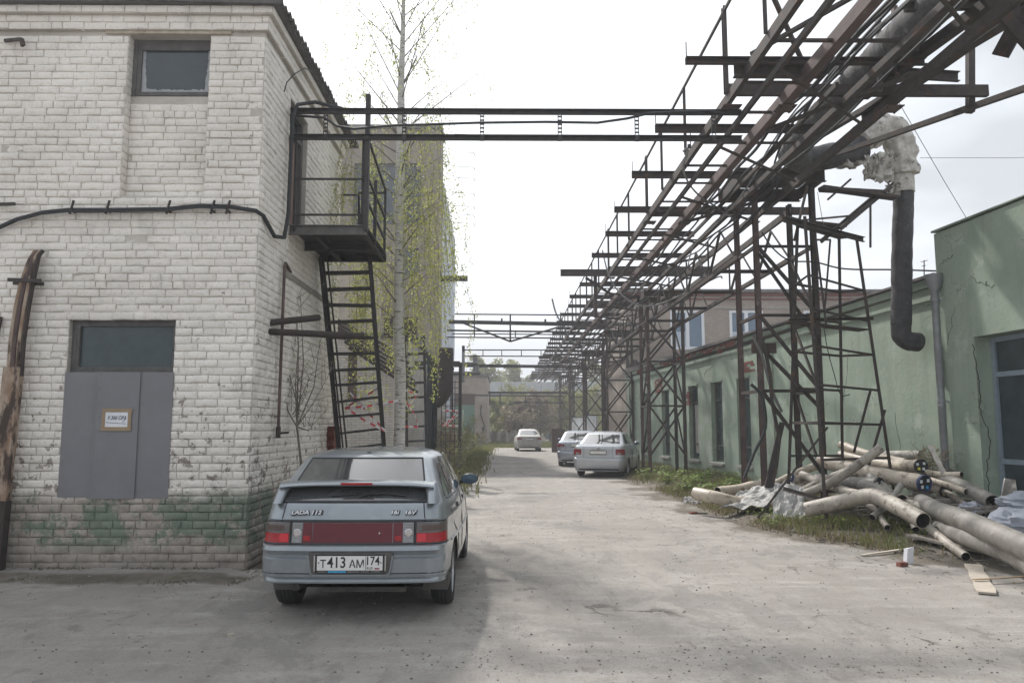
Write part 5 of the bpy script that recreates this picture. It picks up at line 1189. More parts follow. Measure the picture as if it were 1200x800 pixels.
bush(-2.72, 10.6, .22, .7, 'leaf_green', 'weeds at the foot of the side wall beside the hatchback', 12, .03, 6, stems=8)
# birch
def birch():
    t = thing('birch', 'slender white birch with hanging twigs of yellow green leaves beyond the fire escape', 'tree', (-1.8, 13, 0))
    rn_ = random.Random(21); P_ = [at(u, v, 13.0) for u, v in ((466, 610), (466, 560), (468, 500), (469, 440), (467, 380), (468, 320), (468, 270), (469, 210), (470, 150), (470, 100), (472, 40), (473, 0), (476, -60), (474, -130), (477, -200))]
    P_[0].z = -.05
    rr = [.12, .11, .1, .098, .095, .09, .088, .08, .07, .06, .042, .036, .028, .02, .008]
    tm = MB(); tm.tube(P_, rr, 10); tm.build('trunk', 'birch_bark', t, smooth=True)
    bm_ = MB(); tw = MB(); lm = MB(); tips = []
    def pt(z):
        for a_, b_ in zip(P_, P_[1:]):
            if a_.z <= z <= b_.z: return a_.lerp(b_, (z - a_.z) / (b_.z - a_.z))
        return P_[-1]
    for i in range(60):
        z = 3.4 + 7.9 * (i / 59) ** 1.0; s_ = pt(z); an_ = (0 if i % 2 else math.pi) + rn_.gauss(0, .7)
        if z < 6 and rn_.random() < .18: an_ = rn_.gauss(0, .6)
        L = rn_.uniform(.55, 1.1) if z < 6.5 else rn_.uniform(.7, 1.35) * (1 - .25 * (z - 6.5) / 4)
        up = rn_.uniform(.5, 1.0) if z < 6.5 else rn_.uniform(.8, 1.5)
        mid = s_ + Vector((math.cos(an_) * L * .5, math.sin(an_) * L * .5, L * up * .55)); e = s_ + Vector((math.cos(an_) * L, math.sin(an_) * L, L * up * (.85 if z < 6.5 else 1.1)))
        bm_.tube([s_, mid, e], [.016 if z < 7 else .011, .008, .003], 5)
        if z > 4.5 and i % 7 == 3: bm_.tube([s_, s_ + (mid - s_) * .6 + Vector((0, 0, .12))], [.02, .012], 6)
        for q in range(6):
            b0 = s_.lerp(mid, .55 + .45 * q / 3) if q < 3 else mid.lerp(e, (q - 2) / 3)
            drop = rn_.uniform(.5, 1.5) * (1.3 if z < 6.5 else .55); dx = Vector((rn_.uniform(-.3, .3), rn_.uniform(-.3, .3), 0)) + Vector((math.cos(an_), math.sin(an_), 0)) * .15
            p1 = b0 + dx * .6 + Vector((0, 0, .04)); p2 = b0 + dx + Vector((rn_.uniform(-.08, .08), 0, -drop * .45)); p3 = b0 + dx * 1.1 + Vector((rn_.uniform(-.12, .12), 0, -drop))
            tw.tube([b0, p1, p2, p3], [.005, .004, .003, .002], 3)
            dens = 62 if z < 6.2 else 38 if z < 8 else 26
            for j in range(int(dens * drop)):
                f_ = rn_.random(); c_ = (p1.lerp(p2, f_ * 2) if f_ < .5 else p2.lerp(p3, f_ * 2 - 1)) + Vector((rn_.gauss(0, .04), rn_.gauss(0, .04), rn_.uniform(-.03, .03)))
                s2_ = rn_.uniform(.032, .054); a_ = Vector((rn_.uniform(-1, 1), rn_.uniform(-1, 1), rn_.uniform(-1.4, .3))).normalized(); b_ = a_.orthogonal().normalized()
                lm.add([c_, c_ + a_ * s2_ * .5 + b_ * s2_ * .35, c_ + a_ * s2_, c_ + a_ * s2_ * .5 - b_ * s2_ * .35], [(0, 1, 2, 3)])
    bm_.build('branches', 'twig', t, smooth=True); tw.build('twigs', 'twig', t, kind='stuff'); lm.build('leaves', 'leaf_spring', t, kind='stuff')
birch()
# bare sapling against the side wall
sp = thing('sapling', 'thin bare sapling leaning on the shaded side wall of the white building', 'sapling', (-2.7, 10.9, 0)); rn_ = random.Random(31); m = MB(); lm = MB()
base = Vector((-2.62, 10.4, 0)); tips = [(364, 440, 10.5), (350, 395, 10.6), (337, 430, 10.5), (375, 400, 10.7), (332, 455, 10.4), (352, 345, 10.8), (390, 430, 11), (366, 500, 10.4), (343, 310, 10.9)]
fork = at(348, 500, 10.4); m.tube([base, base.lerp(fork, .5) + Vector((.03, 0, 0)), fork], [.022, .018, .015], 6)
for (u, v, y) in tips:
    e = at(u, v, y); m.tube([fork, fork.lerp(e, .5) + Vector((rn_.uniform(-.08, .08), 0, -.05)), e], [.012, .008, .003], 4)
    for q in range(9): s_ = fork.lerp(e, rn_.uniform(.2, 1)); d_ = Vector((rn_.uniform(-.3, .3), rn_.uniform(-.15, .15), rn_.uniform(0, .35))); m.tube([s_, s_ + d_], [.005, .002], 3); leaves(lm, s_ + d_, 3, .06, .022, rn_)
m.build('stems', 'twig', sp); lm.build('leaves', 'leaf_spring', sp)
# grass and weeds
def grass(name, label, pts_fn, n_, hmin, hmax, mat, seed, wdt=.008):
    rn_ = random.Random(seed); vs = []; fs = []
    for _ in range(n_):
        r_ = pts_fn(rn_)
        if r_ is None: continue
        x, y = r_; z = gz(x, y) - .01; h = rn_.uniform(hmin, hmax); a_ = rn_.uniform(0, 6.283); w_ = wdt * rn_.uniform(.7, 1.5); dx, dy = math.cos(a_) * w_, math.sin(a_) * w_; lx, ly = rn_.uniform(-.5, .5) * h, rn_.uniform(-.5, .5) * h
        b_ = len(vs); vs += [(x - dx, y - dy, z), (x + dx, y + dy, z), (x + lx * .4 + dx * .7, y + ly * .4 + dy * .7, z + h * .6), (x + lx * .4 - dx * .7, y + ly * .4 - dy * .7, z + h * .6), (x + lx, y + ly, z + h)]; fs += [(b_, b_ + 1, b_ + 2, b_ + 3), (b_ + 3, b_ + 2, b_ + 4)]
    me = bpy.data.meshes.new(name); me.from_pydata(vs, [], fs); o = link(name, me, None, [mat]); tag(o, label, 'grass', None, 'stuff')
def verge_pt(rn_, y0_=6.5, y1_=36, w_=3.4, edge=0):
    y = y0_ + (y1_ - y0_) * rn_.random() ** 1.4; x = verge_x(y) + edge + rn_.random() ** 1.1 * w_
    if x > wx(y) - .1: return None
    if y < 11.3 and (x > 5.2 and rn_.random() < .97 - .2 * (x < 5.6)): return None
    if noise.noise(Vector((x * .9, y * .7, 2))) < -.08 + .35 * rn_.random() - .2: return None
    return x, y
grass('verge_grass', 'green spring grass on the verge round the tower legs', lambda r_: verge_pt(r_, 8.6, 34, 3.0, .15), 26000, .05, .2, 'grass', 1)
grass('dry_grass', 'dry straw coloured grass between the pipes and the road', lambda r_: verge_pt(r_, 7.5, 26, 3.4, .0), 14000, .04, .17, 'grass_dry', 2)
def moss_pt(r_):
    x = -2.75 - r_.random() * 5
    if noise.noise(Vector((x * 2.1, 7, 4))) < -.15: return None
    if r_.random() < .45: return x, 8.94 - abs(r_.gauss(0, .06))
    if noise.noise(Vector((x * .8, 0, 4))) < -.1 + .3 * r_.random(): return None
    return x, 8.25 - .06 * (x + 3) + r_.gauss(0, .07)
grass('wall_grass', 'short moss and grass along the foot of the white facade', moss_pt, 4200, .008, .035, 'moss', 3, .005)
grass('roadside_grass', 'grass on the left road edge towards the garage', lambda r_: (-1.6 + r_.gauss(0, .35), r_.uniform(18, 60)), 6000, .08, .3, 'grass', 4, .02)
grass('far_grass', 'grass strip before the fabric screen and beside the farthest car', lambda r_: (r_.choice((r_.uniform(-2, 1), r_.uniform(2.6, 4.5))), r_.uniform(60, 77)), 4000, .1, .3, 'grass', 5, .04)
# broad leaved weeds: clumps one could count
wg = [(4.3, 18.6), (4.75, 19.6), (5.2, 20.4), (4.4, 21), (5.4, 18.4), (5.0, 21.8), (6.0, 20.6), (4.2, 23.0), (5.2, 17.4), (4.5, 16.8), (5.9, 22.6), (4.9, 23.8), (6.4, 18.9), (4.7, 14.9), (4.4, 13.3), (4.8, 12.3), (5.5, 11.2), (5.0, 11.6), (4.3, 12.4), (5.9, 11.0)]
rg_ = random.Random(77); m = MB()
for i, (x, y) in enumerate(wg):
    z = gz(x, y); big = y > 16
    for _ in range(110 if big else 60):
        a_ = rg_.uniform(0, 6.283); r_ = rg_.random() * (.38 if big else .3); hh = rg_.uniform(.05, .34 if big else .2); c_ = Vector((x + math.cos(a_) * r_, y + math.sin(a_) * r_, z + hh)); s_ = rg_.uniform(.05, .11) if big else rg_.uniform(.03, .06)
        d_ = Vector((math.cos(a_), math.sin(a_), rg_.uniform(-.4, .5))).normalized(); b_ = Vector((-d_.y, d_.x, rg_.uniform(-.2, .2))).normalized()
        m.add([c_ - d_ * s_ * .6, c_ + b_ * s_ * .4, c_ + d_ * s_ * .7 + Vector((0, 0, -.01)), c_ - b_ * s_ * .4], [(0, 1, 2, 3)])
        if _ % 6 == 0: m.tube([(x, y, z - .02), c_], [.005, .003], 3)
single(m, 'weeds', 'weed_leaf', 'bright green broad leaved weeds in clumps on the right verge', 'weeds', kind='stuff', loc=(5, 18, 0))

# ------------------------------------------------------------------ loose stones
def stones(name, label, n_, fn, smin, smax, mat, seed):
    rn_ = random.Random(seed); vs = []; fs = []
    for _ in range(n_):
        x, y = fn(rn_); s_ = smin + (smax - smin) * rn_.random() ** 3; z = gz(x, y); b_ = len(vs); k_ = 5; a0 = rn_.uniform(0, 6)
        for i in range(k_): a_ = a0 + i * 6.283 / k_; vs.append((x + math.cos(a_) * s_ * rn_.uniform(.6, 1.1), y + math.sin(a_) * s_ * rn_.uniform(.6, 1.1), z - .004))
        for i in range(k_): a_ = a0 + i * 6.283 / k_; vs.append((x + math.cos(a_) * s_ * .55, y + math.sin(a_) * s_ * .55, z + s_ * rn_.uniform(.35, .6)))
        fs += [(b_ + i, b_ + (i + 1) % k_, b_ + k_ + (i + 1) % k_, b_ + k_ + i) for i in range(k_)] + [tuple(b_ + k_ + i for i in range(k_))]
    me = bpy.data.meshes.new(name); me.from_pydata(vs, [], fs); o = link(name, me, None, [mat]); tag(o, label, 'gravel', None, 'stuff')
M('stone_dark', (.19, .175, .16), (.12, .11, .10), 9, .9); M('stone_pale', (.38, .35, .31), (.28, .26, .23), 9, .9)
stones('gravel', 'dark loose grit scattered over the near road', 5200, lambda r_: (r_.uniform(-6.5, 9), 3.6 + 14 * r_.random() ** 1.6), .003, .017, 'stone_dark', 1)
stones('grit_band', 'band of dark grit crossing the near road', 700, lambda r_: (r_.uniform(-1, 6), 5.6 + r_.gauss(0, .28)), .004, .015, 'stone_dark', 8)
stones('pale_gravel', 'pale loose grit scattered over the near road', 7000, lambda r_: (r_.uniform(-6.5, 9), 3.6 + 15 * r_.random() ** 1.6), .003, .013, 'stone_pale', 2)
stones('rubble', 'small rubble and plaster crumbs along the foot of the green wall', 900, lambda r_: ((lambda y: (wx(y) - .1 - r_.random() ** 2 * .9, y))(r_.uniform(14.5, 34))), .02, .09, 'stone_pale', 3)
stones('corner_rubble', 'grey gravel heaped at the corner of the white building beside the car', 700, lambda r_: (-2.85 + abs(r_.gauss(0, .3)), r_.uniform(8.3, 13)), .008, .035, 'stone_pale', 4)
def debris():
    rn_ = random.Random(66); m = MB()
    for _ in range(420):
        y = 7.2 + 6.5 * rn_.random(); x = verge_x(y) + abs(rn_.gauss(.6, .8)); z = gz(x, y) + .01; a_ = rn_.uniform(0, 6.28); L = rn_.uniform(.03, .22) * rn_.random() + .02
        m.bar((x, y, z), (x + math.cos(a_) * L, y + math.sin(a_) * L, z + rn_.uniform(-.01, .03)), rn_.uniform(.006, .03), rn_.uniform(.004, .012))
    o = m.build('litter', 'plank'); tag(o, 'splinters, sticks and crumbs littering the dirt before the pipe heap', 'litter', None, 'stuff')
debris()
def dead_leaves():
    rn_ = random.Random(6); m = MB()
    for _ in range(1500):
        y = 6.4 + 14 * rn_.random() ** 1.3; x = verge_x(y) + rn_.gauss(.5, .7); z = gz(x, y) + .006; s_ = rn_.uniform(.012, .04); a_ = rn_.uniform(0, 6.28)
        d_ = Vector((math.cos(a_), math.sin(a_), rn_.uniform(-.2, .3))) * s_; b_ = Vector((-d_.y, d_.x, rn_.uniform(-.2, .2) * s_)) * .5; c_ = Vector((x, y, z)); m.add([c_ - d_, c_ + b_, c_ + d_, c_ - b_], [(0, 1, 2, 3)])
    o = m.build('leaf_litter', 'grass_dry'); tag(o, 'dry leaf litter along the road edge by the pipe heap', 'leaf litter', None, 'stuff')
dead_leaves()

# ------------------------------------------------------------------ heap of pipes
def hpipe(pts, r, mat, label, cap=None, dent=0, seed=0, hollow=True, endA=False):
    """pts: list of world points, last one is the visible open end"""
    pts = [Vector(p) for p in pts]; P_ = curve(pts, 6) if len(pts) > 2 else [pts[0].lerp(pts[1], k / 8) for k in range(9)]
    m = MB(); n_ = 18; m.tube(P_, r, n_, caps=False)
    if dent:
        nv = []
        for j, v in enumerate(m.v):
            c_ = P_[j // n_]; d_ = Vector(v) - c_; k_ = 1 + dent * noise.noise(Vector(v) * 2.2 + Vector((seed, 0, 0))); dz_ = 1 - dent * .8 * max(0, noise.noise(c_ * 1.5 + Vector((seed * 3, 0, 0)))); d_ = Vector((d_.x * k_, d_.y * k_, d_.z * dz_)); nv.append(tuple(c_ + d_))
        m.v = nv
    ends = [(P_[-1], (P_[-1] - P_[-2]).normalized(), len(P_) - 1)] + ([(P_[0], (P_[0] - P_[1]).normalized(), 0)])
    for e, d_, idx in ends:                                  # wall thickness and dark bore
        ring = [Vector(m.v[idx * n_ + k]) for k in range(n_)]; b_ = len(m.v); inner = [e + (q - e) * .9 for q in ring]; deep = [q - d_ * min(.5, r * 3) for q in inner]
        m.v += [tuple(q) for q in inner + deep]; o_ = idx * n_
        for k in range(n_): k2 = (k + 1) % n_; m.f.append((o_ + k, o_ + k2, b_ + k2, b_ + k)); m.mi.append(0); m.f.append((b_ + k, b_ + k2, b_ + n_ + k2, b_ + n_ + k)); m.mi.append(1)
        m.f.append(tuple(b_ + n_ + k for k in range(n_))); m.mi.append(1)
    loc = P_[len(P_) // 2].copy(); loc.z = min(v[2] for v in m.v)
    t = thing('scrap_pipe', label, 'pipe', loc, 'scrap pipes heaped by the green building')
    m.build('pipe_shell', [mat, 'pipe_inside'], t, smooth=True)
    if cap:
        e, d_, _ = ends[0]; c_ = MB(); c_.lathe(e, d_, [(-.02, r * 1.03), (.025, r * 1.03), (.025, r * .93), (.012, r * .9), (.012, .001)], 20); co = c_.build('end_cap', 'cap_blue' if cap == 2 else 'cap_black', t, smooth=True)
        disc = MB(); disc.lathe(e, d_, [(.014, r * .91), (.016, r * .88), (.016, .001)], 18); disc.build('cap_disc', 'cap_black', t)
        u_ = d_.cross(Vector((0, 0, 1))).normalized(); w_ = u_.cross(d_); rs2 = random.Random(seed)
        for k, an_ in enumerate((.4, 2.5, 4.1, 5.4)):
            q = e + d_ * .0185 + (u_ * math.cos(an_) + w_ * math.sin(an_)) * r * .58; s_ = r * .2; st = MB()
            st.add([q - u_ * s_ - w_ * s_, q + u_ * s_ - w_ * s_, q + u_ * s_ + w_ * s_, q - u_ * s_ + w_ * s_], [(0, 1, 2, 3)]); st.build('sticker', ('sticker_white', 'sticker_white', 'sticker_blue' if cap == 2 else 'sticker_white', 'sticker_yellow' if cap == 1 else 'sticker_white')[k], t)
    return t
S = 'pile_pipe'; SC = 'pile_pipe_cream'; SG = 'pile_pipe_grey'
hpipe([at(1080, 589, 11.5), at(1102, 599, 10.7), at(1150, 618, 9.3), at(1260, 668, 7.2)], .135, SG, 'big dented grey pipe running out of the photo at the lower right', dent=.22, seed=3)
hpipe([at(1100, 620, 10.6), at(1150, 635, 9.3), at(1205, 660, 8.2), at(1260, 698, 7.2)], .115, SG, 'flattened grey pipe lying under the big dented one', dent=.5, seed=5)
hpipe([at(945, 597, 12.1), at(985, 588, 11.8), at(1020, 581, 11.4), at(1045, 590, 11.0), at(1082, 610, 10.35)], .115, S, 'bent pipe in front with a wide open end facing the road', dent=.14, seed=1)
hpipe([at(962, 540, 14.6), at(1010, 552, 13.6), at(1083, 566, 12.2)], .128, SC, 'long cream pipe with blue rimmed black cap', cap=2, seed=2)
hpipe([at(985, 534, 15.5), at(1040, 545, 14.4), at(1079, 545.5, 13.2)], .11, SC, 'cream pipe with yellow dotted black cap high on the heap', cap=1, seed=4)
hpipe([at(1040, 548, 14.6), at(1075, 561, 13.8), at(1108, 576, 12.9)], .095, SC, 'cream pipe with yellow dotted cap low at the right of the heap', cap=1, seed=6)
hpipe([at(958, 562, 14), at(990, 566, 13.4), at(1030, 568, 12.8)], .12, SG, 'grey pipe with white spotted black cap under the long cream one', cap=3, seed=7)
hpipe([at(905, 590, 13.6), at(960, 572, 13), at(997, 550, 12.6), at(1033, 524, 12.4)], .075, S, 'slim pipe propped up steeply through the stair tower')
hpipe([at(940, 575, 13.4), at(965, 563, 13), at(995, 551, 12.7)], .065, S, 'short slim pipe resting just left of the steep one')
hpipe([at(986, 521, 15.6), at(1012, 531, 15), at(1050, 540, 14.4), at(1061, 542, 14.2)], .085, SC, 'cream pipe with rounded upper end at the top of the heap')
hpipe([at(1010, 533, 15.4), at(1040, 540, 14.6), at(1064, 542, 14)], .06, SC, 'thin cream pipe whose open end is beside the upper black cap')
hpipe([at(1020, 534, 15.6), at(1050, 533, 15), at(1079, 533, 14.5)], .085, 'torn_wrap', 'dirty white wrapped pipe lying level at the back of the heap')
hpipe([at(1085, 553, 13.2), at(1105, 556, 12.9), at(1127, 556, 12.6)], .05, SC, 'short peach pipe with open end right of the upper caps')
hpipe([at(1090, 562, 13), at(1110, 568, 12.4), at(1133, 576, 11.8)], .048, SC, 'thin peach pipe just below the short peach one')
hpipe([at(1085, 557, 13.4), at(1120, 566, 12.6), at(1164, 588, 11.0)], .105, SG, 'broad grey pipe with gaping end before the green corner', dent=.1, seed=12)
hpipe([at(1135, 600, 11.8), at(1155, 590, 11.3), at(1161, 602, 10.9)], .05, SG, 'strip of bent pipe sticking out of the gaping pipe end', dent=.3, seed=2)
hpipe([at(1030, 573, 12.8), at(1055, 585, 12), at(1070, 590, 11.4), at(1100, 604, 10.9)], .05, S, 'thin pipe wedged under the long cream pipe')
hpipe([at(1000, 566, 13.4), at(1030, 575, 12.4), at(1063, 602, 11.3)], .10, SG, 'short dark pipe mouth behind the front bent pipe')
hpipe([at(1030, 588, 12.0), at(1045, 583, 11.9), at(1057, 586, 11.6)], .09, S, 'stubby pipe stump between the front pipes')
hpipe([at(1022, 606, 11.2), at(1043, 588, 11.5), at(1056, 568, 12.0)], .05, SG, 'flat battered tube leaning against the stump')
hpipe([at(1070, 556, 14.2), at(1115, 580, 12.6), at(1150, 603, 11.2)], .05, S, 'thin tan pipe running down beside the lower cap')
hpipe([at(940, 556, 14.6), at(965, 566, 13.6), at(990, 575, 12.6), at(1017, 582, 11.9)], .075, S, 'pale bent pipe curving through the foot of the stair tower')
hpipe([at(895, 574, 15.2), at(940, 552, 15.6), at(975, 540, 15.6)], .08, SC, 'cream pipe slanting back behind the second slim leg', )
hpipe([at(1020, 560, 13.2), at(1035, 572, 12.8), at(1050, 590, 12.2)], .1, SG, 'dark mouthed pipe under the steep slim one')
hpipe([at(1020, 562, 15.3), at(900, 568, 15.5), at(866, 574, 15.4), at(841, 577, 15.2)], .115, SC, 'long cream pipe reaching left behind the first tower')
hpipe([at(960, 566, 14.6), at(900, 585, 14.4), at(868, 589, 14.3), at(840, 583, 14.2), at(815, 578, 14.6)], .12, SC, 'cream pipe with rounded left end lying in the weeds left of the first tower', dent=.1, seed=9)
hpipe([at(1010, 585, 12.3), at(1024, 596, 11.6), at(1040, 618, 10.9)], .045, S, 'narrow pipe pointing at the road under the heap')
hpipe([at(1060, 588, 11.8), at(1066, 600, 11.2), at(1073, 620, 10.9)], .05, SG, 'narrow dull pipe end beside it under the front pipe')
hpipe([at(1082, 612, 10.6), at(1105, 632, 10.0), at(1132, 652, 9.4)], .055, S, 'slim pipe sloping to the ground under the big dented one')
# black capped end at left
hpipe([at(975, 572, 14.6), at(945, 566, 14.6), at(927, 560, 14.6)], .09, SC, 'pipe with blue dotted cap poking out behind the dark tower post', cap=2, seed=15)
# supporting heap of small scrap under the pipes
m = MB(); rn_ = random.Random(14)
for _ in range(110):
    y = rn_.uniform(10.8, 14.8); x = rn_.uniform(5.6, 7.5); z = gz(x, y) + rn_.random() * .42 * smooth(5.2, 6.6, x); a_ = rn_.uniform(-.6, .6); L = rn_.uniform(.2, .7); d_ = Vector((math.cos(a_), -abs(math.sin(a_)) - .2, rn_.uniform(-.2, .2))) * L
    m.bar((x, y, z), Vector((x, y, z)) + d_, rn_.uniform(.03, .12), rn_.uniform(.01, .05))
o = m.build('scrap_heap', 'plank'); tag(o, 'jumble of offcuts and battens packed under the scrap pipes', 'scrap', None, 'stuff')
def cloth(fn, name, mat, label, cat, group=None, nu=64, nv=44, thick=.004):
    m = MB(); m.grid(fn, nu, nv); return single(m, name, mat, label, cat, group, smooth=True, solid=thick)
def drape(c0, c1, c2, c3, amp, seed, fr=5):
    c0, c1, c2, c3 = map(Vector, (c0, c1, c2, c3))
    def fn(u, v):
        p = c0.lerp(c1, u).lerp(c3.lerp(c2, u), v); q = Vector((u * fr, v * fr, seed)); return p + Vector((.4 * amp * noise.noise(q * .9), .8 * amp * noise.noise(q + Vector((5, 5, 0))), amp * noise.noise(q + Vector((0, 7, 0))) + .5 * amp * noise.noise(q * 2.6) + .35 * amp * abs(noise.noise(q * 6))))
    return fn
cloth(drape(at(843, 596, 14.0), at(935, 590, 13.6), at(932, 562, 14.6), at(868, 575, 14.6), .07, 1), 'plastic_sheet', 'tarp_white', 'crumpled white sheet lying between the first tower legs', 'plastic sheet')
cloth(drape(at(905, 612, 13.0), at(945, 608, 12.8), at(942, 570, 13.2), at(908, 566, 13.4), .04, 3), 'plastic_sheet', 'tarp_white', 'white sheet hanging upright at the foot of the slim stair tower', 'plastic sheet')
cloth(drape(at(800, 588, 14.8), at(822, 590, 14.7), at(820, 582, 15.1), at(802, 582, 15.1), .05, 4), 'plastic_sheet', 'tarp_white', 'small white scrap at the left tip of the pipes in the weeds', 'plastic sheet')
def bag(u, v, y, sx, sy, sz, mat, label, seed):
    c_ = at(u, v, y); m = MB(); m.grid(lambda a_, b_: (lambda d_: c_ + Vector((d_.x * sx, d_.y * sy, d_.z * sz)) * (1 + .3 * noise.noise(d_ * 1.8 + Vector((seed, 0, 0))) + .22 * noise.noise(d_ * 5)))(Vector((math.cos(a_ * 6.2832) * math.sin(b_ * 3.1416), math.sin(a_ * 6.2832) * math.sin(b_ * 3.1416), math.cos(b_ * 3.1416)))), 30, 18)
    return single(m, 'sack', mat, label, 'sack', 'sacks at the right of the heap', smooth=True)
bag(1200, 590, 10.2, .32, .25, .14, 'tarp_blue', 'upper crumpled bluish sack at the right edge beside the heap', 1); bag(1195, 614, 9.9, .36, .26, .19, 'tarp_blue', 'lower fat bluish sack at the right edge beside the heap', 5)
bag(1140, 598, 11.4, .22, .18, .12, 'tarp_blue', 'small bluish sack squeezed between the pipes near the gaping end', 8)
m = MB(); c_ = [at(1172, 592, 11.2), at(1194, 590, 11.2), at(1190, 562, 11.6), at(1178, 560, 11.6)]; m.add(c_ + [q + Vector((.0, .03, 0)) for q in c_], [(0, 1, 2, 3), (7, 6, 5, 4), (0, 4, 5, 1), (1, 5, 6, 2), (2, 6, 7, 3), (3, 7, 4, 0)])
single(m, 'leaning_board', 'pile_pipe_grey', 'grey tapering board leaning under the blue framed window', 'board')
def plank(p, q, w_, t_, mat, label, name='plank'):
    m = MB(); p, q = Vector(p), Vector(q); a_ = (q - p).cross(Vector((0, 0, 1))).normalized(); N_ = 8; ring = []
    for k in range(N_ + 1):
        c_ = p.lerp(q, k / N_); ww = w_ / 2 * (1 + .12 * math.sin(k * 2.1)); zz = t_ / 2; ring += [c_ - a_ * ww - Vector((0, 0, zz)), c_ + a_ * ww - Vector((0, 0, zz)), c_ + a_ * ww + Vector((0, 0, zz)), c_ - a_ * ww + Vector((0, 0, zz))]
    fs = [(k * 4 + j, k * 4 + (j + 1) % 4, (k + 1) * 4 + (j + 1) % 4, (k + 1) * 4 + j) for k in range(N_) for j in range(4)] + [(3, 2, 1, 0), (N_ * 4, N_ * 4 + 1, N_ * 4 + 2, N_ * 4 + 3)]
    m.add(ring, fs); return single(m, name, mat, label, 'plank', 'planks lying on the road edge')
G = lambda u, v, z=.02: (lambda p: Vector((p.x, p.y, gz(p.x, p.y) + z)))(atg(u, v, .1 if u > 1040 and v < 640 else .0))
plank(G(1068, 643, .06), G(1165, 660, .06), .19, .03, 'plank', 'long weathered grey plank lying before the heap'); plank(G(1165, 659, .04), G(1185, 657, .04), .12, .03, 'plank', 'short end of weathered plank right of the long one')
plank(G(1140, 663, .02), G(1157, 697, .02), .17, .02, 'plank_pale', 'pale flat board lying crosswise on the dirt at lower right'); plank(G(1010, 652, .015), G(1062, 647, .015), .05, .015, 'plank_pale', 'thin split stick left of the white block')
plank(G(1141, 684, .05), G(1205, 681, .05), .035, .01, 'cardboard', 'narrow brown strip across the pale board', 'wooden_strip')
def block(u, v, w_, h_, mat, label, rot=0.3, name='rubble_block', cat='block'):
    p = atg(u, v); m = MB(); a_ = Vector((math.cos(rot), math.sin(rot), 0)) * w_ / 2; b_ = Vector((-math.sin(rot), math.cos(rot), 0)) * w_ * .3; up = Vector((.12, 0, 1)) * h_; c_ = Vector((p.x, p.y, gz(p.x, p.y) - .01))
    q = [c_ - a_ - b_, c_ + a_ - b_ * .8, c_ + a_ + b_, c_ - a_ * .9 + b_]; q += [x + up * random.uniform(.85, 1.05) for x in q]
    m.add(q, [(3, 2, 1, 0), (4, 5, 6, 7), (0, 1, 5, 4), (1, 2, 6, 5), (2, 3, 7, 6), (3, 0, 4, 7)]); return single(m, name, mat, label, cat)
block(1064, 660, .1, .2, 'paper', 'white foam block standing on the road edge in front of the plank'); block(1057, 663, .12, .06, 'red_brick', 'small brick lump at the foot of the white block'); block(1010, 613, .16, .11, 'torn_wrap', 'pale cube of foam on the grass before the heap')
block(812, 602, .14, .05, 'red_brick', 'red brick chip on the road edge left of the pipes'); block(1018, 556 + 66, .14, .05, 'sill_grey', 'flat grey lump beside the pale foam cube'); block(270, 745, .05, .03, 'plank_pale', 'tiny orange stone by the pothole at lower left')
# dry twigs over the heap at the wall
m = MB(); rn_ = random.Random(17)
for _ in range(70):
    s_ = at(1088 + rn_.uniform(-14, 20), 548 + rn_.uniform(-12, 8), 13.6 + rn_.uniform(-.3, .1)); e = s_ + Vector((rn_.uniform(-.3, .3), rn_.uniform(-.2, .1), rn_.uniform(-.05, .32))); m.tube([s_, s_.lerp(e, .5) + Vector((rn_.uniform(-.05, .05), 0, 0)), e], [.007, .005, .002], 3)
leaves(m, at(1092, 535, 13.5), 160, .28, .05, rn_)
single(m, 'dead_branches', 'leaf_brown', 'brown dead branches on top of the heap against the green wall', 'branches')
plank(at(1090, 522, 13.4), at(1108, 558, 12.8), .08, .03, 'sill_grey', 'pale board leaning among the dead branches', 'leaning_batten')

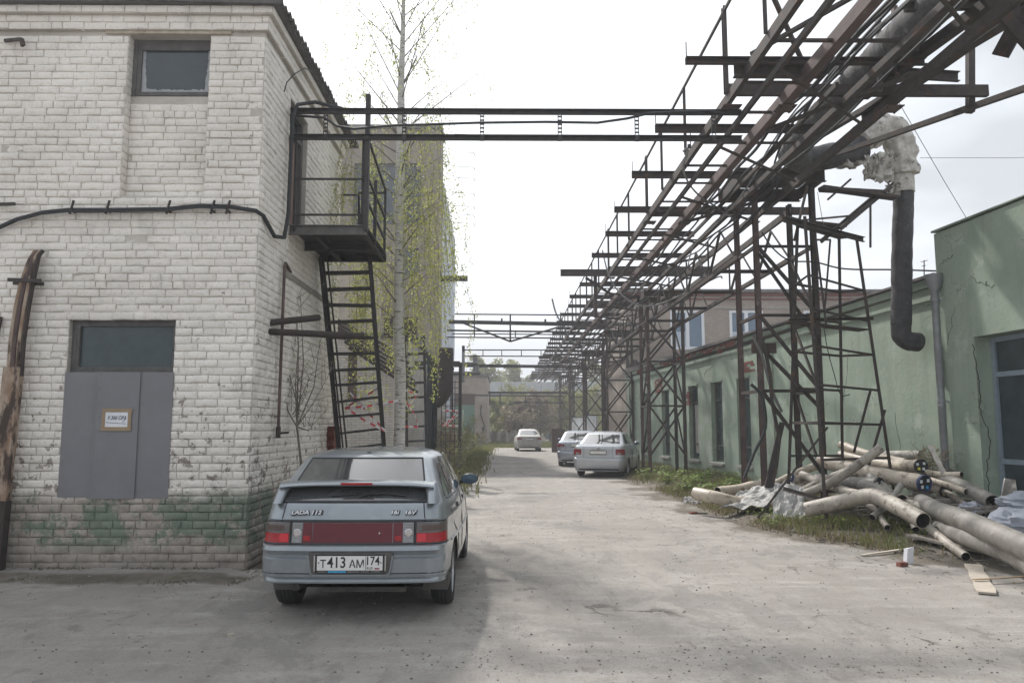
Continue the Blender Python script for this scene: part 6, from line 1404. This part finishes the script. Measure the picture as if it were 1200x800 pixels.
# ------------------------------------------------------------------ cars
def make_car(cx, cy, rot, spec, label, paint):
    YR, YF, HW = spec['yr'], spec['yf'], spec['hw']; L = spec['L']; tree_ = thing('parked_car', label, 'car', (0, 0, 0), 'cars parked in the yard')
    root = tree_
    def yr(z): return interp(YR, z)
    def yf(z): return interp(YF, z)
    def hw(z): return interp(HW, z)
    rcr = lambda z: interp(spec['rc'], z)
    def outline(z):
        w_, r_, rf = hw(z), rcr(z), min(.42, .3 + .1 * (z < .9)); r_ = min(r_, w_ * .6); b0 = .045; a0, a1 = yr(z), yf(z); P_ = []
        rf = min(rf, (a1 - a0) * .3)
        for k in range(9): x = (w_ - r_) * k / 8; P_.append((x, a0 + b0 * (x / w_) ** 2))
        ye = a0 + b0 * ((w_ - r_) / w_) ** 2
        for k in range(1, 8): a_ = k / 7 * math.pi / 2; P_.append((w_ - r_ + r_ * math.sin(a_), ye + r_ * (1 - math.cos(a_))))
        y0_ = ye + r_; y1_ = a1 - rf - .08
        for k in range(1, 31): t = k / 31; P_.append((w_ * (1 + spec.get('bow', .035) * math.sin(math.pi * t)), y0_ + (y1_ - y0_) * t))
        for k in range(0, 7): a_ = k / 6 * math.pi / 2; P_.append((w_ - rf + rf * math.cos(a_), y1_ + rf * math.sin(a_)))
        for k in range(1, 6): x = (w_ - rf) * (1 - k / 5); P_.append((x, a1 - .08 * (x / w_) ** 2))
        return P_, (y0_, y1_)
    def side_x(y, z):
        _, (y0_, y1_) = outline(z); t = max(0, min(1, (y - y0_) / (y1_ - y0_))); return hw(z) * (1 + spec.get('bow', .035) * math.sin(math.pi * t))
    def Su(u, z, off=.0):                                    # u metres along the outline from the rear centre (signed)
        P_, _ = outline(z); s_ = 1 if u >= 0 else -1; u = abs(u); acc = 0
        for (xa, ya), (xb, yb) in zip(P_, P_[1:]):
            l_ = math.hypot(xb - xa, yb - ya)
            if acc + l_ >= u: t = (u - acc) / l_; nx, ny = (yb - ya) / l_, -(xb - xa) / l_; return Vector((s_ * (xa + (xb - xa) * t + nx * off), ya + (yb - ya) * t + ny * off, z))
            acc += l_
        return Vector((0, P_[-1][1], z))
    ca, sa = math.cos(rot), math.sin(rot)
    def W(p): p = Vector(p); return Vector((cx + p.x * ca - p.y * sa, cy + p.x * sa + p.y * ca, p.z))
    def bld_(m, name, mats, parent=root, **k):
        m.v = [tuple(W(v)) for v in m.v]; return m.build(name, mats, parent, **k)
    # body
    zl = spec['levels']; m = MB(); rings = []
    for z in zl:
        P_, _ = outline(z); rings.append([(x, y, z + spec['crown'](x, y, z)) for x, y in P_] + [(-x, y, z + spec['crown'](x, y, z)) for x, y in P_[-2:0:-1]])
    n_ = len(rings[0]); vs = [v for r_ in rings for v in r_]; fs = []
    for i in range(len(rings) - 1):
        for k in range(n_): k2 = (k + 1) % n_; fs.append((i * n_ + k, i * n_ + k2, (i + 1) * n_ + k2, (i + 1) * n_ + k))
    b_ = len(vs); top = zl[-1]; half = (n_ + 2) // 2
    # roof strip faces (left-right pairs)
    o_ = (len(rings) - 1) * n_
    for k in range(half - 1):
        a1_, a2_ = o_ + k, o_ + k + 1; b1_, b2_ = o_ + (n_ - k) % n_, o_ + (n_ - k - 1) % n_
        f_ = [a1_, a2_, b2_, b1_]; f2 = []
        for q in f_:
            if q not in f2: f2.append(q)
        if len(f2) > 2: fs.append(tuple(f2))
    fs.append(tuple(range(n_))[::-1])
    m.add(vs, fs); body = bld_(m, 'body', [paint, 'arch_black'], smooth=True, sharp=28); recalc(body)
    # wheel arches cut out
    cut = MB(); 
    for ay in spec['axles']:
        for s_ in (-1, 1): cut.lathe((s_ * .62, ay, spec['wr'] + .0), (s_, 0, 0), [(0, .001), (0, spec['wr'] + .045), (.5, spec['wr'] + .045), (.5, .001)], 28)
    cut.v = [tuple(W(v)) for v in cut.v]; co = cut.build('cutter', 'arch_black'); recalc(co)
    md = body.modifiers.new('arches', 'BOOLEAN'); md.operation = 'DIFFERENCE'; md.object = co; md.solver = 'EXACT'; md.material_mode = 'TRANSFER' if hasattr(md, 'material_mode') else md.material_mode
    dg = bpy.context.evaluated_depsgraph_get(); dg.update(); me = bpy.data.meshes.new_from_object(body.evaluated_get(dg)); old = body.data; body.modifiers.clear(); body.data = me
    bpy.data.objects.remove(co); me.set_sharp_from_angle(angle=R(28))
    def patch_u(name, u0, u1, z0, z1, mat, off=.006, nu=10, nz=4, parent=root, shrink=0, thick=.012):
        m = MB()
        def fn(a_, b_): 
            z = z0 + (z1 - z0) * b_; sh = shrink * b_; return Su(u0 + sh + (u1 - u0 - 2 * sh) * a_, z, off) 
        m.grid(fn, nu, nz); 
        # rim going inwards for thickness
        def rim(f0): m.grid(f0, nu, 1)
        rim(lambda a_, b_: Su(u0 + (u1 - u0) * a_, z0, off - thick * b_)); rim(lambda a_, b_: Su(u0 + shrink + (u1 - u0 - 2 * shrink) * a_, z1, off - thick * b_))
        o = bld_(m, name, mat, parent, smooth=True); return o
    def patch_side(name, s_, poly, mat, off=.006, parent=root, n1=10):
        """poly: (z, ya, yb) rows from bottom to top"""
        m = MB(); 
        def fn(a_, b_):
            t = b_ * (len(poly) - 1); i = min(int(t), len(poly) - 2); q = t - i; z = poly[i][0] + (poly[i + 1][0] - poly[i][0]) * q; ya = poly[i][1] + (poly[i + 1][1] - poly[i][1]) * q; yb = poly[i][2] + (poly[i + 1][2] - poly[i][2]) * q
            y = ya + (yb - ya) * a_; return Vector((s_ * (side_x(y, z) + off), y, z))
        m.grid(fn, n1, (len(poly) - 1) * 3); return bld_(m, name, mat, parent, smooth=True)
    def seam(pts, r_=.004, mat='trim_black', name='shut_line'): m = MB(); m.tube(pts, r_, 4); return bld_(m, name, mat)
    S_ = dict(root=root, W=W, b=bld_, Su=Su, side_x=side_x, pu=patch_u, ps=patch_side, seam=seam, yr=yr, hw=hw, yf=yf)
    # wheels
    for ay in spec['axles']:
        for s_ in (-1, 1):
            tr_w = spec['track'] / 2; c_ = Vector((s_ * (tr_w - .09), ay, spec['wr'])); wr = spec['wr']; rr_ = wr * .66
            hub = bpy.data.objects.new('wheel', None); 
            ty = MB(); ty.lathe(c_, (s_, 0, 0), [(-.09, rr_), (-.095, wr * .9), (-.08, wr * .975), (-.06, wr), (.06, wr), (.08, wr * .975), (.095, wr * .9), (.09, rr_ + .01), (.07, rr_)], 32)
            for k in (-.04, -.013, .013, .04): ty.m = 0
            wo = bld_(ty, 'wheel', 'tyre', smooth=True)
            gr = MB()
            for k in (-.035, 0, .035): gr.lathe(c_, (s_, 0, 0), [(k - .004, wr + .0008), (k + .004, wr + .0008)], 32)
            bld_(gr, 'tread_groove', 'arch_black', wo)
            rm = MB(); rm.lathe(c_, (s_, 0, 0), [(.085, rr_ + .003), (.06, rr_ * .93), (.03, rr_ * .9)], 28); rm.lathe(c_, (s_, 0, 0), [(.07, .001), (.072, .05), (.06, .06), (.05, .062)], 16)
            for k in range(spec.get('spokes', 7)):
                an_ = k * 6.2832 / spec.get('spokes', 7); d_ = Vector((0, math.cos(an_), math.sin(an_))); p_ = Vector((0, -math.sin(an_), math.cos(an_))); X = Vector((s_, 0, 0))
                q0, q1 = c_ + d_ * .04, c_ + d_ * rr_ * .95; rm.add([q0 - p_ * .026 + X * .066, q0 + p_ * .026 + X * .066, q1 + p_ * .034 + X * .058, q1 - p_ * .034 + X * .058, q0 - p_ * .026 + X * .03, q0 + p_ * .026 + X * .03, q1 + p_ * .034 + X * .03, q1 - p_ * .034 + X * .03], [(0, 1, 2, 3), (0, 4, 5, 1), (1, 5, 6, 2), (3, 2, 6, 7), (0, 3, 7, 4)])
            bld_(rm, 'rim', 'rim', wo, smooth=True)
            dk = MB(); dk.lathe(c_, (s_, 0, 0), [(.02, rr_), (.02, .001)], 24); bld_(dk, 'brake_disc', 'arch_black', wo)
    # dark underbody
    ub = MB(); ub.box(-.56, .56, .35, L - .3, spec['wr'] * .85, spec['levels'][0] + .12); bld_(ub, 'underbody', 'arch_black')
    for ay in spec['axles']: ax = MB(); ax.tube([(-.6, ay, spec['wr'] * .95), (.6, ay, spec['wr'] * .95)], .035, 8); bld_(ax, 'axle', 'arch_black')
    # mirrors
    for s_ in (-1, 1):
        y_, z_ = spec['mirror']; x_ = s_ * (side_x(y_, z_) + .13); mm = MB()
        mm.grid(lambda a_, b_: Vector((x_ + .105 * math.cos(a_ * 6.2832) * math.sin(b_ * math.pi), y_ + .055 * math.cos(b_ * math.pi), z_ + .02 + .065 * math.sin(a_ * 6.2832) * math.sin(b_ * math.pi))), 18, 10)
        mm.bar((x_ - s_ * .19, y_ + .05, z_ - .03), (x_ - s_ * .05, y_ + .02, z_ - .01), .04, .04)
        mo = bld_(mm, 'door_mirror', spec.get('mirrormat', paint), smooth=True); g_ = MB(); g_.grid(lambda a_, b_: Vector((x_ + .094 * b_ * math.cos(a_ * 6.2832), y_ - .056 - .004 * (1 - b_), z_ + .02 + .056 * b_ * math.sin(a_ * 6.2832))), 18, 3); bld_(g_, 'mirror_glass', 'mirror_glass', mo, smooth=True)
    return S_

# grey five door hatchback in the foreground
lv = [.22, .26, .30, .325, .335, .345, .375, .385, .40, .46, .53, .545, .56, .60, .635, .645, .66, .72, .78, .82, .832, .845, .88, .92, .95, .97, .99, 1.03, 1.08, 1.13, 1.18, 1.23, 1.28, 1.32, 1.345, 1.365, 1.38, 1.39]
spec = dict(L=4.17, axles=(.86, 3.35), wr=.285, track=1.59, spokes=8, mirror=(2.75, .99), levels=lv,
    yr=[(.22, .60), (.30, .30), (.325, .06), (.345, .03), (.36, .045), (.375, .045), (.385, .012), (.53, .008), (.545, .03), (.56, .03), (.60, .0), (.635, .01), (.645, .055), (.66, .07), (.80, .085), (.832, .095), (.845, .085), (.95, .13), (.97, .145), (.99, .17), (1.08, .285), (1.345, .72), (1.365, .78), (1.38, .90), (1.39, 1.05)],
    yf=[(.22, 4.08), (.4, 4.17), (.55, 4.15), (.66, 4.06), (.74, 3.95), (.82, 3.6), (.92, 3.12), (.99, 2.95), (1.345, 2.33), (1.365, 2.25), (1.38, 2.1), (1.39, 2.0)],
    hw=[(.22, .72), (.30, .755), (.38, .775), (.56, .78), (.64, .78), (.66, .775), (.80, .775), (.83, .772), (.845, .766), (.95, .746), (.985, .73), (1.08, .695), (1.28, .615), (1.33, .59), (1.355, .565), (1.375, .52), (1.39, .44)],
    bow=.075, rc=[(.22, .16), (.6, .17), (.8, .19), (.95, .17), (1.0, .13), (1.33, .11), (1.39, .2)],
    crown=lambda x, y, z: max(0, (z - 1.345)) * .4 * (1 - (x / .6) ** 2 * .8) if z > 1.345 else 0, mirrormat='trim_black')
c1 = make_car(-1.28, 6.52, 0, spec, 'grey blue five door hatchback with rear wing and full width red light band', 'paint_graphite')
Su, W, bld_, pu, ps, seam, root = c1['Su'], c1['W'], c1['b'], c1['pu'], c1['ps'], c1['seam'], c1['root']
pu('rear_window', -.60, .60, .995, 1.325, 'car_glass', .005, 16, 12, shrink=.095)
# rubber surround
for s_ in (-1, 1): seam([Su(s_ * (.61 - .1 * k / 8), .985 + .35 * k / 8, .006) for k in range(9)], .008, name='window_seal')
seam([Su(-.505 + 1.01 * k / 12, 1.332, .006) for k in range(13)], .008, name='window_seal'); seam([Su(-.615 + 1.23 * k / 16, .985, .006) for k in range(17)], .012, name='window_seal')
# wing
m = MB()
def wing_pt(a_, b_):
    x = (-.665 + 1.33 * a_); c_ = abs(x) / .665; z0 = 1.135 - .02 * c_ ** 4; yb = interp(spec['yr'], z0) - .09 + .03 * c_ ** 2
    an_ = b_ * 6.2832; return Vector((x, yb - .0 + .075 * math.cos(an_), z0 + .024 * math.sin(an_) + .012 * math.cos(an_)))
m.grid(wing_pt, 24, 12)
for s_ in (-1, 1):
    q = [Vector((s_ * (.60 + .08 * k), 0, 0)) for k in (0, 1)]
    def leg(a_, b_, s_=s_):
        z = .975 + .165 * b_; y0_ = interp(spec['yr'], z) + .02; w0 = .585 + .03 * (1 - b_); w1 = .69 + .01 * (1 - b_) ; an_ = a_ * 6.2832
        return Vector((s_ * ((w0 + w1) / 2 + (w1 - w0) / 2 * math.cos(an_)), y0_ - .055 * (.35 + .65 * b_) + .05 * math.sin(an_), z))
    m.grid(leg, 12, 5)
bld_(m, 'rear_wing', 'paint_graphite', smooth=True)
m = MB(); m.box(-.135, .135, interp(spec['yr'], 1.135) - .172, interp(spec['yr'], 1.135) - .150, 1.122, 1.141); bld_(m, 'brake_light', 'lamp_red')
seam([Su(.02, 1.02, .012), Su(.1, 1.045, .03), Su(.25, 1.05, .03), Su(.42, 1.03, .02)], .008, name='wiper'); seam([Su(-.22, 1.03, .02), Su(.25, 1.055, .02)], .006, name='wiper')
# light band
pu('light_band', -.335, .335, .655, .818, 'lamp_red_deep', .004, 14, 3)
for s_ in (-1, 1):
    a_, b_ = (.34, .42) if s_ > 0 else (-.42, -.34); o = pu('tail_light', a_, b_, .655, .818, 'lamp_red_deep', .006, 4, 3); 
    mm = MB(); mm.grid(lambda p, q: Su(s_ * (.355 + .055 * p), .668 + .045 * q, .009), 3, 3); bld_(mm, 'reflector', 'lamp_red', o)
    a_, b_ = (.425, .51) if s_ > 0 else (-.51, -.425); o = pu('reversing_light', a_, b_, .655, .818, 'lamp_clear', .007, 5, 3); mm = MB(); mm.lathe(Su(s_ * .468, .735, .008), (0, -1, 0), [(0, .034), (.003, .03), (.003, .001)], 16); bld_(mm, 'bulb', 'chrome', o)
    for k in range(7): mm = MB(); mm.grid(lambda p, q: Su(s_ * (.43 + .075 * p), .668 + k * .022 + .003 * q, .0085), 3, 1); bld_(mm, 'lens_rib', 'lamp_smoke', o)
    a_, b_ = (.534, .86) if s_ > 0 else (-.86, -.534); o = pu('tail_light', a_, b_, .735, .818, 'lamp_smoke', .008, 14, 3); o = pu('tail_light', a_, b_, .655, .733, 'lamp_red', .008, 14, 3)
    mm = MB(); mm.grid(lambda p, q: Su(s_ * (.54 + .075 * p), .66 + .068 * q, .0105), 3, 2); bld_(mm, 'fog_light', 'lamp_red_bright', o)
    mm = MB(); mm.grid(lambda p, q: Su(s_ * (.58 + .2 * p), .752 + .045 * q, .0105), 5, 2); bld_(mm, 'indicator', 'brown_sheet', o)
    seam([Su(s_ * .522, z, .008) for z in (.65, .7, .76, .82)], .011)
    seam([Su(s_ * .87, z, .004) for z in (.655, .735, .815)], .004)
seam([Su(-.9 + 1.8 * k / 30, .648, .006) for k in range(31)], .010); seam([Su(-.9 + 1.8 * k / 30, .826, .003) for k in range(31)], .006)
for s_ in (-1, 1): seam([Su(s_ * (.585 + .02 * (1 - k / 5)), .83 + .15 * k / 5, .003) for k in range(6)], .0045)
# bumper highlights and lower lip
for z, r_ in ((.338, .007), (.395, .004)): m = MB(); m.tube([Su(-.85 + 1.7 * k / 30, z, .004) for k in range(31)], r_, 6); bld_(m, 'bumper_bead', 'paint_graphite', smooth=True)
for s_ in (-1, 1): m = MB(); m.tube([Su(s_ * (.4 + .45 * k / 12), .555, -.002) for k in range(13)], .007, 6); bld_(m, 'bumper_bead', 'paint_graphite', smooth=True)
m = MB(); m.tube([Su(-.85 + 1.7 * k / 30, .415, .0) for k in range(31)], .005, 4); bld_(m, 'shut_line', 'trim_black')
# number plate in its recess
nx = .0; py_ = interp(spec['yr'], .46)
m = MB(); m.box(nx - .335, nx + .335, py_ - .004, py_ + .0, .405, .585)
q = [(-.34, .585), (.34, .585), (.35, .56), (.325, .42), (.31, .405), (-.31, .405), (-.325, .42), (-.35, .56)]; m = MB(); m.add([(x, py_ - .006, z) for x, z in q] + [(x, py_ + .02, z) for x, z in q], [tuple(range(8))[::-1]] + [(i, (i + 1) % 8, 8 + (i + 1) % 8, 8 + i) for i in range(8)]); bld_(m, 'plate_recess', 'mudflap')
m = MB(); m.tube([(x, py_ - .008, z) for x, z in [q[7]] + [q[6]] + [q[5]] + [q[4]] + [q[3]] + [q[2]]], .008, 6); bld_(m, 'recess_lip', 'paint_graphite', smooth=True)
m = MB(); m.box(-.285, .285, py_ - .020, py_ - .006, .425, .57); fo = bld_(m, 'plate_frame', 'trim_black')
for s_ in (-1, 1): m = MB(); m.box(s_ * .292 - .006, s_ * .292 + .006, py_ - .022, py_ - .006, .44, .565); bld_(m, 'plate_frame', 'chrome')
m = MB(); m.box(-.27, .27, py_ - .024, py_ - .020, .447, .562); no = bld_(m, 'number_plate', 'plate_white')
def ctext(s, size, x, z, mat, parent, sx=1, y=None, name='lettering', ext=.0006, shear=0): return text_mesh(s, size, name, mat, parent, W((x, y if y is not None else py_ - .0245, z)), ext=ext, sx=sx, shear=shear, bold=size * .014)
ctext('Т', .088, -.220, .495, 'trim_black', no, .95); ctext('413', .122, -.108, .506, 'trim_black', no, .86); ctext('АМ', .088, .058, .495, 'trim_black', no, .92); ctext('174', .098, .187, .520, 'trim_black', no, .82); ctext('RUS', .026, .165, .464, 'trim_black', no, 1.1)
m = MB(); m.box(.143 - .001 - .012, .146 - .012, py_ - .0252, py_ - .0242, .45, .56); bld_(m, 'plate_divider', 'trim_black', no)
for k, mt in enumerate(('lamp_red_bright', 'cap_blue', 'sticker_white')): m = MB(); m.box(.205, .245, py_ - .0252, py_ - .0242, .455 + k * .006, .461 + k * .006); bld_(m, 'flag', mt, no)
for s_ in (-1, 1): m = MB(); m.lathe((s_ * .256, py_ - .0245, .508), (0, -1, 0), [(0, .006), (.002, .005), (.002, .001)], 8); bld_(m, 'bolt', 'rust', no)
ctext('ЧЕЛЯБИНСК  ул. Труда', .018, .08, .435, 'sticker_white', fo, 1, y=py_ - .0208) if 0 else None
m = MB(); m.box(-.18, -.03, py_ - .0212, py_ - .0202, .428, .443); bld_(m, 'dealer_strip', 'sticker_blue', fo)
for (a_, b_) in ((-.26, -.19), (-.02, .08), (.09, .16), (.175, .255)): m = MB(); m.box(a_, b_, py_ - .0212, py_ - .0202, .432, .439); bld_(m, 'dealer_strip', 'lamp_clear', fo)
# chrome badges
yb_ = interp(spec['yr'], .905)
def badge(s, x, parent=root):
    text_mesh(s, .052, 'badge_shadow', 'trim_black', parent, W((x + .003, yb_ + .002, .898)), xdir=(1, 0, 0), updir=(0, .42, 1), ext=.004, sx=1.2, shear=.2, bold=.003)
    text_mesh(s, .045, 'badge', 'badge_bright', parent, W((x, yb_ - .008, .901)), xdir=(1, 0, 0), updir=(0, .42, 1), ext=.003, sx=1.3, shear=.2, bold=.001)
badge('LADA 112', -.40); badge('16i', .345); badge('16V', .475)
m = MB(); m.lathe(Su(.225, .735, .004), (0, -1, 0), [(0, .009), (.004, .008), (.004, .001)], 10); bld_(m, 'lock', 'chrome')
# exhaust, mudflaps, belly
m = MB(); m.tube([(-.46, .35, .285), (-.455, .05, .30)], .03, 12); m.m = 1; m.tube([(-.455, .051, .30), (-.455, .048, .30)], .024, 12); bld_(m, 'exhaust', ['rust_dark', 'pipe_inside'], smooth=True)
m = MB(); m.box(-.3, .42, .35, .8, .2, .285); bld_(m, 'spare_wheel_well', 'mudflap')
for s_ in (-1, 1): m = MB(); m.add([(s_ * .54, .52, .185), (s_ * .77, .52, .185), (s_ * .78, .53, .33), (s_ * .56, .53, .33), (s_ * .54, .535, .185), (s_ * .77, .535, .185), (s_ * .81, .545, .33), (s_ * .56, .545, .33)], [(0, 1, 2, 3), (7, 6, 5, 4), (0, 4, 5, 1), (1, 5, 6, 2), (3, 7, 4, 0)]); bld_(m, 'mudflap', 'mudflap')
# side windows, seams, handles, mouldings
for s_ in (-1, 1):
    ps('side_window', s_, [(1.0, 1.62, 2.68), (1.15, 1.60, 2.53), (1.31, 1.56, 2.25), (1.34, 1.56, 2.15)], 'car_glass', .004)
    ps('side_window', s_, [(1.0, .93, 1.57), (1.15, .95, 1.55), (1.31, 1.05, 1.51), (1.34, 1.12, 1.50)], 'car_glass', .004)
    ps('quarter_window', s_, [(1.005, .50, .88), (1.15, .66, .90), (1.28, .86, .98)], 'car_glass', .004, n1=6)
    sx_ = c1['side_x']
    for yy_, top_ in ((1.595, 1.35), (2.72, .99)): seam([(s_ * (sx_(yy_, z) + .001), yy_, z) for z in [.33 + (top_ - .33) * k / 10 for k in range(11)]], .004)
    seam([(s_ * (sx_(y, z) + .001), y, z) for y, z in ((.62, .99), (.68, .86), (.85, .72), (1.15, .60), (1.22, .45), (1.24, .33))], .004)
    for z, r_ in ((.985, .007), (.62, .010)): m = MB(); m.tube([(s_ * (sx_(y, z) + .002), y, z) for y in [.55 + .22 * k for k in range(11)]], r_, 6); bld_(m, 'side_moulding', 'trim_black' if z > .9 else 'paint_graphite', smooth=True)
    for yy_ in (1.16, 2.0): m = MB(); c_ = Vector((s_ * (sx_(yy_, .88) + .004), yy_, .88)); m.box(c_.x - .008, c_.x + .008, yy_ - .05, yy_ + .05, .855, .895); m.box(c_.x - .012, c_.x + .012, yy_ - .045, yy_ + .045, .858, .87); bld_(m, 'door_handle', 'trim_black')
m = MB(); c_ = Vector((c1['side_x'](.62, .8) + .003, .66, .80)); m.lathe(c_, (1, 0, 0), [(0, .05), (.001, .046), (.001, .044)], 20); bld_(m, 'fuel_flap', 'trim_black')
pu('windscreen', -.2, .2, 1.0, 1.01, 'car_glass', -.05) if 0 else None
m = MB(); m.grid(lambda a_, b_: (lambda z: Vector(((-.62 + .14 * b_) + (1.24 - .28 * b_) * a_, interp(spec['yf'], z) - .045 * abs(2 * a_ - 1) ** 2 + .006, z)))(1.0 + .34 * b_), 12, 6); bld_(m, 'windscreen', 'car_glass', smooth=True)
for s_ in (-1, 1): m = MB(); m.grid(lambda a_, b_: Vector((s_ * (.42 + .26 * a_), interp(spec['yf'], .64 + .12 * b_) - .08 * (.5 + .4 * a_) ** 2 - .1 * a_ ** 2 + .012, .64 + .12 * b_)), 5, 3); bld_(m, 'headlight', 'lamp_clear', smooth=True)
m = MB(); m.box(-.018, .018, .80, .83, 1.368, 1.385); bld_(m, 'washer_nozzle', 'trim_black')

# saloons
def saloon(cx, cy, rot, paint, label, H_=1.46, lampmat='lamp_red_mid', style=0, wh=.30):
    k_ = H_ / 1.46; lv = [.2, .26, .32, .40, .5, .58, .62, .64, .72, .8, .88, .94, .98, 1.0, 1.02, 1.035, 1.06, 1.12, 1.2, 1.28, 1.34, 1.39, 1.42, 1.44, 1.455]
    sp_ = dict(L=4.45, axles=(.95, 3.5), wr=wh, track=1.66, spokes=6, mirror=(2.75, 1.03), levels=lv,
        yr=[(.2, .10), (.32, .04), (.5, .0), (.6, .0), (.62, .012), (.64, .05), (.8, .06), (.94, .06), (1.0, .09), (1.02, .15), (1.035, .30), (1.06, .55), (1.12, .68), (1.39, 1.22), (1.42, 1.34), (1.44, 1.5), (1.455, 1.75)],
        yf=[(.2, 4.38), (.5, 4.45), (.65, 4.38), (.76, 4.22), (.88, 3.8), (1.0, 3.22), (1.06, 3.08), (1.39, 2.55), (1.42, 2.45), (1.44, 2.3), (1.455, 2.15)],
        hw=[(.2, .77), (.32, .82), (.5, .845), (.7, .85), (.88, .835), (.98, .80), (1.02, .775), (1.06, .745), (1.39, .60), (1.42, .56), (1.44, .50), (1.455, .40)],
        rc=[(.2, .2), (.6, .22), (.9, .22), (1.0, .2), (1.06, .14), (1.39, .12), (1.455, .2)], crown=lambda x, y, z: (.02 * (1 - (x / .8) ** 2) if z > 1.43 else 0))
    c = make_car(cx, cy, rot, sp_, label, paint); Su, bld_, pu, ps, seam = c['Su'], c['b'], c['pu'], c['ps'], c['seam']
    pu('rear_window', -.62, .62, 1.075, 1.37, 'car_glass', .006, 14, 8, shrink=.09)
    for s_ in (-1, 1):
        if style == 0: a_, b_, z0, z1 = .56, .90, .73, .91
        elif style == 1: a_, b_, z0, z1 = .54, .98, .80, .92
        else: a_, b_, z0, z1 = .52, .84, .78, .90
        u0, u1 = (a_, b_) if s_ > 0 else (-b_, -a_)
        o = pu('tail_light', u0, u1, z0, z1, lampmat, .01, 12, 4); mm = MB(); mm.grid(lambda p, q: Su(s_ * (a_ + .05 + .12 * p), z0 + .02 + .04 * q, .0125), 3, 2); bld_(mm, 'reversing_light', 'lamp_clear', o)
        if style == 1: mm = MB(); mm.grid(lambda p, q: Su(s_ * (.7 + .1 * p), .38 + .035 * q, .008), 3, 1); bld_(mm, 'reflector', 'lamp_red')
        ps('side_window', s_, [(1.07, 1.72, 2.95), (1.2, 1.71, 2.75), (1.37, 1.68, 2.45)], 'car_glass', .005); ps('side_window', s_, [(1.07, .95, 1.66), (1.2, 1.08, 1.65), (1.37, 1.33, 1.62)], 'car_glass', .005)
        for yy_, top_ in ((1.69, 1.4), (2.85, 1.0)): seam([(s_ * (c['side_x'](yy_, z) + .001), yy_, z) for z in [.33 + (top_ - .33) * k / 8 for k in range(9)]], .005)
        for yy_ in (1.3, 2.2): m = MB(); x_ = s_ * (c['side_x'](yy_, .93) + .008); m.box(x_ - .014, x_ + .014, yy_ - .08, yy_ + .08, .915, .94); bld_(m, 'door_handle', paint)
    seam([Su(-.9 + 1.8 * k / 20, .63, .003) for k in range(21)], .006)
    for s_ in (-1, 1): seam([Su(s_ * (.47 if style != 1 else .5), z, .004) for z in (.64, .8, .95, 1.0)], .005)
    yp = interp(sp_['yr'], .8)
    pz = .80 if style != 1 else .87
    q = [(-.40, pz + .075), (.40, pz + .075), (.34, pz - .09), (-.34, pz - .09)]; m = MB(); m.add([(x, yp - .004, z) for x, z in q] + [(x, yp + .03, z) for x, z in q], [(3, 2, 1, 0), (0, 1, 5, 4), (1, 2, 6, 5), (2, 3, 7, 6), (3, 0, 4, 7)]); bld_(m, 'plate_recess', paint)
    m = MB(); m.box(-.27, .27, yp - .02, yp - .005, pz - .07, pz + .055); fo = bld_(m, 'plate_frame', 'trim_black'); m = MB(); m.box(-.255, .255, yp - .024, yp - .02, pz - .045, pz + .05); bld_(m, 'number_plate', 'plate_white')
    m = MB(); m.box(-.25, .25, yp - .03, yp - .003, pz + .058, pz + .075); bld_(m, 'boot_trim', 'chrome' if style == 1 else 'trim_black')
    m = MB(); m.lathe((0, yp - .002, pz + .135), (0, -1, 0), [(0, .045), (.01, .04), (.01, .001)], 14); bld_(m, 'badge', 'chrome')
    m = MB(); m.grid(lambda a_, b_: (lambda z: Vector(((-.64 + .12 * b_) + (1.28 - .24 * b_) * a_, interp(sp_['yf'], z) - .05 * abs(2 * a_ - 1) ** 2 + .006, z)))(1.06 + .32 * b_), 10, 5); bld_(m, 'windscreen', 'car_glass', smooth=True)
    m = MB(); m.bar((0, 1.45, 1.455), (0, 1.36, 1.53), .012); bld_(m, 'aerial', 'trim_black')
    m = MB(); m.grid(lambda a_, b_: Su(-.66 + 1.32 * a_, .235 + .05 * b_, .004), 16, 2); bld_(m, 'bumper_valance', 'trim_black')
    return c
saloon(2.98, 24.9, R(-17), 'paint_silver', 'silver saloon with dark red square tail lights parked by the second lattice tower', style=0)
saloon(2.95, 31.6, R(-8), 'paint_blue_silver', 'bluish silver saloon with slanted wraparound tail lights half hidden behind the silver one', style=1, H_=1.46)
saloon(1.62, 51.5, R(2), 'paint_dusty', 'small dusty beige saloon driving off at the far end of the street', style=2)

# ------------------------------------------------------------------ air
hm = bpy.data.materials.new('haze_air'); hm.use_nodes = True; n_ = hm.node_tree.nodes; n_.remove(n_['Principled BSDF'])
pv = n_.new('ShaderNodeVolumePrincipled'); pv.inputs['Color'].default_value = (.93, .95, 1, 1); pv.inputs['Density'].default_value = .0019; pv.inputs['Anisotropy'].default_value = .3
hm.node_tree.links.new(pv.outputs[0], n_['Material Output'].inputs['Volume']); MATS['haze_air'] = hm
m = MB(); m.box(-420, 420, -80, 920, -1.5, 22)
o = m.build('haze', 'haze_air'); o['kind'] = 'stuff'; o['label'] = 'thin pale haze in the air over the yard'; o['category'] = 'haze'
